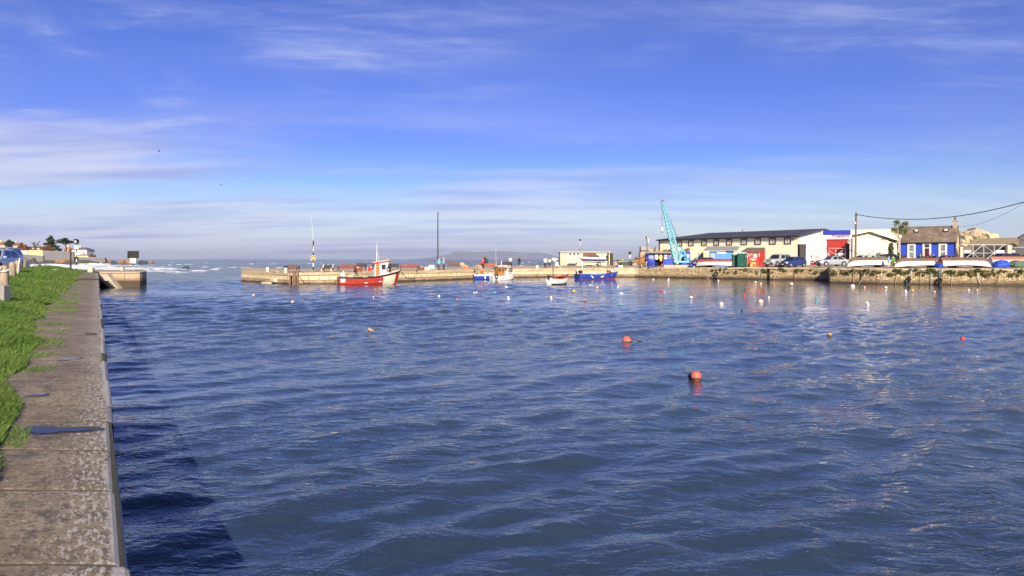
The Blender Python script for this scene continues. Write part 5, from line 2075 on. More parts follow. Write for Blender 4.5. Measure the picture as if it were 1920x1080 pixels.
# the red boat
a, b = G(634.5, 77.6), G(747, 80.2)
L = (b - a).length
rbt = thing('fishing_boat', 'red and white fishing boat with a wheelhouse moored along the pier', 'boat', a, heading(a, b))
h = Hull(L, 2.6, -.45, .92, 1.58, rake=.055, tran=.86, full=.55, sheer_sag=.10)
h.strip(0, 1, nu=9, nt=30).build('hull', MATS['red_paint'], rbt, smooth=50)
h.transom().build('transom', MATS['red_paint'], rbt)
h.strip(.60, .90, .705, .925, off=.012, nt=10).build('bow_panel', MATS['cream_paint'], rbt, smooth=60)
h.strip(.34, .60, .705, .925, off=.012, nt=10).build('bow_panel', MATS['cream_paint'], rbt, smooth=60)
for sd_ in (1, -1):
    h.strip(.62, .90, .012, .085, off=.012, nt=3, sides=(sd_,)).build('stern_panel', MATS['white_paint'], rbt, smooth=60)
h.strip(.60, .64, .02, .70, off=.02, nt=16).build('rubbing_strake', M('red_faded', (.60, .16, .11), .6), rbt)
h.gunwale(.14, .15, t0=0, t1=1.0, out=.05).build('gunwale', MATS['black_paint'], rbt)
h.inner(.45, .10).build('well', M('boat_inside', (.42, .36, .28), .8, dirt=.3), rbt)
h.deck(.60, .985, drop=-.02, camber=.14).build('foredeck', MATS['cream_paint'], rbt)
for tx, uu in ((.42, .60), (.66, .62)):
    p = h.pt(tx, uu, -1, .03)
    MB().box(p, (.36, .05, .09), bev=.015).build('scupper', MATS['white_paint'], rbt)
# wheelhouse
x0, x1 = L * .575, L * .815
zd, zr0, zr1 = .85, 2.50, 2.80
wx = x1 - x0
hw = .82
wh = MB()
wh.prism([(x0, zd), (x1, zd + .45), (x1 - .12, zr1 - .05), (x0 + .02, zr0 - .05)], lambda u, v: Vector((u, -hw, v)), lambda u, v: Vector((u, hw, v)))
who = wh.build('wheelhouse', MATS['white_paint'], rbt)
MB().prism([(x0 - .30, zr0), (x1 + .12, zr1), (x1 + .12, zr1 - .14), (x0 - .30, zr0 - .12)], lambda u, v: Vector((u, -hw - .12, v)), lambda u, v: Vector((u, hw + .12, v))).build('roof', MATS['red_paint'], who)
MB().prism([(x0 - .22, zr0 + .02), (x1 + .05, zr1 + .02), (x1 + .05, zr1 - .02), (x0 - .22, zr0 - .02)], lambda u, v: Vector((u, -hw - .02, v + .02)), lambda u, v: Vector((u, hw + .02, v + .02))).build('roof_top', MATS['white_paint'], who)
MB().box((x0 + .33, -hw - .02, 1.66), (.42, .05, 1.52)).build('door', MATS['varnish_wood'], who)
def ww(xa_, xb_, za, zb):
    f = MB().box(((xa_ + xb_) / 2, -hw - .012, (za + zb) / 2), (xb_ - xa_, .03, zb - za), bev=.02)
    fo = f.build('window', MATS['black_paint'], who)
    MB().box(((xa_ + xb_) / 2, -hw - .03, (za + zb) / 2), (xb_ - xa_ - .12, .02, zb - za - .12)).build('pane', MATS['dark_glass'], fo)
ww(x0 + .76, x0 + 1.24, 1.72, 2.30)
ww(x0 + 1.50, x0 + 1.86, 1.82, 2.36)
for yy in (-.4, .4):
    MB().box((x1 - .055, yy, 2.25), (.03, .62, .45), rot=Matrix.Rotation(-.06, 3, 'Y')).build('front_window', MATS['dark_glass'], who)
MB().box((x0 - .01, .3, 2.05), (.03, .5, .5)).build('aft_window', MATS['dark_glass'], who)
mst = MB()
mx = x0 + .35
mst.tube([(mx, 0, zr0), (mx + .06, 0, 4.75)], [.045, .025], 7)
mst.build('aerial', MATS['pale_metal'], rbt)
fr = MB()
fr.tube([(mx + .2, -.35, zr0), (mx + .12, 0, 3.75)], .03, 6)
fr.tube([(mx + .6, .35, zr0 + .1), (mx + .12, 0, 3.75)], .03, 6)
fr.tube([(mx + .12, 0, 3.75), (x1 + .1, 0, zr1 + .05)], .022, 6)
fr.build('mast_frame', MATS['galv'], rbt)
MB().box((x1 + .18, -.45, 1.62), (.2, .18, .34), bev=.04).build('winch', MATS['rust'], rbt)
MB().torus((x1 - .1, -hw - .14, 1.78), .20, .06, 'Y').build('fender_tyre', MATS['rubber'], rbt, smooth=180)
wn2 = MB().tube([(L * .08, -.3, .9), (L * .08, -.3, 1.55), (L * .08, .4, 1.55), (L * .08, .4, .9)], .05, 6)
wn2.build('stern_gantry', MATS['white_paint'], rbt)
MB().box((L * .06, -.1, 1.15), (.5, .6, .4), bev=.05).build('engine_box', MATS['white_paint'], rbt)
MB().bar((L * .13, .2, 1.0), (L * .26, -.4, 1.2), .07).build('boom', MATS['pale_metal'], rbt)
tb = MB().tube([(L * .33, .3, .6), (L * .31, .3, 1.75)], .05, 6)
tb.build('hauler_post', MATS['brown_wood'], rbt)
for k, (tx, col) in enumerate(((.20, 'orange_plastic'), (.45, 'cream_paint'))):
    MB().box((L * tx, .25, .72), (.6, .42, .34), bev=.04).build('crate', MATS[col], rbt)

# white boat with the wooden cabin
a, b = G(921, 95.3), G(969, 97.2)
wbt = thing('cabin_boat', 'white boat with an orange wood cabin lying alongside the pier', 'boat', a, heading(a, b))
wbt.scale = (.72, .85, 1.0)
L = 5.0
h = Hull(L, 1.9, -.3, .62, 1.20, rake=.06, tran=.8, full=.6, sheer_sag=.06)
h.strip(.40, 1, nu=7).build('hull', MATS['white_paint'], wbt, smooth=50)
h.strip(0, .40, nu=4).build('hull_bottom', MATS['black_paint'], wbt, smooth=50)
h.transom().build('transom', MATS['white_paint'], wbt)
h.gunwale(.09, .08, out=.03).build('gunwale', MATS['white_paint'], wbt)
h.strip(.78, .80, .05, .97, off=.02).build('rubbing_strake', M('dark_trim', (.06, .05, .06), .6), wbt)
h.inner(.4, .07).build('well', MATS['cream_paint'], wbt)
h.deck(.62, .985, drop=0, camber=.10).build('foredeck', MATS['white_paint'], wbt)
cb_ = MB().prism([(1.15, .5), (2.55, .62), (2.55, 1.95), (1.15, 1.88)], lambda u, v: Vector((u, -.66, v)), lambda u, v: Vector((u, .66, v))).build('cabin', MATS['varnish_wood'], wbt)
MB().prism([(2.55, .62), (3.35, .95), (3.20, 1.1), (2.85, 1.95), (2.55, 1.95)], lambda u, v: Vector((u, -.64, v)), lambda u, v: Vector((u, .64, v))).build('cabin_front', MATS['white_paint'], wbt)
MB().prism([(1.05, 1.90), (2.95, 1.97), (2.90, 2.06), (1.05, 1.99)], lambda u, v: Vector((u, -.72, v)), lambda u, v: Vector((u, .72, v))).build('cabin_roof', MATS['white_paint'], cb_)
for xa_, xb_ in ((1.28, 1.62), (1.95, 2.25)):
    MB().box(((xa_ + xb_) / 2, -.672, 1.45), (xb_ - xa_, .03, .5)).build('cabin_window', MATS['dark_glass'], cb_)
MB().box((2.74, -.652, 1.55), (.36, .03, .48)).build('side_window', MATS['dark_glass'], wbt)
MB().box((3.03, 0, 1.55), (.03, 1.0, .55), rot=Matrix.Rotation(-.35, 3, 'Y')).build('windscreen', MATS['dark_glass'], wbt)
MB().torus((4.25, -.1, 1.42), .22, .09, mt=Matrix.Rotation(PI / 2, 3, 'X')).build('tyre_fender', MATS['rubber'], wbt, smooth=180)
MB().box((3.75, -.72, .88), (.75, .03, .10)).build('bow_slot', MATS['black_paint'], wbt)
MB().tube([(1.2, .2, 2.0), (1.05, .2, 4.6)], [.03, .015], 6).build('aerial', MATS['white_paint'], wbt)
MB().tube([(2.4, .3, 2.0), (2.38, .3, 2.75)], .06, 8).build('exhaust', MATS['cream_paint'], wbt)
MB().torus((.55, -.98, .52), .24, .085, mt=Matrix.Rotation(PI / 2, 3, 'X')).build('stern_tyre', MATS['rubber'], wbt, smooth=180)

# blue boat half behind it, with the man in orange
a = G(888, 97.2)
bbt = thing('blue_boat', 'blue open boat with white gunwale lying against the pier left of the cabin boat', 'boat', a, R(12))
bbt.scale = (.86, .86, .95)
L = 4.2
h = Hull(L, 1.8, -.3, .78, 1.05, rake=.05, tran=.8, full=.6)
h.strip(.0, .86, nu=7).build('hull', MATS['blue_paint'], bbt, smooth=50)
h.strip(.86, 1, nu=2, off=.01).build('hull_top', MATS['white_paint'], bbt, smooth=50)
h.transom().build('transom', MATS['blue_paint'], bbt)
h.gunwale(.1, .10, out=.04).build('gunwale', MATS['white_paint'], bbt)
h.inner(.35, .07).build('well', M('boat_inside', (.42, .36, .28), .8), bbt)
for k, xx in enumerate((1.75, 2.9)):
    p = h.pt(xx / L, .7, -1, .12)
    shift(fender_mb((0, 0, 0), .12, .62), p).build('fender', MATS['white_paint'], bbt, smooth=50)
leaves([((.5, -.55, .85), (.45, .25, .2))], 300, .06, 4).build('green_net', leaf_mat('green_net', (.02, .14, .06), (.04, .22, .10), 4), bbt, fix=False)
MB().box((.2, 0, 1.25), (.16, .5, .55), bev=.05).build('outboard_motor', MATS['black_paint'], bbt)
person('man in orange and yellow oilskins standing in the blue boat', a + Vector((1.15, .35, .02)), R(20), (.68, .12, .035), (.68, .14, .03), h=1.58, seed=21, hat=(.5, .25, .18))

# little white boat with a red gunwale
a, b = at(1030, 534.5), at(1054, 533.4)
lwt = thing('small_boat', 'little white clinker boat with a red gunwale and black bottom riding off the pier', 'boat', a + Vector((0, 0, .10)), heading(a, b) - R(6))
L = 3.05
h = Hull(L, 1.5, -.22, .72, 1.05, rake=.05, tran=.72, full=.6, sheer_sag=.08)
h.strip(.38, 1, nu=7).build('hull', MATS['white_paint'], lwt, smooth=50)
h.strip(0, .38, nu=4).build('hull_bottom', MATS['black_paint'], lwt, smooth=50)
h.transom().build('transom', MATS['white_paint'], lwt)
h.gunwale(.10, .10, out=.03).build('gunwale', MATS['red_paint'], lwt)
h.inner(.4, .06).build('well', MATS['red_wood'], lwt)
h.deck(.62, .98, drop=.02, camber=.08).build('foredeck', MATS['red_wood'], lwt)
MB().tube([(.75, .1, .3), (.68, .12, 2.6)], [.06, .045], 8).build('mast', MATS['brown_wood'], lwt)
MB().tube([(2.55, -.1, 1.0), (1.35, .05, 2.35)], [.05, .035], 8).build('white_spar', MATS['white_paint'], lwt)
MB().box((1.28, .05, 2.25), (.45, .05, .42)).build('furled_sail', MATS['white_paint'], lwt)
MB().box((-.10, 0, .80), (.18, .24, .42), bev=.05).build('outboard_motor', MATS['black_paint'], lwt)

# long blue open boat
a, b = at(1082, 524.6), at(1157, 523.5)
lbt = thing('open_boat', 'long blue open boat with red bottom and white fenders moored under the cream shed', 'boat', a + Vector((0, 0, .05)), heading(a, b))
L = (b - a).length
h = Hull(L, 2.0, -.35, .72, 1.06, rake=.055, tran=.85, full=.6, sheer_sag=.06)
h.strip(.46, 1, nu=7).build('hull', MATS['blue_paint'], lbt, smooth=50)
h.strip(0, .46, nu=5).build('hull_bottom', M('antifoul_red', (.50, .07, .05), .6), lbt, smooth=50)
h.transom().build('transom', MATS['blue_paint'], lbt)
h.gunwale(.09, .07, out=.03).build('gunwale', MATS['blue_paint'], lbt)
h.inner(.35, .08).build('well', M('pale_boards', (.50, .44, .34), .8, var=.2), lbt)
h.strip(.55, 1.0, .965, 1.0, off=.014, nt=4).build('stem_band', MATS['white_paint'], lbt)
for k in range(4):
    MB().box((L * (.22 + .19 * k), 0, .62), (.26, 1.6, .05)).build('thwart', M('pale_boards', (.50, .44, .34), .8), lbt)
for tx, tilt in ((.28, .75), (.52, 1.25)):
    p = h.pt(tx, .72, -1, .12)
    f = fender_mb((0, 0, 0), .11, .5)
    rt = Matrix.Rotation(tilt * (-1 if tx < .4 else 1), 3, 'Y')
    f.v = [tuple(rt @ Vector(v) + p) for v in f.v]
    f.build('fender', MATS['white_paint'], lbt, smooth=50)
om = MB().box((.02, 0, 1.28), (.34, .34, .42), bev=.08)
om.build('outboard_motor', MATS['pale_metal'], lbt)
MB().box((-.08, 0, .75), (.16, .16, .9), bev=.03).build('motor_leg', MATS['black_paint'], lbt)
MB().box((.62, .1, 1.05), (.5, .4, .45), bev=.06).build('fuel_tank', MATS['black_paint'], lbt)
for k, (xx, mm) in enumerate(((L * .8, 'red_wood'), (L * .86, 'white_paint'))):
    MB().box((xx, .1, 1.12), (.5, .5, .28), bev=.08).build('gear_bag', MATS[mm], lbt)

# ladder timbers at the pier corner
Y0, z0 = front(551)
ld = thing('pier_ladder', 'timber ladder and posts in the wet slot at the pier corner', 'ladder', G(551, Y0 - .10, 0))
for px in (543.8, 549.6, 553.2, 557.8):
    MB().box((G(px, Y0).x - G(551, Y0).x, .0, .45), (.16, .14, 2.3)).build('timber_post', M('wet_timber', (.20, .12, .07), .7, var=.4, scale=3), ld)
rg = [MB().box((G(551.4, Y0).x - G(551, Y0).x, .05, -.2 + .3 * k), (.30, .05, .06)).build('rung', MATS['rust'], ld) for k in range(6)]
# broken stone ledges at the tip
for k, (px0, px1, pyt, pyb, d) in enumerate(((505, 523, 523, 528.5, .5), (486, 519, 529.3, 533, .8))):
    Yf, _ = front((px0 + px1) / 2)
    o = thing('stone_ledge', ('upper pale stone ledge jutting from the pier tip', 'lower broken stone ledge awash at the pier tip')[k], 'ledge', G((px0 + px1) / 2, Yf - d / 2 - .1, 0), heading(G(453, WY(528)), G(542, WY(534))), 'broken ledges at the pier tip')
    z1, z2 = P(0, pyt, Yf).z, P(0, pyb, Yf).z
    sh = MB().box((0, 0, (z1 + z2) / 2), ((px1 - px0) * Yf / F * 1.1, d, z1 - z2 + .1), bev=.08)
    sh.build('slab', MATS['pale_stone'], o)


# mooring lines on the pier wall
def rope(label, pts, r=.022, mat='rope_tan', group='mooring ropes on the harbour walls'):
    return tag(MB().tube(pts, r, 6).build('mooring_rope', MATS[mat], None, smooth=180), label, 'rope', group)


def sag(a, b, d, n=9):
    return [a.lerp(b, i / n) - Vector((0, 0, d * 4 * (i / n) * (1 - i / n))) for i in range(n + 1)]


def wallpt(px, py, off=.12):
    Y, z = front(px)
    return P(px, py, Y - off)


rope('mooring rope slanting down the pale pier wall right of the ladder slot', sag(wallpt(559, 514), wallpt(575, 531), .25), .04, 'brown_wood')
rope('slack mooring rope running from the red boat stern along the pier foot', sag(wallpt(578, 528.5, .2), P(634, 521.5, 78.2), 1.1), .04, 'brown_wood')
rope('slanting rope under the red boat bow', sag(P(751, 508, 80.5), wallpt(778, 520), .5), .04, 'brown_wood')
rope('rope hanging from the pier to the water left of the little white boat', sag(wallpt(1010, 511), P(1002, 519.3, 108), .1), .03, 'rope_tan')
rope('bow line of the long blue boat tied to the quay', sag(P(1159, 512, 114.5), wallpt(1168, 517), .4), .03, 'brown_wood')

# ================================================================== RIGHT SIDE
def yz(px, Y):
    return G(px, Y, deckz(px, Y))


# ------------------------------------------------------------------ cream shed on the pier root
Y = 128.0
s = Y / F
cs = thing('cream_shed', 'long low cream shed with a flat roof and small dark windows', 'shed', yz(1051, Y), 0)
x = lambda px: (px - 1051) * s
zb = cs.location.z
z = lambda py: P(0, py, Y).z - zb
wl, hl = x(1143), z(473.5)
SHEDM = render_wall_mat('shed_render', (.76, .66, .44), .3)
MB().box((wl / 2, 2.2, hl / 2), (wl, 4.4, hl)).build('wall', SHEDM, cs)
MB().box((wl * .055, -.02, hl / 2), (x(1063) - .05, .08, hl - .02)).build('rough_panel', render_wall_mat('shed_patch', (.62, .52, .34), .9, (.45, .38, .26)), cs)
MB().box((wl / 2, 2.1, hl + .09), (wl + .35, 4.9, .17)).build('roof', M('flat_roof_edge', (.55, .50, .42), .8, dirt=.7, dirtcol=(.06, .05, .045)), cs)
for a, b in ((1067.2, 1071.6), (1074.3, 1078.8), (1081.6, 1086)):
    win(cs, x(a), x(b), z(479), z(474.6), 0, MATS['white_paint'], MATS['dark_glass'], fw=.05, bars=(1, 1), sill=False)
aw = MB().prism([(-.02, z(475)), (-1.1, z(480)), (-1.1, z(481)), (-.02, z(476.2))], lambda u, v: Vector((x(1093.5), u, v)), lambda u, v: Vector((x(1117.5), u, v))).build('porch_roof', M('porch_tiles', (.24, .12, .07), .8, var=.35, scale=4), cs)
MB().box((x(1094.2), -1.0, z(488)), (.14, .14, z(480) - z(496))).build('porch_post', MATS['red_wood'], cs)
MB().box((x(1117), -.9, z(488)), (.14, .14, z(480) - z(496))).build('porch_post', MATS['red_wood'], cs)
MB().box((x(1140), -.06, hl * .5), (.28, .12, hl)).build('door_frame', MATS['dark_wood'], cs)
ann = MB().box((x(1145), 1.6, hl * .48), (.9, 3.0, hl * .92)).build('side_lobby', MATS['dark_wood'], cs)
MB().lathe([(.10, 0), (.10, .03)], (x(1130), -.02, z(477.2)), 12, mt=Matrix.Rotation(PI / 2, 3, 'X')).build('vent', MATS['black_paint'], cs)

lm_ = thing('signal_lamp', 'banded lattice pole with a small lamp rising from the cream shed roof', 'lamp', yz(1088, Y + 1.5))
z2 = lambda py: P(0, py, Y + 1.5).z - lm_.location.z
for q in (-.13, .13):
    for r_ in (-.13, .13):
        MB().bar((q, r_, z2(476)), (q, r_, z2(461)), .05).build('mast_chord', MATS['black_paint'], lm_)
br_ = MB()
for k in range(8):
    za, zb2 = z2(476) + k * .2, z2(476) + (k + 1) * .2
    br_.bar((-.13, -.13, za), (.13, -.13, zb2), .03)
    br_.bar((.13, .13, za), (-.13, .13, zb2), .03)
br_.build('lattice', MATS['galv'], lm_)
MB().tube([(0, 0, z2(461)), (0, 0, z2(452))], .05, 8).build('pole', MATS['pale_metal'], lm_)
MB().lathe([(.05, 0), (.17, .06), (.17, .35), (.10, .48), (.03, .6)], (0, 0, z2(452)), 12).build('lamp_head', MATS['black_paint'], lm_)
MB().ball((.08, -.12, z2(447.5)), .12).build('lens', MATS['pale_metal'], lm_)

tk = thing('water_tank', 'pale horizontal tank on short legs in front of the cream shed', 'tank', yz(1074, 126.5))
MB().lathe([(.05, -.80), (.30, -.78), (.38, -.68), (.38, .68), (.30, .78), (.05, .80)], (0, 0, .62), 18, mt=Matrix.Rotation(PI / 2, 3, 'Y')).build('tank_body', M('tank_grey', (.55, .53, .48), .5, dirt=.3), tk, smooth=40)
for sx in (-.6, .6):
    MB().box((sx, 0, .16), (.12, .6, .34)).build('leg', MATS['rust'], tk)

# speedboat on its trailer
tr = thing('boat_trailer', 'two wheeled galvanised boat trailer parked before the cream shed', 'trailer', yz(1115, 124))
for sy in (-.6, .6):
    MB().bar((-2.4, sy, .48), (1.9, sy, .48), .09, .12).build('rail', MATS['galv'], tr)
MB().bar((-2.4, -.6, .48), (-3.3, 0, .46), .08).build('drawbar', MATS['galv'], tr)
for sy in (-.85, .85):
    t_ = MB().lathe([(.14, -.09), (.30, -.09), (.33, -.06), (.33, .06), (.30, .09), (.14, .09)], (.75, sy, .33), 18, mt=Matrix.Rotation(PI / 2, 3, 'X')).build('wheel', MATS['tyre'], tr, smooth=40)
    MB().lathe([(.17, -.1), (.17, .1)], (.75, sy, .33), 14, mt=Matrix.Rotation(PI / 2, 3, 'X')).build('rim', MATS['cream_paint'], t_)
sbt = thing('speedboat', 'white and navy speedboat under a dark cover on the trailer by the cream shed', 'boat', yz(1115, 124) + Vector((1.95, 0, .98)), PI)
h = Hull(4.6, 1.75, -.38, .52, .66, rake=.13, tran=.92, full=.55)
h.strip(0, .42, nu=5).build('hull_bottom', MATS['white_paint'], sbt, smooth=50)
h.strip(.42, .74, nu=3).build('hull_band', M('navy', (.02, .03, .14), .4), sbt, smooth=50)
h.strip(.74, 1, nu=3).build('hull_side', MATS['white_paint'], sbt, smooth=50)
h.transom().build('transom', MATS['white_paint'], sbt)
h.deck(0, .985, drop=0, camber=.10).build('deck', MATS['white_paint'], sbt)
MB().prism([(.9, .55), (3.3, .62), (2.6, .98), (1.5, 1.0)], lambda u, v: Vector((u, -.55, v)), lambda u, v: Vector((u, .55, v))).build('cover', M('boat_cover', (.10, .08, .075), .9), sbt)
MB().box((-.2, 0, .45), (.34, .36, .95), bev=.08).build('outboard_motor', MATS['black_paint'], sbt)
person('person crouching over white crates on the quay edge right of the speedboat', yz(1151.5, front(1151.5)[0] + 1.4), R(50), (.58, .46, .34), (.42, .34, .26), pose='crouch', h=1.75, seed=31)
wc = thing('white_crate', 'low white crate on the quay edge below the teal dinghy', 'crate', yz(1163, front(1163)[0] + 1.2), .1)
for (c, d) in (((0, 0, .03), (.72, .45, .06)), ((0, -.21, .2), (.72, .03, .34)), ((0, .21, .2), (.72, .03, .34)), ((-.35, 0, .2), (.03, .4, .34)), ((.35, 0, .2), (.03, .4, .34))):
    MB().box(c, d).build('side', MATS['cream_paint'], wc)
bb = MB().box((0, 0, .17), (.42, .34, .34), bev=.08).build('blue_bag', MATS['blue_paint'], None)
bb.location = yz(1157.5, front(1157)[0] + 1.0)
tag(bb, 'small blue bag on the quay edge beside the white crate', 'bag')
mk = thing('marker_post', 'white marker post with a red top at the quay edge before the speedboat', 'post', yz(1092, front(1092)[0] + 1.5))
MB().tube([(0, 0, 0), (0, 0, 1.05)], .07, 10).build('post', MATS['white_paint'], mk)
MB().tube([(0, 0, 1.05), (0, 0, 1.5)], .085, 10).build('post_top', MATS['red_paint'], mk)

# old hulls and ruin between the shed and the kiosk
dh = thing('derelict_boat', 'weathered orange brown wooden hull lying broken behind the teal dinghy', 'boat', yz(1158, 131) + Vector((0, 0, .55)), R(3))
h = Hull(5.4, 2.0, -.45, .45, 1.35, rake=.08, tran=.8, full=.55, sheer_sag=.2)
ORW = M('old_planks', (.42, .19, .08), .85, var=.45, scale=5, dirt=.5)
h.strip(0, 1, nu=7).build('hull', ORW, dh, smooth=50)
h.transom().build('transom', ORW, dh)
h.inner(.3, .06).build('well', MATS['dark_wood'], dh)
h.gunwale(.08, .08, out=.03).build('gunwale', MATS['rust'], dh)
for t_ in (.2, .35, .5, .65):
    MB().box((5.4 * t_, 0, .25), (.2, 1.5, .06)).build('thwart', MATS['brown_wood'], dh)
td = thing('teal_dinghy', 'shallow teal green dinghy on trestles in front of the broken brown hull', 'boat', yz(1157, 125.5) + Vector((0, 0, .62)), R(2))
h = Hull(3.6, 1.3, -.14, .20, .30, rake=.10, tran=.8, full=.6)
TEAL = M('teal_paint', (.16, .40, .36), .7, var=.2, dirt=.3)
h.strip(0, 1, nu=6).build('hull', TEAL, td, smooth=50)
h.transom().build('transom', TEAL, td)
h.inner(.3, .05).build('well', MATS['grey_stone'], td)
h.gunwale(.06, .06, out=.02).build('gunwale', TEAL, td)
for xx in (.7, 2.6):
    tre = thing('trestle', ('wooden trestle under the stern of the teal dinghy', 'wooden trestle under the bow of the teal dinghy')[xx > 1], 'trestle', td.location + Vector((xx, 0, -.62)), R(2), 'trestles under the dinghy')
    for sy in (-.35, .35):
        MB().bar((-.12, sy, 0), (0, sy, .46), .06).build('leg', MATS['dark_wood'], tre)
        MB().bar((.12, sy, 0), (0, sy, .46), .06).build('leg', MATS['dark_wood'], tre)
    MB().bar((0, -.55, .48), (0, .55, .48), .08).build('beam', MATS['dark_wood'], tre)

RUINM = M('ruin_stone', (.42, .32, .20), .9, var=.4, scale=1.2, dirt=.5, dirtcol=(.12, .09, .06), bump=.8)
Y = 133
ru = thing('ruined_wall', 'crumbling stepped stone ruin behind the lamp post left of the white warehouse', 'ruin', yz(1216, Y))
z = lambda py: P(0, py, Y).z - ru.location.z
x = lambda px: (px - 1216) * Y / F
blk = MB()
for (pa, pb, pt) in ((1199, 1212, 463.5), (1212, 1226, 466), (1226, 1234, 462.5), (1190, 1199, 481), (1183, 1191, 487)):
    zt = z(pt)
    m_ = rock_mesh(((x(pb) - x(pa)) * .60, 1.4, zt * .62), int(pa), 3, .22)
    blk.add([Vector(v) + Vector(((x(pa) + x(pb)) / 2, 0, zt * .40)) for v in m_.v], m_.f)
blk.build('masonry', RUINM, ru, smooth=30)
wl2, uv2 = MB(), []
MB().box((x(1207), -.5, z(466)), (x(1214) - x(1199), 1.4, z(463) - z(470))).build('coping_block', MATS['grey_stone'], ru)
rock('pale boulder on the ground at the foot of the ruin', 1189, 499, 490, 12, 128, RUINM, 61)
rock('rounded boulder heap behind the broken brown hull', 1168, 497, 485.5, 20, 136, RUINM, 62)
person('figure in a black top and white trousers standing on the boulders', P(1181, 486, 133.5), R(170), (.03, .025, .03), (.70, .68, .66), h=1.72, seed=33)
person('man in a dark blue coat beside the left blue kiosk', yz(1211.5, 117.0), R(120), (.03, .05, .17), (.45, .40, .38), h=1.62, seed=34)
lobster_pot('lobster pot heaped left of the blue kiosk', 1203, 500.4, 1.5, 'rust', .6)
lobster_pot('pale lobster pot behind the rusty one by the blue kiosk', 1200, 499.8, 1.4, 'rope_white', 1.2)

lp2 = thing('quay_lamp', 'dark lamp post with a square floodlight standing before the ruin', 'lamp post', yz(1213, 126))
z2 = lambda py: P(0, py, 126).z - lp2.location.z
MB().tube([(0, 0, 0), (0, 0, z2(449))], [.09, .06], 8).build('pole', MATS['dark_wood'], lp2)
MB().box((0, -.08, z2(446)), (.48, .34, .48), bev=.06).build('lamp_head', MATS['black_paint'], lp2)
MB().box((.06, -.26, z2(446)), (.22, .03, .24)).build('lens', MATS['pale_metal'], lp2)
MB().box((.28, 0, z2(451)), (.20, .12, .72), bev=.02).build('control_box', MATS['white_paint'], lp2)
MB().bar((-.35, 0, z2(459.5)), (.35, 0, z2(459.5)), .05).build('crossarm', MATS['dark_wood'], lp2)

# ------------------------------------------------------------------ the blue kiosk
Y = 119.0
s = Y / F
ks = thing('blue_kiosk', 'blue kiosk with a pale roof and an open front hung with oilskins', 'kiosk', yz(1214, Y))
x = lambda px: (px - 1214) * s
z = lambda py: P(0, py, Y).z - ks.location.z
KB = M('kiosk_blue', (.020, .045, .36), .5, var=.18, dirt=.2, dirtcol=(.02, .03, .10))
zt = z(475.5)
MB().box((x(1221), 1.3, zt / 2), (x(1228) - x(1214), 2.6, zt)).build('left_cabin', KB, ks)
MB().box((x(1253.5), 1.3, zt / 2), (x(1264) - x(1243.5), 2.6, zt)).build('right_cabin', KB, ks)
MB().box((x(1236), 2.5, zt / 2), (x(1243.5) - x(1228), .1, zt)).build('back_wall', MATS['dark_wood'], ks)
MB().prism([(-.35, z(474.8)), (3.0, z(472.2)), (3.0, z(471)), (-.35, z(473.4))], lambda u, v: Vector((x(1213), u, v)), lambda u, v: Vector((x(1266), u, v))).build('roof', M('kiosk_roof', (.46, .43, .40), .8, dirt=.5, dirtcol=(.15, .12, .1)), ks)
MB().box((x(1240), -.36, z(475.2)), (x(1266) - x(1213), .06, .22)).build('fascia', MATS['black_paint'], ks)
# lettering on the doors is too small to read in the photo: short white strokes in its lines
def strokes(parent, x0, x1, zc, hgt, y, n, seed, mat='white_paint', name='lettering'):
    r = random.Random(seed)
    m_ = MB()
    cx = x0
    while cx < x1:
        w_ = r.uniform(.5, 1.0) * hgt * .62
        k = r.randint(0, 3)
        m_.box((cx + w_ * .1, y, zc), (hgt * .16, .012, hgt))
        if k != 1:
            m_.box((cx + w_ * .5, y, zc + hgt * (.42 if k == 0 else -.42 if k == 2 else 0)), (w_ * .64, .012, hgt * .16))
        if k in (1, 3):
            m_.box((cx + w_ * .8, y, zc), (hgt * .15, .012, hgt * r.uniform(.6, 1)))
        cx += w_ + hgt * .28
        if r.random() < .16:
            cx += hgt * .5
    return m_.build(name, MATS[mat], parent)


for k, (py, a, b, hh) in enumerate(((479.8, 1217, 1225.6, .28), (482.4, 1216.5, 1225.8, .24), (485, 1217, 1225.5, .18))):
    strokes(ks, x(a), x(b), z(py), hh, -.012, 6, k)
for k, (py, a, b, hh) in enumerate(((478.0, 1253, 1262, .26), (480.6, 1254.5, 1261.5, .16), (484.0, 1251.5, 1258, .14))):
    strokes(ks, x(a), x(b), z(py), hh, -.012, 6, 10 + k)
nb = MB().box((x(1248.3), -.02, z(481)), (x(1251) - x(1246), .04, z(476.3) - z(486))).build('notice', MATS['white_paint'], ks)
MB().ball((x(1248.3), -.05, z(480.6)), .16, sq=(1, .2, 1)).build('red_emblem', MATS['red_paint'], nb)
MB().box((x(1254), -.05, z(492)), (x(1259) - x(1245.5), .08, z(487) - z(495.2)), bev=.03).build('hatch_panel', M('panel_blue', (.03, .07, .55), .45), ks)
MB().box((x(1262.5), -.03, z(488)), (x(1264.8) - x(1259.8), .06, z(480) - z(496))).build('side_door', MATS['dark_wood'], ks)


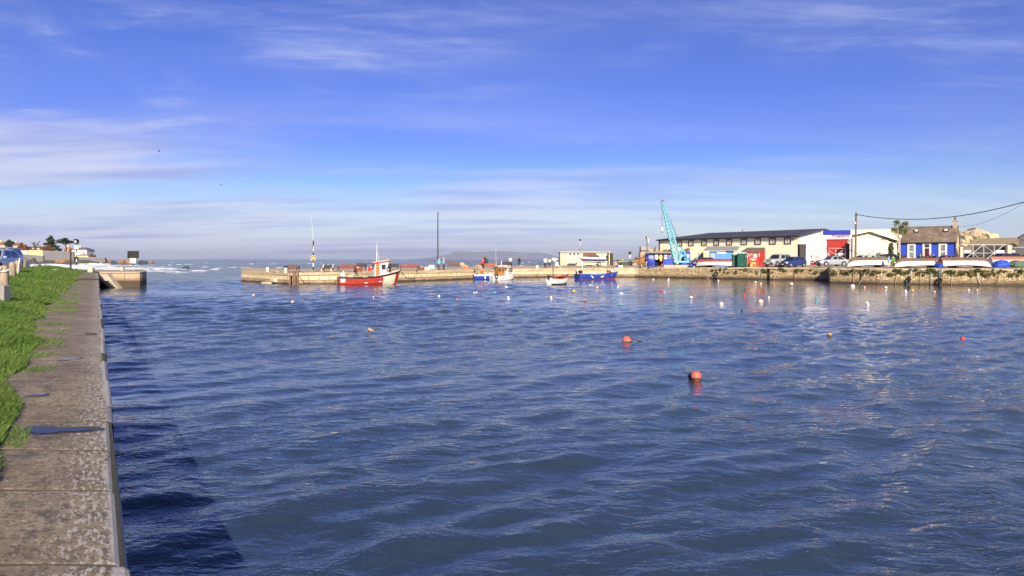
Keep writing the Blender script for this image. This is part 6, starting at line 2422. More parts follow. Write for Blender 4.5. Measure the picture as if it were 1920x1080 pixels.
def oilskin(label, px, pyt, pyb, mat, wpx):
    o = thing('oilskin_jacket', label, 'jacket', yz(px, Y - .1), 0, 'oilskins hanging in the kiosk doorway')
    zt_, zb_ = P(0, pyt, Y).z - o.location.z, P(0, pyb, Y).z - o.location.z
    w_ = wpx * s
    MB().prism([(-w_ * .16, zt_), (w_ * .16, zt_), (w_ * .5, zt_ - .18), (w_ * .42, zb_ + .05), (w_ * .30, zb_), (-w_ * .34, zb_ + .03), (-w_ * .46, zt_ - .2)], lambda u, v: Vector((u, -.08, v)), lambda u, v: Vector((u, .08, v))).build('coat', MATS[mat], o)
    for sx in (-1, 1):
        MB().tube([(sx * w_ * .42, 0, zt_ - .16), (sx * w_ * .56, 0, zt_ - .5), (sx * w_ * .52, .0, zt_ - .85)], [.09, .08, .07], 7).build('sleeve', MATS[mat], o, smooth=60)
    MB().tube([(0, 0, zt_ - .02), (.03, 0, zt_ + .1), (0, 0, zt_ + .14)], .012, 5).build('hook', MATS['black_paint'], o)
    return o


M('oil_yellow', (.68, .46, .10), .5)
M('oil_pale', (.66, .58, .44), .6)
oilskin('yellow oilskin hanging at the right side of the kiosk doorway', 1239, 477, 490, 'oil_yellow', 4.5)
oilskin('pale oilskin hanging at the left side of the kiosk doorway', 1231, 476.5, 487, 'oil_pale', 5)
lobster_pot('blue framed pot at the quay edge below the left kiosk cabin', 1222, 500.9, 1.9, 'blue_paint', .1)
ob_ = thing('fuel_can', 'red fuel can standing inside the kiosk doorway', 'can', yz(1240.5, Y + .2), .2)
MB().box((0, 0, .22), (.34, .2, .42), bev=.05).build('can_body', MATS['red_paint'], ob_)
MB().tube([(-.1, 0, .44), (-.1, 0, .52), (.08, 0, .52), (.08, 0, .44)], .02, 6).build('handle', MATS['black_paint'], ob_)

Y2 = 121.5
bcx = thing('blue_container', 'taller plain blue container behind the crane with a pale poster', 'container', yz(1279, Y2))
s2 = Y2 / F
xx2 = lambda px: (px - 1279) * s2
zz2 = lambda py: P(0, py, Y2).z - bcx.location.z
MB().box(((xx2(1294.5)) / 2, 1.3, zz2(471) / 2), (xx2(1294.5), 2.6, zz2(471)), bev=.02).build('container_body', M('container_blue', (.035, .07, .50), .5, var=.12), bcx)
rb_ = MB()
for k in range(7):
    rb_.box((xx2(1294.5) * (k + .5) / 7, -.012, zz2(471) / 2), (.07, .03, zz2(471) * .92))
rb_.build('ribs', M('container_blue', (.035, .07, .50), .5), bcx)
MB().box((xx2(1290), -.05, zz2(480)), (.42, .03, .55)).build('poster', MATS['cream_paint'], bcx)
jk = [('tangle of green and tan netting piled on the kiosk roof', 1256, 471.6, 12, OLV, 3), ('heap of orange and brown gear on top of the blue container', 1288, 469.8, 12, leaf_mat('orange_gear', (.42, .12, .05), (.45, .33, .18), 2), 4),
      ('tan netting heaped on the kiosk roof left of the green tangle', 1247, 472, 9, leaf_mat('tan_net', (.30, .24, .16), (.40, .34, .22), 2), 5)]
for lab, px, py, w_, mm, sd in jk:
    p = P(px, py, 121.6)
    o = leaves([((0, 0, .14), (w_ * s * .5, .5, .22)), ((w_ * s * .2, 0, .2), (w_ * s * .25, .4, .28))], 420, .12, sd).build('net_heap', mm, None, fix=False)
    o.location = p
    tag(o, lab, 'net heap')
bsk = thing('blue_skip', 'small blue steel bin with a pale end panel right of the crane', 'bin', yz(1295.5, 112))
s3 = 112 / F
MB().box((6.2 * s3 / 2 * 1, .5, .48), (7.2 * s3, 1.1, .95), bev=.03).build('bin_body', M('bin_blue', (.08, .17, .52), .5), bsk)
MB().box((9.6 * s3, .5, .46), (3.2 * s3, 1.06, .90), bev=.02).build('end_panel', MATS['cream_paint'], bsk)
MB().box((5.0 * s3, .5, .99), (10.6 * s3, 1.16, .07)).build('rim', MATS['blue_paint'], bsk)
person('man in dark blue overalls bending beside the crane', yz(1299, 106.6), R(60), (.025, .04, .17), (.03, .05, .20), pose='bend', h=1.75, seed=40)
for k, (px, mm, lab) in enumerate(((1295.5, 'blue_paint', 'blue plastic drum standing at the quay edge right of the crane'), (1301.5, 'pale_metal', 'pale drum beside the blue one at the quay edge'))):
    o = thing('drum', lab, 'drum', yz(px, 105.9), 0, 'drums by the crane')
    MB().lathe([(.22, 0), (.24, .03), (.24, .24), (.255, .27), (.24, .30), (.24, .52), (.22, .55), (.19, .56)], (0, 0, 0), 16).build('drum_body', MATS[mm], o, smooth=40)
    MB().lathe([(.05, 0), (.05, .03)], (.1, 0, .56), 8).build('bung', MATS['black_paint'], o)

# ------------------------------------------------------------------ crane
Yc = 107.5
pl_ = thing('crane_plinth', 'low stone plinth under the turquoise crane at the quay edge', 'plinth', yz(1268.5, front(1268.5)[0] + 1.15), heading(G(1248, front(1248)[0]), G(1289, front(1289)[0])))
s = Yc / F * 1.05
for k in range(2):
    MB().box(((-10.5 + 21.5 * k) * s, 0, .18), (20.6 * s, 1.6, .46), bev=.05).build('block', MATS['pale_stone'], pl_)
TQ = M('crane_turquoise', (.16, .48, .57), .5, var=.12, dirt=.55, dirtcol=(.17, .28, .29))
cn = thing('crane', 'turquoise lattice jib crane on the stone plinth with its boom raised', 'crane', yz(1276, Yc + .4) + Vector((0, 0, .35)))
c0 = cn.location
def cp(px, py, dy=0.0):
    return P(px, py, Yc + .4 + dy) - Vector(c0)


base = MB()
base.bar(cp(1264, 490.8, -.8), cp(1292, 490.8, -.8), .16, .26)
base.bar(cp(1264, 490.8, .8), cp(1292, 490.8, .8), .16, .26)
for px in (1265, 1278, 1291):
    base.bar(cp(px, 490.8, -.8), cp(px, 490.8, .8), .16, .22)
base.build('base_frame', TQ, cn)
for px in (1266, 1290):
    for dy in (-.75, .75):
        MB().lathe([(.16, -.08), (.19, -.05), (.19, .05), (.16, .08)], cp(px, 494.6, dy), 14, mt=Matrix.Rotation(PI / 2, 3, 'X')).build('wheel', MATS['dark_iron'], cn)
# boom: four chords that taper to both ends, with lacing
def chord(u, sx, sy):
    a_, b_ = cp(1270.5, 488.5), cp(1241.8, 377.5)
    m_ = Vector(a_).lerp(Vector(b_), u)
    wd = (.46 if u > .3 else .46) * (1 - .78 * max(0, (u - .12) / .88)) + .03
    ax = (Vector(b_) - Vector(a_)).normalized()
    side = ax.cross(Vector((0, 1, 0))).normalized()
    return m_ + side * sx * wd + Vector((0, sy * wd * .8, 0))


bm_ = MB()
for sx in (-1, 1):
    for sy in (-1, 1):
        for i in range(12):
            bm_.bar(chord(i / 12, sx, sy), chord((i + 1) / 12, sx, sy), .13 - .05 * i / 12)
NB = 16
for i in range(NB):
    u0, u1 = i / NB, (i + 1) / NB
    for sy in (-1, 1):
        bm_.bar(chord(u0, -1, sy), chord(u1, 1, sy), .055)
        bm_.bar(chord(u0, 1, sy), chord(u1, -1, sy), .055)
        bm_.bar(chord(u1, -1, sy), chord(u1, 1, sy), .05)
    for sx in (-1, 1):
        bm_.bar(chord(u0, sx, -1), chord(u1, sx, 1), .05)
bm_.build('boom', TQ, cn)
MB().lathe([(.05, -.12), (.26, -.12), (.26, .12), (.05, .12)], cp(1242.3, 378.5), 16, mt=Matrix.Rotation(PI / 2, 3, 'X')).build('head_sheave', MATS['dark_iron'], cn)
af = MB()
for dy in (-.55, .55):
    af.bar(cp(1279.5, 465.5, dy * .3), cp(1292, 490, dy), .15)
    af.bar(cp(1279.5, 465.5, dy * .3), cp(1272.5, 490, dy), .17)
    af.bar(cp(1276, 478, dy * .65), cp(1286, 478, dy * .65), .10)
    af.bar(cp(1276, 479, dy * .65), cp(1289, 489, dy), .10)
    af.bar(cp(1281, 466, dy * .2), cp(1277, 472, dy * .4), .22)
af.build('gantry', TQ, cn)
wn_ = MB().lathe([(.10, -.5), (.36, -.5), (.36, -.44), (.24, -.42), (.24, .42), (.36, .44), (.36, .5), (.10, .5)], cp(1279.5, 485.5), 16, mt=Matrix.Rotation(PI / 2, 3, 'X'))
wn_.build('winch_drum', MATS['dark_iron'], cn)
MB().box(cp(1276.5, 484), (.75, 1.0, .85), bev=.05).build('engine_house', TQ, cn)
MB().box(cp(1276.3, 483.6, -.55), (.34, .06, .30)).build('engine_hatch', M('hatch_grey', (.30, .33, .32), .6), cn)
for k, dy in enumerate((-.12, .12)):
    MB().tube([cp(1243, 380, dy), cp(1280, 466.5, dy)], .025, 5).build('stay_cable', MATS['black_paint'], cn)
MB().tube([cp(1243.5, 384), cp(1283, 480)], .02, 5).build('hoist_cable', MATS['black_paint'], cn)
for px in (1240.2, 1242.4):
    MB().tube([cp(px, 379), cp(px, 427)], .014, 5).build('fall_cable', MATS['dark_iron'], cn)
hk = MB().box(cp(1241.3, 430), (.34, .26, .62), bev=.09)
hko = hk.build('hook_block', MATS['cream_paint'], cn)
MB().tube([cp(1241.3, 433.5), cp(1241.5, 435.0), cp(1240.6, 436.2), cp(1239.8, 435.4)], .05, 6).build('hook', MATS['dark_iron'], hko, smooth=180)

# ------------------------------------------------------------------ warehouse
p0 = Vector((29.6, 140.0)); p1 = Vector((47.5, 115.0))
dW = (p1 - p0).normalized()
nW = Vector((-dW.y, dW.x))
LW = (p1 - p0).length
zg = 1.95
wh_ = thing('warehouse', 'long white harbour warehouse with a dark low roof and a row of square windows', 'warehouse', (p0.x, p0.y, zg), math.atan2(dW.y, dW.x))
EA, RI, HD = 6.9 - zg, 8.05 - zg, 7.4
WHM = render_wall_mat('warehouse_cream', (.94, .86, .60), .13)
WGM = render_wall_mat('warehouse_white', (.84, .82, .77), .10)
TB = 1.35   # how far the roof comes down at the left hip
MB().box((LW / 2, .15, EA / 2), (LW, .3, EA)).build('front_wall', WHM, wh_)
MB().prism([(.3, 0), (2 * HD, 0), (2 * HD, EA), (HD, RI - .05), (.3, EA)], lambda u, v: Vector((LW - .3, u, v)), lambda u, v: Vector((LW, u, v))).build('gable_wall', WGM, wh_)
MB().prism([(.3, 0), (2 * HD, 0), (2 * HD, EA), (.3, EA)], lambda u, v: Vector((0, u, v)), lambda u, v: Vector((.3, u, v))).build('end_wall', WGM, wh_)
MB().box((LW / 2, 2 * HD - .15, EA / 2), (LW - .6, .3, EA)).build('back_wall', WHM, wh_)
RFM = slate_mat('warehouse_roof', (.050, .050, .075), (.065, .062, .088), 1.0, 30)
RFM2 = RFM
roof_slab((-.2, -.45, EA - .08), (LW + .45, -.45, EA - .08), (LW + .45, HD, RI + .12), (7.0, HD, RI + .12), .22, 'roof', RFM, wh_)
roof_slab((LW + .45, 2 * HD + .3, EA), (-.2, 2 * HD + .3, EA), (7.0, HD, RI + .12), (LW + .45, HD, RI + .12), .2, 'back_roof', RFM2, wh_)
MB().add([(-.2, -.45, EA - .06), (7.0, HD, RI + .13), (-.2, 2 * HD + .3, EA)], [(0, 1, 2)]).build('hip', RFM, wh_, fix=False)
MB().box((LW / 2, -.50, EA - .16), (LW + .5, .14, .22)).build('gutter', MATS['black_paint'], wh_)
MB().tube([(.35, -.12, EA - .2), (.35, -.12, 0)], .09, 8).build('downpipe', MATS['black_paint'], wh_)
PANEP = M('pale_blind_glass', (.80, .74, .58), .2, var=.22, scale=2.2, spec=.7)
for px in (1274.6, 1295.8, 1320.3, 1343.3, 1367.4, 1395, 1421, 1448.6, 1477):
    t = fr_point(p0, dW, px)
    win(wh_, t - .62, t + .62, 5.42 - zg, 6.52 - zg, 0, M('window_dark', (.05, .035, .025), .6), PANEP, fw=.15, bars=(2, 1), depth=.10, sill=False)
cw = MB()
ts = [fr_point(p0, dW, q) for q in (1285, 1308, 1332, 1356, 1381, 1408, 1435, 1463, 1489)]
for a, b in zip(ts, ts[1:]):
    cw.tube(sag(Vector((a, -.04, 5.98 - zg)), Vector((b, -.04, 5.98 - zg)), .10, 6), .018, 4, caps=False)
cw.build('wall_cable', MATS['dark_wood'], wh_)
t = fr_point(p0, dW, 1488)
MB().tube([(t, -.02, 6.25 - zg), (t, -.3, 6.42 - zg), (t + .02, -.42, 6.2 - zg)], .05, 6).build('wall_lamp', MATS['black_paint'], wh_, smooth=60)
MB().tube([(14.5, HD, RI), (14.5, HD, RI + .55)], .07, 8).build('roof_vent', MATS['rust'], wh_)
# marks and pipe on the white gable
def gpt(px, py, off=.03):
    """point on the gable wall"""
    k = (px - CX) / F
    q = (k * p1.y - p1.x) / (nW.x - k * nW.y)
    wy = p1.y + nW.y * q
    return Vector((LW + off, q, P(0, py, wy).z - zg))


MB().tube([gpt(1524.5, 446), gpt(1524.5, 470)], .035, 6).build('vent_pipe', MATS['galv'], wh_)
MB().box(gpt(1521, 481), (.05, .36, .42)).build('meter_box', MATS['black_paint'], wh_)
MB().box(gpt(1532, 482.5), (.04, 1.3, .75)).build('grey_panel', M('grey_panel', (.42, .41, .39), .7), wh_)

# ------------------------------------------------------------------ sheds before the warehouse
Y = 109.0
s = Y / F
bs2 = thing('blue_shed', 'blue boarded shed with a grey lean-to roof and a white sign against the warehouse', 'shed', yz(1330.5, Y))
x = lambda px: (px - 1330.5) * s
z = lambda py: P(0, py, Y).z - bs2.location.z
w_ = x(1376)
BSH = M('shed_blue', (.09, .27, .62), .6, var=.15, scale=2, dirt=.2, dirtcol=(.06, .14, .3))
bw = MB().box((w_ / 2, .08, z(471.4) / 2), (w_, .16, z(471.4)))
for k in range(18):
    bw.box((w_ * (k + .5) / 18, -.012, z(471.4) / 2), (.035, .03, z(471.4) - .02))
bw.build('wall', BSH, bs2)
MB().box((w_ / 2, .0, z(487.5)), (w_ + .02, .10, .12)).build('base_rail', MATS['dark_wood'], bs2)
rfm = M('corrugated_grey', (.30, .29, .27), .75, var=.2, dirt=.3)
rr = []
for i in range(47):
    xx = x(1316.5) + (x(1380) - x(1316.5)) * i / 46
    xo = xx + 2.0
    dz = .035 * (i % 2)
    rr.append([(xx, -.45, z(469.9) + dz), (xo, 4.2, z(461.0) + dz), (xo, 4.2, z(461.0) + dz - .08), (xx, -.45, z(469.9) + dz - .08)])
MB().grid(rr, closed=True).build('roof', rfm, bs2, fix=False)
MB().prism([(0.16, 0), (3.9, 0), (3.9, z(463) + .0), (0.16, z(471))], lambda u, v: Vector((w_ - .12 + .0 * u, u, v)), lambda u, v: Vector((w_, u, v))).build('side_wall', BSH, bs2)
MB().box((x(1319), .4, z(472) / 2), (.10, .10, z(472))).build('post', MATS['dark_wood'], bs2)
MB().box((x(1324.5), 3.4, z(474) / 2), (x(1330) - x(1319), .1, z(474))).build('inner_wall', MATS['grey_stone'], bs2)
MB().box((x(1352.6), -.06, z(473.8)), (x(1361) - x(1344.4), .05, z(471.9) - z(476))).build('sign', MATS['white_paint'], bs2)
o = MB().box((x(1336), -.05, z(480)), (x(1339.6) - x(1332.8), .06, z(476.4) - z(483.8)), bev=.02).build('lifebuoy_board', MATS['cream_paint'], bs2)
MB().torus((x(1336), -.12, z(480)), .18, .055, 'Y').build('lifebuoy', MATS['orange_plastic'], o, smooth=180)

Y = 107.0
s = Y / F
rs = thing('red_shed', 'red painted shed with a brown sloping roof and white emblems right of the green toilets', 'shed', yz(1399.5, Y), R(-6))
x = lambda px: (px - 1399.5) * s
z = lambda py: P(0, py, Y).z - rs.location.z
RSH = M('shed_red', (.47, .035, .020), .5, var=.14, scale=1.5, dirt=.15, dirtcol=(.3, .03, .02))
w_ = x(1421.2)
zl, zh_ = z(472.2), z(464.2)
fwm = MB().box((w_ / 2, .06, zl / 2), (w_, .12, zl)).build('front_wall', RSH, rs)
# right wall swings away to the right so that it is seen from the harbour
sx, sy = x(1439.5) - w_, 1.9
MB().prism([(0, 0), (1, 0), (1, zh_), (0, zl)], lambda u, v: Vector((w_ + sx * u, .12 + sy * u, v)), lambda u, v: Vector((w_ - .1 + sx * u, .22 + sy * u, v))).build('side_wall', RSH, rs)
roof_slab((-.9, -.18, zl + .02), (w_ + .05, -.18, zl + .02), (w_ + sx + .1, sy + .25, zh_ + .04), (-.9 + sx, sy + .25, zh_ + .04), .10, 'roof', M('shed_roof_brown', (.16, .115, .085), .8, var=.25, dirt=.3), rs)
MB().box((x(1415), -.03, z(480)), (x(1418.2) - x(1411.8), .03, .52)).build('white_emblem', MATS['white_paint'], rs)
for (q0, q1) in (((1400.8, 484), (1402.6, 475)), ((1404.5, 480.5), (1409.5, 475.5))):
    MB().bar((x(q0[0]), -.015, z(q0[1])), (x(q1[0]), -.015, z(q1[1])), .06, .07).build('white_stroke', MATS['white_paint'], rs)
MB().prism([(x(1405.6), z(485)), (x(1417.6), z(485.6)), (x(1414), z(488)), (x(1409), z(488))], lambda u, v: Vector((u, -.03, v)), lambda u, v: Vector((u, 0, v))).build('white_emblem', MATS['white_paint'], rs)
q = .12
MB().box((w_ + sx * q + .04, .12 + sy * q - .04, z(478)), (.20, .03, .55), rz=math.atan2(sy, sx)).build('notice', MATS['white_paint'], rs)
wbw = thing('wheelbarrow', 'wheelbarrow with a yellow tub standing before the red shed', 'wheelbarrow', yz(1411, 103.5), R(10))
MB().prism([(-.55, .62), (.45, .66), (.25, .34), (-.30, .34)], lambda u, v: Vector((u, -.28, v)), lambda u, v: Vector((u, .28, v))).build('tray', M('tub_yellow', (.62, .42, .08), .5), wbw)
MB().lathe([(.08, -.05), (.19, -.05), (.19, .05), (.08, .05)], (-.58, 0, .19), 14, mt=Matrix.Rotation(PI / 2, 3, 'X')).build('wheel', MATS['tyre'], wbw)
for sy_ in (-.24, .24):
    MB().tube([(-.58, sy_ * .3, .2), (.3, sy_, .36), (1.0, sy_, .72)], .025, 6).build('handle', MATS['brown_wood'], wbw)
    MB().bar((.3, sy_, .36), (.35, sy_, 0), .04).build('leg', MATS['galv'], wbw)
bb2 = MB().ball((0, 0, .2), .24).build('buoy_ball', M('buoy_yellow', (.72, .52, .12), .5), None, smooth=180)
bb2.location = yz(1408.5, 102.4)
tag(bb2, 'round yellow float lying on the ground by the wheelbarrow', 'float')

# green portable toilets
def toilet(label, px0, px1, pyt, pyb, Y, rz, w=1.15, dp=1.15):
    o = thing('portable_toilet', label, 'portable toilet', yz((px0 + px1) / 2, Y), rz, 'green portable toilets on the quay')
    h_ = (pyb - pyt) * Y / F
    GR = M('toilet_green', (.018, .085, .060), .5, var=.15)
    MB().box((0, 0, .06), (w + .06, dp + .06, .12)).build('base', MATS['black_paint'], o)
    MB().box((0, 0, h_ * .47 + .06), (w, dp, h_ * .88), bev=.05).build('cabin', GR, o)
    dr = MB().box((-.02, -dp / 2 - .015, h_ * .45), (w * .66, .05, h_ * .78), bev=.02).build('door', M('toilet_green_light', (.025, .12, .085), .45), o)
    MB().box((w * .24, -dp / 2 - .05, h_ * .46), (.06, .04, .14)).build('handle', MATS['black_paint'], dr)
    for k in (-1, 1):
        MB().box((w / 2 + .008, dp * .22 * k, h_ * .46), (.03, .30, h_ * .70), bev=.01).build('side_panel', M('toilet_green_light', (.025, .12, .085), .45), o)
    MB().box((0, 0, h_ * .90), (w * 1.04, dp * 1.04, .06)).build('trim', GR, o)
    rf = MB().lathe([(.80, 0), (.78, .07), (.55, .16), (.05, .19)], (0, 0, h_ * .92), 4, mt=Matrix.Rotation(PI / 4, 3, 'Z') @ Matrix.Diagonal(Vector((1, 1, 1))))
    rf.build('roof', M('toilet_roof', (.60, .63, .58), .5, dirt=.2), o)
    MB().tube([(w * .3, dp * .3, h_ * .9), (w * .3, dp * .3, h_ * 1.0)], .05, 8).build('vent_pipe', MATS['pale_metal'], o)
    MB().ball((w / 2 + .02, -dp * .2, h_ * .74), .11, sq=(.15, 1, 1)).build('round_sign', MATS['white_paint'], o)
    return o


toilet('left green portable toilet half hidden behind the other one', 1374, 1386, 473, 499, 102.2, R(-10))
toilet('right green portable toilet standing next to the red shed', 1382.5, 1400.5, 472.3, 500.3, 100.9, R(-32))

# upturned boats, cars
WB = M('hull_white', (.74, .71, .65), .5, var=.12, scale=1.2, dirt=.45, dirtcol=(.55, .40, .34))
BT = M('hull_tarred', (.17, .115, .085), .8, var=.3, scale=1.5, dirt=.5, dirtcol=(.30, .25, .20))
RB = M('hull_red', (.45, .075, .055), .6, var=.2, scale=1.2, dirt=.3, dirtcol=(.30, .07, .05))
OB = M('hull_orange', (.62, .17, .10), .6, var=.15, scale=1.2)


def upt(label, px0, px1, pyt, pyb, Y, side, bottom, bow=1, tip=0.0, trans=None, us=.43, dy=0.0):
    s = Y / F
    L = (px1 - px0) * s
    D = (pyb - pyt) * s
    g = deckz((px0 + px1) / 2, Y)
    zk = P(0, pyt, Y).z
    loc = (G(px0, Y).x, Y, zk) if bow > 0 else (G(px1, Y + dy).x, Y + dy, zk)
    ang = math.atan2(dy, L)
    # turned over about its own length: stern at the left when the bow points right
    o = upturned(label, loc, ang if bow > 0 else PI + ang, math.hypot(L, dy) * (.97 if dy == 0 else .93), 1.9, max(.45, (zk - g) - .16), side, bottom, tip, trans, u_split=us)
    # blocks under the gunwale
    for t in (.25, .75):
        c = Vector((G(px0, Y).x + L * t, Y + (dy * t if bow > 0 else dy * t), g))
        b_ = thing('boat_block', 'wooden block carrying the %s end of the %s' % ('left' if t < .5 else 'right', label.split(' upturned')[0] + ' upturned boat'), 'block', c, 0, 'blocks under the upturned boats')
        MB().box((0, 0, .10), (.22, 1.7, .20)).build('timber', MATS['dark_wood'], b_)
        MB().box((0, 0, .215), (.14, 1.5, .03)).build('pad', MATS['rubber'], b_)
    return o


upt('red and white upturned boat in front of the blue shed', 1313, 1374, 486.6, 500.2, 106.2, WB, RB, -1, dy=-4.0)
upt('first brown and white upturned boat right of the silver coupe', 1587, 1666, 483.0, 501.0, 86.5, WB, BT, -1)
upt('long brown and white upturned boat below the cottage door', 1675, 1771, 484.8, 502.4, 82.6, WB, BT, -1)
upt('brown and white upturned boat with a red transom below the metal gate', 1763, 1860, 483.6, 502.8, 81.0, WB, BT, 1, 0.0, M('transom_red', (.40, .03, .03), .5))
upt('orange and white upturned boat under the dark estate car', 1856, 1945, 481.5, 500.5, 83.5, WB, OB, 1)

car('suv', 'silver four by four with roof rails parked before the warehouse', 'silver', (.50, .50, .49), yz(1459, 102.6), R(33), rails=True)
car('hatch', 'dark blue hatchback parked right of the silver four by four', 'darkblue', (.030, .055, .22), yz(1486.5, 99.6), R(24))
car('coupe', 'silver grey coupe parked side on before the red roller door', 'greysilver', (.42, .43, .45), yz(1559.5, 95.2), R(6))
car('hatch', 'black car mostly hidden behind the red and white upturned boat', 'black', (.015, .016, .018), yz(1318, 106.6), R(15))
car('hatch', 'silver car whose roof shows above the upturned boat left of the ivy', 'palesilver', (.48, .50, .52), yz(1618, 95.5), R(8))
car('estate', 'dark car behind the two people between the upturned boats', 'navyblack', (.02, .025, .04), yz(1668, 96), R(80))
car('saloon', 'red saloon behind the boats in front of the cottage', 'red', (.36, .035, .030), yz(1774.5, 89.5), R(-2))
car('estate', 'dark blue estate car parked before the metal gate', 'inkblue', (.018, .028, .075), yz(1880, 91.0), R(2))
car('hatch', 'pale violet blue car cut by the right edge of the view', 'violetblue', (.16, .18, .38), yz(1930, 95), R(15))
van = thing('camper_trailer', 'small white covered trailer with a blue end behind the red saloon', 'trailer', yz(1779, 93.5))
MB().box((.75, 0, .62), (1.75, 1.3, .80), bev=.12).build('cover', MATS['white_paint'], van)
MB().box((1.72, 0, .60), (.18, 1.26, .78), bev=.04).build('end_panel', MATS['blue_paint'], van)
for sy in (-.66, .66):
    MB().lathe([(.1, -.07), (.28, -.07), (.28, .07), (.1, .07)], (.8, sy, .28), 14, mt=Matrix.Rotation(PI / 2, 3, 'X')).build('wheel', MATS['tyre'], van)
MB().bar((-.2, 0, .4), (-1.0, 0, .38), .07).build('drawbar', MATS['galv'], van)

# tarpaulin bundles
def tarp(label, px, pyt, pyb, wpx, Y, mat, seed, name='tarpaulin_bundle'):
    s = Y / F
    hgt = (pyb - pyt) * s
    mb = rock_mesh((wpx * s / 2, .7, hgt * .62), seed, 4, .16)
    r = random.Random(seed)
    vs = []
    for v in mb.v:
        v = Vector(v)
        f = mnoise.noise(Vector((v.x * 3.2, v.y * 3, v.z * 1.2 + seed))) * .10 + abs(mnoise.noise(Vector((v.x * 5 + v.z * 2, v.y * 4, seed)))) * .09
        k = 1 + f
        vs.append((v.x * k, v.y * k, max(v.z * k + hgt * .42, .01)))
    mb.v = vs
    o = mb.build(name, mat, None, smooth=35)
    o.location = yz(px, Y)
    return tag(o, label, 'tarpaulin')


def tarp_mat(name, col):
    m, t, b = principled(name)
    b.inputs['Base Color'].default_value = (*col, 1)
    b.inputs['Roughness'].default_value = 0.38
    tc = nd(t, 'ShaderNodeTexCoord')
    n = noise_n(t, tc.outputs['Object'], 5.5, 4, 0.55, 1.2)
    bp = nd(t, 'ShaderNodeBump', inp={'Strength': 0.9, 'Distance': 0.10})
    t.links.new(n.outputs[0], bp.inputs['Height'])
    t.links.new(bp.outputs[0], b.inputs['Normal'])
    return m


TBLU = tarp_mat('tarp_blue', (.022, .085, .60))
tarp('crumpled bright blue tarpaulin over gear at the quay edge under the dark estate car', 1877.5, 489.5, 505.0, 31, 78.5, TBLU, 3)
tarp('dull green tarpaulin over gear beside the blue one at the right edge', 1912, 489.3, 503.5, 40, 79.0, tarp_mat('tarp_green', (.075, .13, .085)), 5)
tarp('small torn blue tarpaulin hanging by the red transom', 1760.5, 495.2, 504.2, 13, 79.5, TBLU, 7)

# ------------------------------------------------------------------ the works building with the red door
Y = 118.6
s = Y / F
wm = thing('works_building', 'white works building with a blue fascia, red lettering and a red roller door', 'workshop', yz(1540, Y), R(-25))
x = lambda px: fr_point((wm.location.x, wm.location.y), (math.cos(R(-25)), math.sin(R(-25))), px)
z = lambda py: P(0, py, Y).z - wm.location.z
w_ = x(1612)
MB().box((w_ / 2, 4, z(432.5) / 2), (w_, 8, z(432.5))).build('wall', WGM, wm)
MB().box(((x(1543.4) + x(1595)) / 2, -.05, (z(432.3) + z(440.6)) / 2), (x(1595) - x(1543.4), .14, z(432.3) - z(440.6))).build('fascia', M('fascia_blue', (.012, .034, .38), .5, var=.08), wm)
text_mesh('Western  Marine', .74, 'lettering', M('letter_red', (.36, .02, .015), .6), wm, (x(1558.8), -.04, z(445.4)), italic=.25, xs=1.0)
dz0, dz1 = z(497), z(450.5)
dm = MB()
nsl = 22
for k in range(nsl):
    dm.box(((x(1550.2) + x(1589.8)) / 2, -.05 + .012 * (k % 2), dz1 * (k + .5) / nsl), (x(1589.8) - x(1550.2), .06, dz1 / nsl * .98))
dm.build('roller_door', M('door_red', (.40, .028, .020), .45, var=.08), wm)
MB().box(((x(1550.2) + x(1589.8)) / 2, -.06, dz1 + .08), (x(1590.6) - x(1549.4), .14, .16)).build('lintel', MATS['dark_wood'], wm)
MB().box((x(1594), -.05, z(452)), (.4, .1, .5)).build('alarm_box', MATS['black_paint'], wm)

Y = 133.0
s = Y / F
bk = thing('rear_store', 'plain tall cream block showing behind the small gabled store', 'store building', yz(1596, Y), R(-27))
MB().box((42 * s, 4, (P(0, 432, Y).z - bk.location.z) / 2), (84 * s, 8, P(0, 432, Y).z - bk.location.z)).build('wall', WHM, bk)
MB().box((42 * s, 4, P(0, 432, Y).z - bk.location.z + .05), (84 * s + .2, 8.2, .12)).build('parapet', MATS['cream_paint'], bk)
MB().tube([(41 * s, .2, P(0, 432, Y).z - bk.location.z), (41 * s, .2, P(0, 429.5, Y).z - bk.location.z)], .06, 6).build('vent_pipe', MATS['galv'], bk)

Y = 106.0
s = Y / F
gs = thing('gabled_store', 'cream rendered gabled store with a dark verge between the pole and the palm', 'store building', yz(1600, Y), R(-27))
x = lambda px: fr_point((gs.location.x, gs.location.y), (math.cos(R(-27)), math.sin(R(-27))), px)
z = lambda py: P(0, py, Y).z - gs.location.z
w_ = x(1666)
ap, zl, zr_ = x(1630.5), z(441), z(449.5)
MB().prism([(0, 0), (w_, 0), (w_, zr_ - .05), (ap, z(436)), (0, zl - .05)], lambda u, v: Vector((u, 0, v)), lambda u, v: Vector((u, 9, v))).build('wall', WHM, gs)
DV = M('verge_dark', (.05, .045, .045), .7)
roof_slab((x(1597), -.3, zl - .05), (x(1597), 9.2, zl - .05), (ap, 9.2, z(434.8)), (ap, -.3, z(434.8)), .2, 'roof', DV, gs)
roof_slab((x(1684), 9.2, z(452.3)), (x(1684), -.3, z(452.3)), (ap, -.3, z(434.8)), (ap, 9.2, z(434.8)), .2, 'roof', DV, gs)
MB().tube([(x(1636), 4, z(437)), (x(1636), 4, z(432.5))], .06, 6).build('flue', MATS['dark_iron'], gs)
dl = MB()
dl.bar((x(1612), -.01, z(467)), (x(1638), -.01, z(467)), .02, .03)
dl.bar((x(1638), -.02, z(467)), (x(1638), -.02, z(486)), .03, .14)
dl.build('door_outline', M('seam_grey', (.45, .40, .30), .8), gs)
MB().tube([(x(1599), -.12, zl - .2), (x(1599), -.12, 0)], .12, 8).build('downpipe', MATS['galv'], gs)
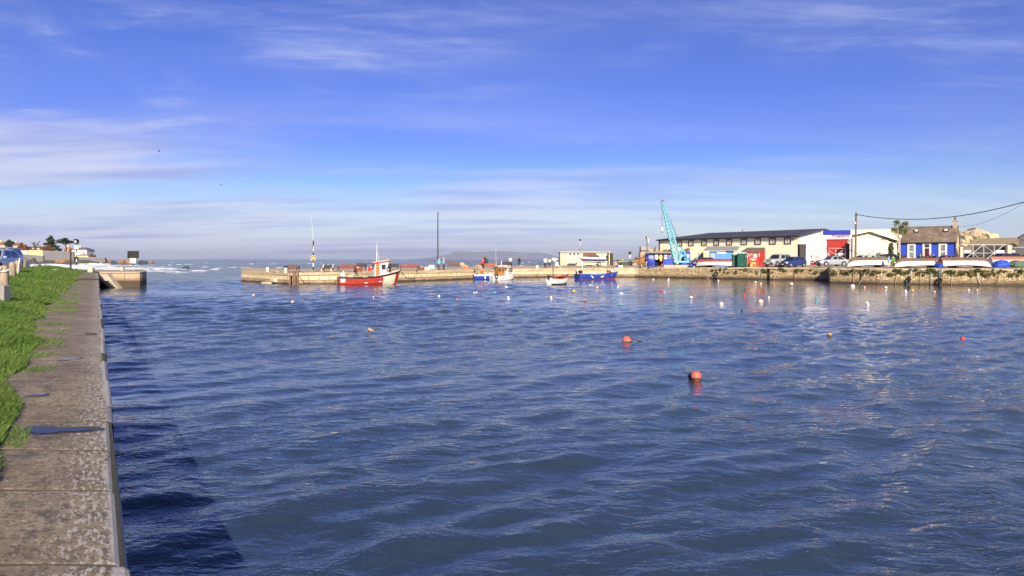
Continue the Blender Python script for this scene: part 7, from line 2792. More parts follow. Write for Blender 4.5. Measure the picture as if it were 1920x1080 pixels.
MB().box((x(1596.2), .15, z(470)), (.5, .3, z(447) - z(494))).build('side_pillar', M('pillar_grey', (.48, .46, .43), .8), gs)

# gates and pillars of the works
def pillar(label, px0, px1, pyt, Y, mat, name='gate_pillar', group=None, cap=True):
    s = Y / F
    o = thing(name, label, 'pillar', yz((px0 + px1) / 2, Y), 0, group)
    h_ = P(0, pyt, Y).z - o.location.z
    w_ = (px1 - px0) * s
    MB().box((0, 0, h_ / 2), (w_, w_ * .8, h_)).build('shaft', mat, o)
    if cap:
        MB().box((0, 0, h_ + .05), (w_ + .1, w_ * .8 + .1, .10)).build('cap', mat, o)
    return o


DP = M('pillar_dark', (.055, .050, .048), .85, var=.2)
pillar('tall dark gate pillar at the corner of the warehouse', 1497.5, 1509.5, 459, 108.5, DP, group='dark gate pillars of the works yard')
pillar('tall dark gate pillar beside the utility pole', 1586, 1595.5, 457.5, 109, DP, group='dark gate pillars of the works yard')


def gate(label, px0, px1, pyt, pyb, Y, diag, mids, r=.045, mat='pale_metal', rails=(), extra=None):
    s = Y / F
    o = thing('metal_gate', label, 'gate', G(px0, Y, 0))
    c = lambda px, py: Vector(((px - px0) * s, 0, P(0, py, Y).z))
    f = MB()
    f.tube([c(px0, pyb), c(px0, pyt), c(px1, pyt), c(px1, pyb), c(px0, pyb)], r, 6)
    for m_ in mids:
        f.tube([c(m_, pyt), c(m_, pyb)], r, 6)
    for q in rails:
        f.tube([c(px0, q), c(px1, q)], r * .9, 6)
    f.build('gate_frame', MATS[mat], o)
    for (a, b) in diag:
        MB().tube([c(*a), c(*b)], r * .8, 6).build('brace', MATS[mat], o)
    return o, c


g1, c = gate('left tubular gate leaf of the works yard in front of the white gable', 1511, 1547, 465.6, 492, 108, [((1511, 466), (1527, 478.5)), ((1527, 478.5), (1511, 489)), ((1546, 466), (1527, 478.5)), ((1527, 478.5), (1546, 490))], [1527], mat='galv')
g2, c = gate('right tubular gate leaf of the works yard in front of the red door', 1549, 1585, 465.6, 492, 108, [((1549, 466), (1567, 478.5)), ((1567, 478.5), (1585, 466))], [1567])
MB().box(c(1552, 476.5), (.42, .03, .5)).build('notice', MATS['white_paint'], g2)
MB().box(c(1578, 476.6), (1.05, .03, .38)).build('sign', MATS['white_paint'], g2)
for k, (px, mm) in enumerate(((1521, 'red_paint'), (1524.5, 'red_paint'), (1528, 'red_paint'), (1531, 'rust'))):
    o = thing('gas_bottle', ('first red gas bottle left behind the yard gate', 'second red gas bottle behind the yard gate', 'third red gas bottle behind the yard gate', 'rusty gas bottle right of the red ones behind the yard gate')[k], 'gas bottle', yz(px, 109.4), 0, 'gas bottles behind the yard gate')
    MB().lathe([(.13, 0), (.15, .05), (.15, .62), (.11, .74), (.05, .78)], (0, 0, 0), 12).build('bottle', MATS[mm], o, smooth=50)
    MB().lathe([(.05, .78), (.09, .80), (.09, .88), (.03, .9)], (0, 0, 0), 10).build('valve', MATS['pale_metal'], o)

# utility pole and wires
up = thing('utility_pole', 'tall wooden utility pole standing at the corner of the gabled store', 'pole', yz(1604.5, 101))
zt = P(0, 398.5, 101).z - up.location.z
MB().tube([(-.05, 0, 0), (0, 0, zt * .5), (.06, 0, zt)], [.17, .145, .12], 10).build('pole', M('pole_wood', (.16, .115, .075), .85, var=.3, scale=2), up, smooth=50)
MB().box((-.14, -.05, P(0, 418, 101).z - up.location.z), (.22, .22, .34), bev=.04).build('insulator_box', MATS['pale_metal'], up)
MB().box((.06, 0, zt - .35), (.2, .36, .2), bev=.04).build('bracket', MATS['black_paint'], up)
wA = [P(px, py, 101 - (px - 1604) * .055) for px, py in ((1605, 402), (1625, 405.5), (1650, 408.5), (1680, 410.6), (1710, 411.3), (1740, 410.6), (1770, 408.3), (1800, 404.8), (1830, 400), (1860, 393.8), (1890, 386.8), (1920, 378.8), (1960, 367), (2040, 340))]
tag(MB().tube(wA, .055, 6).build('overhead_wire', MATS['black_paint'], None), 'thick black wire sagging from the utility pole over the palm and cottage', 'wire')
wB = [P(px, py, 100 - (px - 1797) * .05) for px, py in ((1794, 425.8), (1815, 424), (1833, 420.5), (1850, 415.3), (1864, 410), (1880, 402.6), (1894, 396), (1920, 381), (1980, 345))]
tag(MB().tube(wB, .022, 5).build('overhead_wire', MATS['black_paint'], None), 'thin wire rising from the cottage chimney to the upper right', 'wire')

# ------------------------------------------------------------------ cottage
fc = thing('cottage', 'bright blue cottage with a brown slate roof and white window surrounds', 'cottage', yz(1688, 104), R(-37))
fz = fc.location.z
Lc, Dc = 7.06, 5.1
EAc, RIc = 5.40 - fz, 7.75 - fz
CBL = render_wall_mat('cottage_blue', (.020, .066, .47), .06, (.03, .05, .25), rough=.6)
CGB = render_wall_mat('cottage_gable', (.66, .54, .32), .4)
MB().box((Lc / 2, .14, EAc / 2), (Lc, .28, EAc)).build('front_wall', CBL, fc)
for xx, nm_ in ((Lc - .28, 'gable_wall'), (0, 'gable_wall')):
    MB().prism([(.28, 0), (Dc, 0), (Dc, EAc), (Dc / 2, RIc - .12), (.28, EAc)], lambda u, v: Vector((xx, u, v)), lambda u, v: Vector((xx + .28, u, v))).build(nm_, CGB, fc)
MB().box((Lc / 2, Dc - .14, EAc / 2), (Lc - .6, .28, EAc)).build('back_wall', CGB, fc)
CSL = slate_mat('cottage_slate', (.15, .105, .075), (.22, .16, .115), .36, .24, lichen=.55)
roof_slab((-.15, -.22, EAc - .04), (Lc + .12, -.22, EAc - .04), (Lc + .12, Dc / 2, RIc), (-.15, Dc / 2, RIc), .14, 'roof', CSL, fc)
roof_slab((Lc + .12, Dc + .2, EAc - .04), (-.15, Dc + .2, EAc - .04), (-.15, Dc / 2, RIc), (Lc + .12, Dc / 2, RIc), .14, 'back_roof', CSL, fc)
MB().box((Lc / 2, Dc / 2, RIc + .03), (Lc + .25, .3, .12)).build('ridge_tiles', M('ridge_grey', (.20, .17, .14), .8), fc)
ch = MB().box((Lc - .30, Dc / 2, RIc + .15), (.55, .8, 1.5)).build('chimney', M('chimney_render', (.40, .33, .23), .85, var=.25, dirt=.4), fc)
MB().box((Lc - .30, Dc / 2, RIc + .80), (.70, .95, .14)).build('chimney_cap', MATS['grey_stone'], ch)
for q in (-.22, .22):
    MB().lathe([(.11, 0), (.13, .08), (.10, .42), (.12, .46)], (Lc - .30, Dc / 2 + q, RIc + .87), 10).build('chimney_pot', M('pot', (.16, .10, .07), .8), ch)
MB().box((Lc / 2, -.26, EAc - .08), (Lc + .25, .12, .13)).build('gutter', MATS['black_paint'], fc)
# openings read from the photo
p0c = Vector((fc.location.x, fc.location.y)); dC = Vector((math.cos(R(-37)), math.sin(R(-37))))
cx_ = lambda px: fr_point(p0c, dC, px)
PW = M('lace_glass', (.20, .22, .20), .12, var=.6, scale=3.5, spec=.8)
for a, b in ((1701.5, 1716.8), (1760, 1775.8)):
    win(fc, cx_(a), cx_(b), 2.45 - fz + .35, 5.22 - fz, -.02, MATS['white_paint'], PW, fw=.24, bars=(1, 2), depth=.09)
a, b = cx_(1730), cx_(1746)
df = MB()
df.box((a + .12, -.05, 1.62), (.24, .09, 3.24)); df.box((b - .12, -.05, 1.62), (.24, .09, 3.24)); df.box(((a + b) / 2, -.05, 3.13), (b - a - .48, .09, .22)); df.box(((a + b) / 2, -.05, 2.5), (b - a - .48, .09, .10))
dfo = df.build('door_frame', MATS['white_paint'], fc)
MB().box(((a + b) / 2, -.02, 2.8), (b - a - .48, .03, .46)).build('fanlight', MATS['dark_glass'], dfo)
dro = MB().box(((a + b) / 2, -.02, 1.24), (b - a - .48, .05, 2.44)).build('door', M('door_maroon', (.10, .018, .012), .5), fc)
MB().ball((b - .42, -.08, 1.2), .05).build('handle', MATS['alloy'], dro)
sl_ = (RIc - EAc) / (Dc / 2)
def skylight(px, v0):
    t = cx_(px)
    yy = Dc / 2 * v0
    zz_ = EAc + sl_ * (yy + .22) + .02
    an = math.atan(sl_)
    rt = Matrix.Rotation(an, 3, 'X')
    f = MB().box((t, yy, zz_), (.62, .62, .10), rot=rt).build('skylight', MATS['black_paint'], fc)
    MB().box(Vector((t, yy, zz_)) + rt @ Vector((0, 0, .035)), (.46, .46, .06), rot=rt).build('pane', MATS['pale_metal'], f)
skylight(1715.5, .66)
skylight(1771.5, .66)
MB().tube([(Lc - .05, -.1, EAc - .1), (Lc - .05, -.1, .2)], .05, 8).build('downpipe', MATS['black_paint'], fc)
lw_ = thing('cottage_annex', 'low blue annex wall joined to the left end of the cottage behind the palm', 'annex', yz(1682, 105.5), R(-37))
MB().box((.35, .5, 1.6), (.75, 1.0, 3.2)).build('wall', CBL, lw_)
MB().box((.35, .5, 3.25), (.9, 1.2, .12)).build('roof', DV, lw_)

# people and tables before the cottage
for i, (px, Yp, top, leg, pose, lab, rz) in enumerate((
        (1729.5, 97.5, (.03, .035, .07), (.03, .03, .04), 'sit', 'person in navy sitting left of the cottage door', 30),
        (1744.5, 96.5, (.10, .03, .04), (.03, .03, .03), 'sit', 'person in dark red sitting in front of the cottage door', -40),
        (1750.5, 96.8, (.025, .022, .025), (.03, .03, .03), 'sit', 'person in black sitting right of the cottage door', -60),
        (1725, 97.0, (.05, .12, .06), (.04, .04, .05), 'sit', 'person in dark green sitting under the left cottage window', 40))):
    ch_ = thing('garden_chair', lab.replace('person', 'chair of the person'), 'chair', yz(px, Yp) + Vector((0, 0, .35)), R(rz), 'chairs before the cottage')
    MB().box((0, -.02, .42), (.46, .46, .05), bev=.01).build('seat', MATS['black_paint'], ch_)
    MB().box((0, .22, .72), (.44, .05, .5), bev=.01).build('backrest', MATS['black_paint'], ch_)
    for sx_ in (-.2, .2):
        for sy_ in (-.2, .2):
            MB().bar((sx_, sy_, 0), (sx_, sy_, .42), .04).build('leg', MATS['black_paint'], ch_)
    person(lab, yz(px, Yp) + Vector((0, 0, .33)), R(rz), top, leg, pose=pose, h=1.7, seed=50 + i)
ter = MB().box((0, 0, .17), (7.4, 3.2, .34), bev=.03).build('terrace_ground', M('terrace_slabs', (.36, .32, .27), .85, var=.2), None)
ter.location = yz(1738, 97.3)
ter.rotation_euler = (0, 0, R(-12))
tag(ter, kind='structure')
for k, (px, lab) in enumerate(((1703, 'white topped table below the left cottage window'), (1737, 'small dark table between the people before the cottage door'))):
    tb_ = thing('garden_table', lab, 'table', yz(px, 96.4) + Vector((0, 0, .34)), 0, 'tables before the cottage')
    MB().lathe([(.45, .70), (.46, .72), (.46, .745), (.44, .75)], (0, 0, 0), 18).build('table_top', MATS['white_paint' if k == 0 else 'dark_wood'], tb_)
    MB().tube([(0, 0, .02), (0, 0, .7)], .04, 8).build('leg', MATS['black_paint'], tb_)
    MB().lathe([(.24, 0), (.22, .03), (.05, .05)], (0, 0, 0), 14).build('base', MATS['black_paint'], tb_)
pp = thing('flower_pot', 'pot of red brown flowers under the left cottage window', 'flower pot', yz(1695, 98) + Vector((0, 0, .3)))
MB().lathe([(.16, 0), (.24, .36), (.26, .40), (.22, .40)], (0, 0, 0), 14).build('pot', MATS['rust'], pp)
leaves([((0, 0, .72), (.42, .4, .34))], 420, .09, 61).build('flowers', leaf_mat('flower_red', (.20, .03, .025), (.10, .08, .03), 6), pp, fix=False)
person('woman with bare shoulders and dark hair behind the first upturned boat', yz(1630, 93.2), R(150), (.60, .40, .32), (.05, .05, .08), (.03, .02, .015), h=1.72, seed=71, sleeve=False)
person('person in a pale blue shirt and white shorts between the upturned boats', yz(1666.5, 84.6), R(40), (.16, .42, .62), (.66, .64, .60), (.10, .06, .04), h=1.42, seed=72)
person('person in a bright green top beside the one in pale blue', yz(1674.5, 85.2), R(-30), (.16, .34, .06), (.12, .20, .06), (.08, .04, .03), h=1.44, seed=73)

# palm, ivy, street lamp
cd = thing('cabbage_palm', 'tall cabbage palm with spiky heads beside the blue cottage', 'palm', yz(1682, 102.6))
o0 = cd.location
pp_ = lambda px, py, dy=0: P(px, py, 102.6 + dy) - Vector(o0)
tk_ = MB()
tk_.tube([(0, 0, 0), pp_(1684, 470), pp_(1686.5, 450)], [.20, .16, .13], 9)
tk_.build('trunk', M('palm_bark', (.42, .34, .24), .9, var=.3, scale=6), cd, smooth=60)
heads = [((1681.5, 418), .58), ((1697, 420), .60), ((1686, 433.5), .95), ((1675.5, 431), .5), ((1696, 434.5), .62), ((1690, 426), .45)]
for k, ((px, py), rad) in enumerate(heads):
    c = pp_(px, py, (k % 3 - 1) * .5)
    MB().tube([pp_(1686.5, 450), pp_(1686.5, 450).lerp(c, .6), c], [.08, .06, .04], 6).build('limb', MATS['palm_bark'], cd)
    lf = MB()
    r = random.Random(k)
    for i in range(int(150 * rad + 60)):
        d = Vector((r.gauss(0, 1), r.gauss(0, 1), r.gauss(0.25, .9))).normalized()
        ln = rad * r.uniform(.8, 1.3)
        sd = d.orthogonal().normalized()
        tip = c + d * ln + Vector((0, 0, -.22 * ln * (1 - d.z)))
        mid = c + d * ln * .55
        lf.add([c + sd * .015, mid + sd * .042, tip, mid - sd * .042], [(0, 1, 2, 3)])
    lf.build('crown', leaf_mat('palm_leaf', (.13, .18, .055), (.26, .27, .12), 1.2), cd, fix=False)
iv = thing('ivy_bush', 'dense ivy bush climbing the wall between the gabled store and the palm', 'bush', yz(1670, 101.6))
MB().tube([(0, .3, 0), (.05, .2, 1.4), (0, .2, 2.3)], [.12, .09, .05], 7).build('trunk', MATS['dark_wood'], iv)
leaves([((-.15, 0, .7), (.5, .4, .7)), ((.05, 0, 1.5), (.55, .4, .7)), ((.0, 0, 2.4), (.50, .4, .6)), ((.05, 0, 3.0), (.36, .35, .35)), ((.2, 0, .3), (.5, .4, .4))], 3600, .085, 81).build('foliage', leaf_mat('ivy_leaf', (.055, .085, .022), (.13, .145, .045), 2.5), iv, fix=False)
tree('low leafy shrub at the foot of the palm', 1687, 487, 472, 12, 97.5, leaf_mat('shrub_leaf', (.12, .12, .03), (.20, .17, .06), 2), 'bush', 83, 'shrub', 900, .09, 'bush')
slm = thing('street_lamp', 'white globe street lamp standing in front of the palm', 'street lamp', yz(1687.5, 97.2))
zt = P(0, 447, 97.2).z - slm.location.z
MB().tube([(0, 0, 0), (0, 0, zt)], [.06, .04], 8).build('pole', MATS['pale_metal'], slm)
MB().lathe([(.05, 0), (.17, .08), (.21, .28), (.10, .50), (.03, .55)], (0, 0, zt), 12).build('lamp_shade', MATS['white_paint'], slm, smooth=60)

# ------------------------------------------------------------------ gate yard on the far right
g3, c = gate('wide pale metal gate with cross braces right of the cottage', 1799.5, 1886, 458.6, 486, 97, [((1824, 474.5), (1843.5, 459)), ((1843.5, 459), (1864, 474.5)), ((1864, 474.5), (1883, 459)), ((1824, 474.5), (1807, 486)), ((1824, 474.5), (1838, 486)), ((1864, 474.5), (1849, 486)), ((1864, 474.5), (1878, 486))],
             [1824.5, 1844.5, 1864], r=.038, rails=(474.5,))
MB().box(c(1814, 471.5), (.95, .03, .36)).build('sign', MATS['white_paint'], g3)
MB().box(c(1875, 471.5), (1.2, .03, .34)).build('sign', MATS['white_paint'], g3)
MB().box(c(1801.5, 476), (.36, .36, 1.9)).build('hanging_post', MATS['pale_stone'], g3)
sc = thing('dark_sheeting', 'dark grey sheeting fixed behind the braced metal gate', 'fence', G(1823, 98.0, 0))
MB().box((32.5 * 98 / F, 0, (P(0, 460.5, 98).z + 1.9) / 2), (63 * 98 / F, .06, P(0, 460.5, 98).z - 1.9)).build('sheet', M('sheeting_grey', (.055, .050, .045), .8, var=.4, scale=1.5), sc)
for k in range(4):
    MB().box(((3 + 20 * k) * 98 / F, .06, (P(0, 460.5, 98).z + 1.9) / 2), (.08, .08, P(0, 460.5, 98).z - 1.95)).build('stay', MATS['galv'], sc)


def stonewall(label, pts, z0, name='stone_wall', thick=.5, mat=FIELD):
    o = thing(name, label, 'wall')
    wall_strip([tuple(p) for p in pts], z0, 'front_face', mat, o)
    q = [(p[0] + thick * .5, p[1] + thick, p[2]) for p in pts]
    wall_strip(q, z0, 'back_face', mat, o)
    MB().grid([[tuple(p) for p in pts], q]).build('wall_top', MATS['grey_stone'], o, fix=False)
    return o


def wp(px, py, Y):
    p = P(px, py, Y)
    return (p.x, p.y, p.z)


stonewall('low pale stone wall left of the gate beside the cottage', [wp(1800, 461.5, 99.5), wp(1812, 461, 99.6), wp(1825, 461.5, 99.8)], 1.7)
stonewall('long rough stone wall behind the gate below the rock mound', [wp(1819, 449, 112), wp(1835, 447.5, 112), wp(1860, 446.5, 112), wp(1885, 446, 112), wp(1914, 445.5, 112)], 1.7)
pillar('pale rough stone pillar at the right end of the braced gate', 1887, 1895, 461, 97.2, M('pillar_pale', (.60, .50, .34), .9, var=.25, scale=2, bump=.5))
fx = thing('dark_boarding', 'dark grey boarding with a small white notice at the right edge', 'fence', G(1896, 98.5, 0))
MB().box((20 * 98.5 / F, 0, (P(0, 464, 98.5).z + 1.9) / 2), (40 * 98.5 / F, .10, P(0, 464, 98.5).z - 1.9)).build('boards', M('boarding_dark', (.085, .085, .088), .8, var=.25), fx)
MB().box((4.0 * 98.5 / F, -.07, P(0, 471.5, 98.5).z), (.38, .03, .26)).build('notice', MATS['white_paint'], fx)
MB().box((20 * 98.5 / F, 0, P(0, 464, 98.5).z + .04), (40 * 98.5 / F, .18, .08)).build('top_rail', MATS['galv'], fx)
eg = thing('edge_building', 'dark slate hung gable of a building cut by the right edge', 'building', yz(1911, 104), R(-36))
zz = lambda py: P(0, py, 104).z - eg.location.z
MB().prism([(0, 0), (4.6, 0), (4.6, zz(425)), (2.3, zz(426)), (0, zz(443.5))], lambda u, v: Vector((u, 0, v)), lambda u, v: Vector((u, 6, v))).build('wall', M('slate_hung', (.14, .13, .14), .8, var=.2, scale=2), eg)
roof_slab((-.2, -.15, zz(444.5)), (-.2, 6.1, zz(444.5)), (2.3, 6.1, zz(424.5)), (2.3, -.15, zz(424.5)), .16, 'roof', DV, eg)
MB().tube([(.55, -.1, zz(449)), (.62, -.3, zz(447)), (.7, -.42, zz(449))], .04, 6).build('wall_lamp', MATS['pale_metal'], eg)
tree('dark green bush leaning over the boarding at the right edge', 1901, 470, 455, 20, 101, leaf_mat('bush_dark', (.05, .055, .02), (.11, .095, .035), 1.2), 'bush', 91, 'shrub', 1500, .12, 'bush')
# rock mound with its facets
MNDM = M('mound_rock', (.66, .53, .32), .9, var=.22, scale=.5, dirt=.45, dirtcol=(.26, .18, .10), bump=1.0)
Ym = 128
s = Ym / F
rm = rock_mesh((27 * s, 5.0, 2.5), 15, 5, .28)
mnd = rm.build('rock_mound', MNDM, None, smooth=25)
mnd.location = P(1828, 458, Ym) + Vector((0, 0, .1))
tag(mnd, 'great bare mound of pale yellow rock rising behind the stone wall', 'rock')
r2 = rock_mesh((11 * s, 2.5, 1.7), 17, 4, .32).build('rock_mound', MNDM, None, smooth=25)
r2.location = P(1806, 459, 118)
tag(r2, 'lower shoulder of pale rock just right of the cottage gable', 'rock')

# ------------------------------------------------------------------ on the quay wall
def tyre(label, px, py, rpx, rz=0.0):
    Y, z_ = front(px)
    p = P(px, py, Y - .22)
    o = thing('tyre_fender', label, 'tyre', p, 0, 'tyre fenders hung on the quay wall')
    r_ = rpx * Y / F
    MB().torus((0, 0, 0), r_ * .72, r_ * .28, mt=Matrix.Rotation(rz, 3, 'Z') @ Matrix.Rotation(PI / 2, 3, 'X')).build('tyre', MATS['rubber'], o, smooth=180)
    MB().tube([(0, 0, r_ * .75), (.05, .12, (z_ - p.z) * .98)], .022, 6).build('hanging_rope', MATS['rope_tan'], o)
    return o


tyre('tyre fender hanging on the quay wall below the red and white upturned boat', 1342.5, 513, 4.2)
tyre('lower half sunk tyre fender below the first one', 1341.5, 522.5, 4.0)
tyre('tall wet tyre fender below the long upturned boat near the ladder rope', 1704.5, 524, 6.0, .7)
tyre('large black tyre fender below the small torn blue tarpaulin', 1762, 526, 6.4, .5)

PLT = leaf_mat('wall_weed', (.075, .10, .028), (.20, .19, .07), 2.5)
YWD = leaf_mat('wall_weed_yellow', (.22, .19, .05), (.30, .24, .08), 1.5)
wl_ = []
rr_ = random.Random(5)
for px in np.arange(1315, 1935, 3.6):
    dens = .50 if px < 1500 else .62
    if rr_.random() > dens:
        continue
    Y, z_ = front(px)
    p = G(px, Y - .10, z_)
    wl_.append(((p.x, p.y, z_ - rr_.uniform(.12, .75)), (rr_.uniform(.10, .34), .12, rr_.uniform(.08, .34))))
tag(leaves(wl_, 9000, .08, 7).build('wall_weeds', PLT, None, fix=False), kind='stuff')
for k, (px, py, lab) in enumerate(((1821, 511, 'yellow green fern tuft on the quay wall below the braced gate'), (1849, 512, 'wide yellow fern tuft on the quay wall left of the blue tarpaulin'))):
    Y, z_ = front(px)
    o = thing('wall_fern', lab, 'fern', P(px, py, Y - .15), 0, 'ferns on the quay wall')
    leaves([((0, 0, 0), (.30 + .15 * k, .15, .38)), ((.1, 0, -.25), (.16, .12, .25))], 420, .10, 90 + k).build('fronds', YWD, o, fix=False)

RL = [  # px top, py top, px bottom, py bottom, colour, what
    (1428, 503, 1427, 526, 'rope_blue', 'blue grey rope hanging left of the drain in the quay wall'),
    (1461, 504, 1450, 524, 'rope_white', 'pale rope slanting down right of the drain in the quay wall'),
    (1331, 515, 1325, 523, 'rope_white', 'short pale rope left of the first tyre fender'),
    (1503, 505, 1494, 512, 'rope_tan', 'short tan rope below the dark blue hatchback'),
    (1489, 508, 1490, 526, 'rust', 'rust brown rope hanging below the dark blue hatchback'),
    (1600.5, 503, 1600.5, 531, 'rope_tan', 'straight tan rope below the left end of the first upturned boat'),
    (1626, 505, 1610, 533, 'rope_white', 'white rope tied high and trailing left to the water'),
    (1644, 504, 1644.5, 533, 'rust', 'rusty chain hanging straight down the middle of the wall'),
    (1661, 507, 1649, 531, 'rope_white', 'pale rope slanting left below the person in pale blue'),
    (1682, 508, 1678, 533, 'rope_tan', 'tan rope hanging below the long upturned boat bow'),
    (1709, 503, 1699, 535, 'rope_blue', 'blue green rope beside the tall wet tyre'),
    (1726, 503, 1726, 532, 'rope_tan', 'straight tan rope below the middle of the long upturned boat'),
    (1745, 507, 1746, 534, 'rope_blue', 'faded blue rope left of the large black tyre'),
    (1766, 503, 1758, 530, 'rope_blue', 'blue green rope running over the large black tyre'),
    (1787, 505, 1783, 535, 'rope_tan', 'tan rope right of the large black tyre'),
    (1832, 510, 1838, 532, 'rope_white', 'pale rope right of the yellow fern tuft'),
    (1857, 504, 1855, 522, 'rope_tan', 'tan rope under the blue tarpaulin'),
    (1876, 507, 1868, 531, 'rust', 'brown rope on the wall below the blue tarpaulin')]
for (a, b, c_, d, mm, lab) in RL:
    rope(lab, sag(wallpt(a, b, .10), wallpt(c_, d, .18), .12, 8), .030, mm)

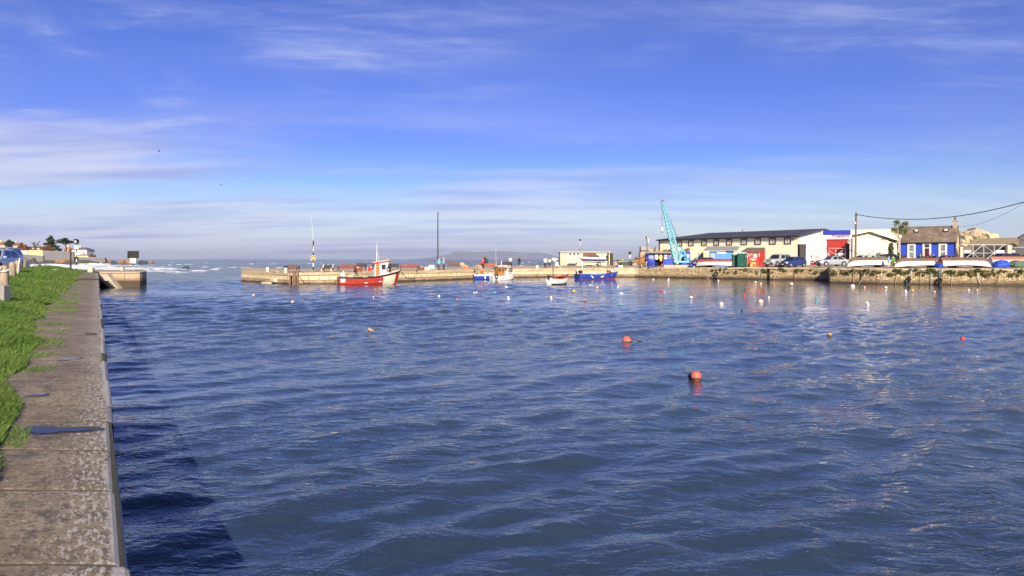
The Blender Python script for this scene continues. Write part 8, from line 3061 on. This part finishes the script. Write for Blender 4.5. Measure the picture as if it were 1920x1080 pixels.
# ------------------------------------------------------------------ floats and mooring buoys
BC = {'white': (.80, .79, .75), 'cream': (.78, .66, .48), 'peach': (.80, .48, .34), 'orange': (.72, .22, .05), 'red': (.62, .07, .05), 'coral': (.66, .13, .09), 'yellow': (.75, .58, .12), 'blue': (.05, .13, .55), 'sky': (.12, .42, .72),
      'green': (.06, .42, .24), 'dark': (.03, .04, .035), 'teal': (.05, .34, .36), 'brown': (.44, .29, .10), 'pink': (.76, .44, .38)}
BUOYS = [
    (475.5, 555, 5.0, 'peach', 'ball', 'peach buoy floating off the outer tip of the stone pier'),
    (548.5, 568, 6.0, 'peach', 'ball', 'peach and white buoy in open water left of the red boat'),
    (700, 558, 3.0, 'white', 'can', 'tiny white float in the red boat reflection'),
    (809, 551.5, 3.2, 'orange', 'ball', 'tiny orange float below the tall mast'),
    (823, 557, 5.0, 'white', 'ball', 'white buoy right of the tiny orange float below the mast'),
    (857.5, 562, 4.2, 'orange', 'ball', 'orange buoy above the dark drum float'),
    (857, 578.5, 9.0, 'dark', 'drum', 'dark drum float with a pale end below an orange buoy'),
    (696, 621, 13.0, 'brown', 'box', 'tilted brown wooden box float in the left middle of the harbour'),
    (889.5, 549.5, 3.0, 'white', 'can', 'tiny white float touching a pink one below the blue boat'),
    (893.5, 549.5, 4.2, 'pink', 'ball', 'pink buoy below the blue boat by the pier'),
    (928, 550.5, 5.0, 'sky', 'ball', 'sky blue buoy below the white cabin boat'),
    (949.5, 540, 4.6, 'white', 'ball', 'white buoy just below the bow of the cabin boat'),
    (954, 561, 5.8, 'white', 'can', 'leaning white canister below the cabin boat'),
    (975, 586.5, 4.2, 'green', 'ball', 'green buoy alone in the middle of the harbour'),
    (1034, 561, 6.2, 'cream', 'can', 'cream canister float below the little white boat'),
    (1059.5, 546, 3.6, 'blue', 'can', 'dark blue float left of the yellow one'),
    (1076, 547.5, 5.4, 'yellow', 'ball', 'yellow buoy right of the dark blue float'),
    (1097.5, 564.5, 5.0, 'orange', 'ball', 'larger orange buoy of the pair under the blue open boat'),
    (1115.5, 567.5, 3.8, 'brown', 'ball', 'smaller brownish buoy right of the larger orange one'),
    (1107, 535.5, 3.4, 'white', 'ball', 'small white buoy close under the blue open boat'),
    (1119.5, 540.5, 5.2, 'peach', 'ball', 'white and peach buoy under the blue open boat'),
    (1130, 536.5, 3.2, 'blue', 'ball', 'small blue float under the blue open boat'),
    (1158, 539.5, 3.4, 'white', 'can', 'small white float below the blue open boat bow'),
    (1162, 572, 4.6, 'green', 'ball', 'green buoy below a flat white float'),
    (1165, 550.5, 8.0, 'white', 'flat', 'flat white float lying on the water above the green buoy'),
    (1225, 524.5, 2.8, 'white', 'ball', 'tiny white float at the wall under the blue kiosk'),
    (1253, 526, 4.6, 'white', 'can', 'white float with a red band close to the wall under the crane'),
    (1239, 546, 5.2, 'red', 'ball', 'red buoy in the crane reflection'),
    (1246, 547.8, 4.6, 'cream', 'flat', 'pale flat float touching the red buoy'),
    (1298, 551, 3.2, 'red', 'ball', 'small red float above the black and white buoy'),
    (1296, 559.5, 6.0, 'white', 'ball', 'white buoy with a black waterline right of the crane reflection'),
    (1319, 561.5, 3.4, 'green', 'ball', 'tiny green float right of the black and white buoy'),
    (1352.5, 571, 8.5, 'cream', 'dome', 'lumpy cream yellow buoy in front of the red shed reflection'),
    (1391, 583.5, 4.2, 'dark', 'ball', 'dark green float below the lumpy cream buoy'),
    (1395.5, 555, 4.4, 'red', 'ball', 'red buoy at the edge of the red shed reflection'),
    (1414, 557.5, 3.4, 'green', 'can', 'green float inside the red shed reflection'),
    (1330, 525.5, 3.0, 'red', 'ball', 'small red float under the quay tyre'),
    (1347, 527, 2.8, 'white', 'ball', 'small white float right of the quay tyre'),
    (1300, 524.5, 2.6, 'dark', 'ball', 'small dark float at the wall right of the crane'),
    (1416.5, 531, 4.8, 'cream', 'ball', 'larger cream float left of the wall drain'),
    (1426.6, 532.5, 3.6, 'cream', 'ball', 'smaller cream float nearest the wall drain'),
    (1451, 533, 3.2, 'orange', 'ball', 'small orange float right of the wall drain'),
    (1484, 535, 7.0, 'cream', 'ball', 'big cream buoy below the dark blue hatchback'),
    (1540, 535.5, 6.5, 'blue', 'flat', 'flat blue float below the silver coupe'),
    (1598.5, 537.5, 7.5, 'white', 'dome', 'white and yellow buoy below the first upturned boat'),
    (1590.5, 537, 4.5, 'dark', 'flat', 'dark flat float beside the white and yellow buoy'),
    (1621, 539.5, 3.6, 'peach', 'ball', 'small peach float below the first upturned boat'),
    (1652, 541.5, 3.0, 'red', 'ball', 'tiny red float left of a white one'),
    (1661, 541, 5.2, 'white', 'ball', 'white buoy with an orange side below the two children'),
    (1699, 549, 6.0, 'white', 'can', 'tall white canister below the tall wet tyre'),
    (1711, 546.5, 5.0, 'yellow', 'ball', 'yellow buoy right of the tall white canister'),
    (1739, 544, 3.4, 'brown', 'can', 'small brown float right of the yellow buoy'),
    (1752, 548, 4.2, 'pink', 'ball', 'pink float below the large black tyre'),
    (1816.5, 544.5, 3.6, 'white', 'ball', 'white float below the yellow fern'),
    (1832, 545, 4.2, 'peach', 'ball', 'peach float right of a white one under the ferns'),
    (1426.5, 566.5, 9.5, 'cream', 'dome', 'big pale cream buoy below the red shed reflection'),
    (1441.5, 559, 4.4, 'cream', 'ball', 'small cream buoy right of the big pale one'),
    (1531, 561.5, 5.4, 'teal', 'can', 'upright teal canister below the silver coupe'),
    (1608, 571.5, 5.0, 'brown', 'flat', 'brown flat float left of the leaning white canister'),
    (1627.5, 571.5, 7.0, 'white', 'can', 'leaning white canister below the first upturned boat reflection'),
    (1555.5, 629.5, 7.5, 'brown', 'ball', 'rusty orange buoy in the right middle of the harbour'),
    (1805, 637.5, 8.5, 'red', 'ball', 'red buoy alone towards the right edge'),
    (1175.5, 640.5, 18.0, 'coral', 'dome', 'big coral buoy with a trailing rope in the middle of the harbour'),
    (1305, 711, 20.0, 'coral', 'ball', 'biggest nearest coral buoy floating in front'),
    (1295.5, 708, 12.0, 'dark', 'ball', 'dark buoy half hidden behind the biggest coral one'),
]
for k, (px, pyb, w_, col, kind, lab) in enumerate(BUOYS):
    Y = WY(pyb)
    s = Y / F
    r_ = w_ * s / 2
    cm = M('buoy_' + col, BC[col], .45, var=.12, scale=5, dirt=.25, dirtcol=tuple(c * .45 for c in BC[col]))
    o = thing('mooring_buoy', lab, 'buoy', G(px, Y, 0), rng.uniform(0, 6), 'mooring buoys and floats in the harbour')
    tl = Matrix.Rotation(rng.uniform(-.35, .35), 3, 'X') @ Matrix.Rotation(rng.uniform(-.35, .35), 3, 'Y')
    b_ = MB()
    if kind == 'ball':
        b_.ball((0, 0, r_ * .55), r_, 18, 12)
    elif kind == 'dome':
        b_.lathe([(r_ * .2, -r_ * .5), (r_ * .85, -r_ * .2), (r_, r_ * .1), (r_ * .9, r_ * .55), (r_ * .55, r_ * .95), (r_ * .22, r_ * 1.15), (r_ * .1, r_ * 1.2)], (0, 0, 0), 18, mt=tl)
    elif kind == 'can':
        q = Matrix.Rotation(rng.uniform(-.6, .6), 3, 'Y')
        b_.lathe([(r_ * .2, -r_ * .8), (r_ * .55, -r_ * .7), (r_ * .62, 0), (r_ * .60, r_ * 1.5), (r_ * .35, r_ * 1.9), (r_ * .12, r_ * 2.0)], (0, 0, 0), 14, mt=q)
    elif kind == 'flat':
        b_.ball((0, 0, r_ * .12), r_, 16, 8, sq=(1, .6, .35))
    elif kind == 'drum':
        b_.lathe([(r_ * .1, -r_), (r_ * .42, -r_ * .98), (r_ * .46, -r_ * .8), (r_ * .46, r_ * .8), (r_ * .42, r_ * .98), (r_ * .1, r_)], (0, 0, r_ * .2), 14, mt=Matrix.Rotation(PI / 2, 3, 'Y'))
        o.rotation_euler = (0, 0, .1)
    else:
        b_.box((0, 0, r_ * .35), (r_ * 2, r_ * 1.1, r_ * .62), rot=Matrix.Rotation(.5, 3, 'Y'), bev=r_ * .1)
        o.rotation_euler = (0, 0, .15)
    b_.build('float_body', cm, o, smooth=50)
    if kind in ('ball', 'dome') and w_ > 3.5:
        zt_ = r_ * (1.5 if kind == 'ball' else 1.15)
        MB().torus((0, 0, zt_), max(.012, r_ * .16), max(.006, r_ * .06), 'Y', 10, 6).build('eye', MATS['black_paint'] if col != 'dark' else MATS['rust'], o)
    if kind in ('ball',) and w_ > 4.5 and col != 'dark':
        MB().lathe([(r_ * .985, -.10 * r_), (r_ * 1.01, .02 * r_), (r_ * .995, .14 * r_)], (0, 0, r_ * .2), 18).build('waterline_band', M('weed_band', (.03, .032, .018), .8, var=.4, scale=9), o, smooth=60)
    if lab.startswith('big coral'):
        MB().tube([(r_ * .6, 0, r_ * .9), (r_ * 1.5, .02, r_ * .5), (r_ * 2.3, .05, r_ * .12), (r_ * 3.0, .02, .01)], .012, 5).build('trailing_rope', MATS['black_paint'], o)
        MB().lathe([(r_ * .8, -.25 * r_), (r_ * 1.01, .02 * r_), (r_ * 1.0, .16 * r_)], (0, 0, 0), 18).build('waterline_band', M('weed_band', (.03, .032, .018), .8), o)
        o.rotation_euler = (0, 0, 0)

# far ship, gulls
shp = thing('far_ship', 'white ship small on the horizon left of the cream shed', 'ship', P(1040, 486.5, 3600))
s = 3600 / F
MB().prism([(-5.5 * s, 0), (5.5 * s, 0), (6.0 * s, 1.2 * s), (-5.8 * s, 1.2 * s)], lambda u, v: Vector((u, -6, v)), lambda u, v: Vector((u, 6, v))).build('hull', MATS['white_paint'], shp)
MB().box((-.5 * s, 0, 1.9 * s), (7 * s, 10, 1.4 * s)).build('superstructure', MATS['white_paint'], shp)
MB().box((-2 * s, 0, 3.0 * s), (1.2 * s, 5, 1.0 * s)).build('funnel', MATS['pale_metal'], shp)


def gull(label, px, py, Y, rz, span):
    mb = MB()
    mb.tube([(-.20, 0, 0), (-.08, 0, .02), (.08, 0, .02), (.2, 0, .03), (.25, 0, .03)], [.012, .05, .055, .035, .01], 8)
    for sd in (1, -1):
        rows = []
        for i in range(6):
            t = i / 5
            y = sd * t * span / 2
            zz_ = .16 * math.sin(t * PI * .7)
            c_ = .10 * (1 - .75 * t)
            rows.append([(.05 - t * .10 + c_, y, zz_), (.05 - t * .10, y, zz_ + .012), (.05 - t * .10 - c_, y, zz_)])
        mb.grid(rows)
    o = mb.build('gull', M('gull_grey', (.30, .30, .32), .7), None, smooth=60)
    o.location = P(px, py, Y)
    o.rotation_euler = (0, 0, rz)
    return tag(o, label, 'gull', 'gulls in the sky')


gull('gull gliding high over the left of the bay', 298, 284, 95, .4, 1.2)
gull('gull gliding lower over the sea right of the other', 415, 347, 120, -.3, 1.2)

# ------------------------------------------------------------------ the air over the bay
def build_haze():
    hz = MB().box((0, 13500, 149), (60000, 36000, 302)).build('haze', bpy.data.materials.new('haze_air'), None)
    m = hz.data.materials[0]
    m.use_nodes = True
    t = m.node_tree
    for n in list(t.nodes):
        t.nodes.remove(n)
    out = nd(t, 'ShaderNodeOutputMaterial')
    v = nd(t, 'ShaderNodeVolumePrincipled')
    v.inputs['Color'].default_value = (0.84, 0.91, 1.0, 1)
    v.inputs['Density'].default_value = 0.000036
    v.inputs['Anisotropy'].default_value = 0.2
    t.links.new(v.outputs[0], out.inputs['Volume'])
    tag(hz, kind='stuff')


build_haze()
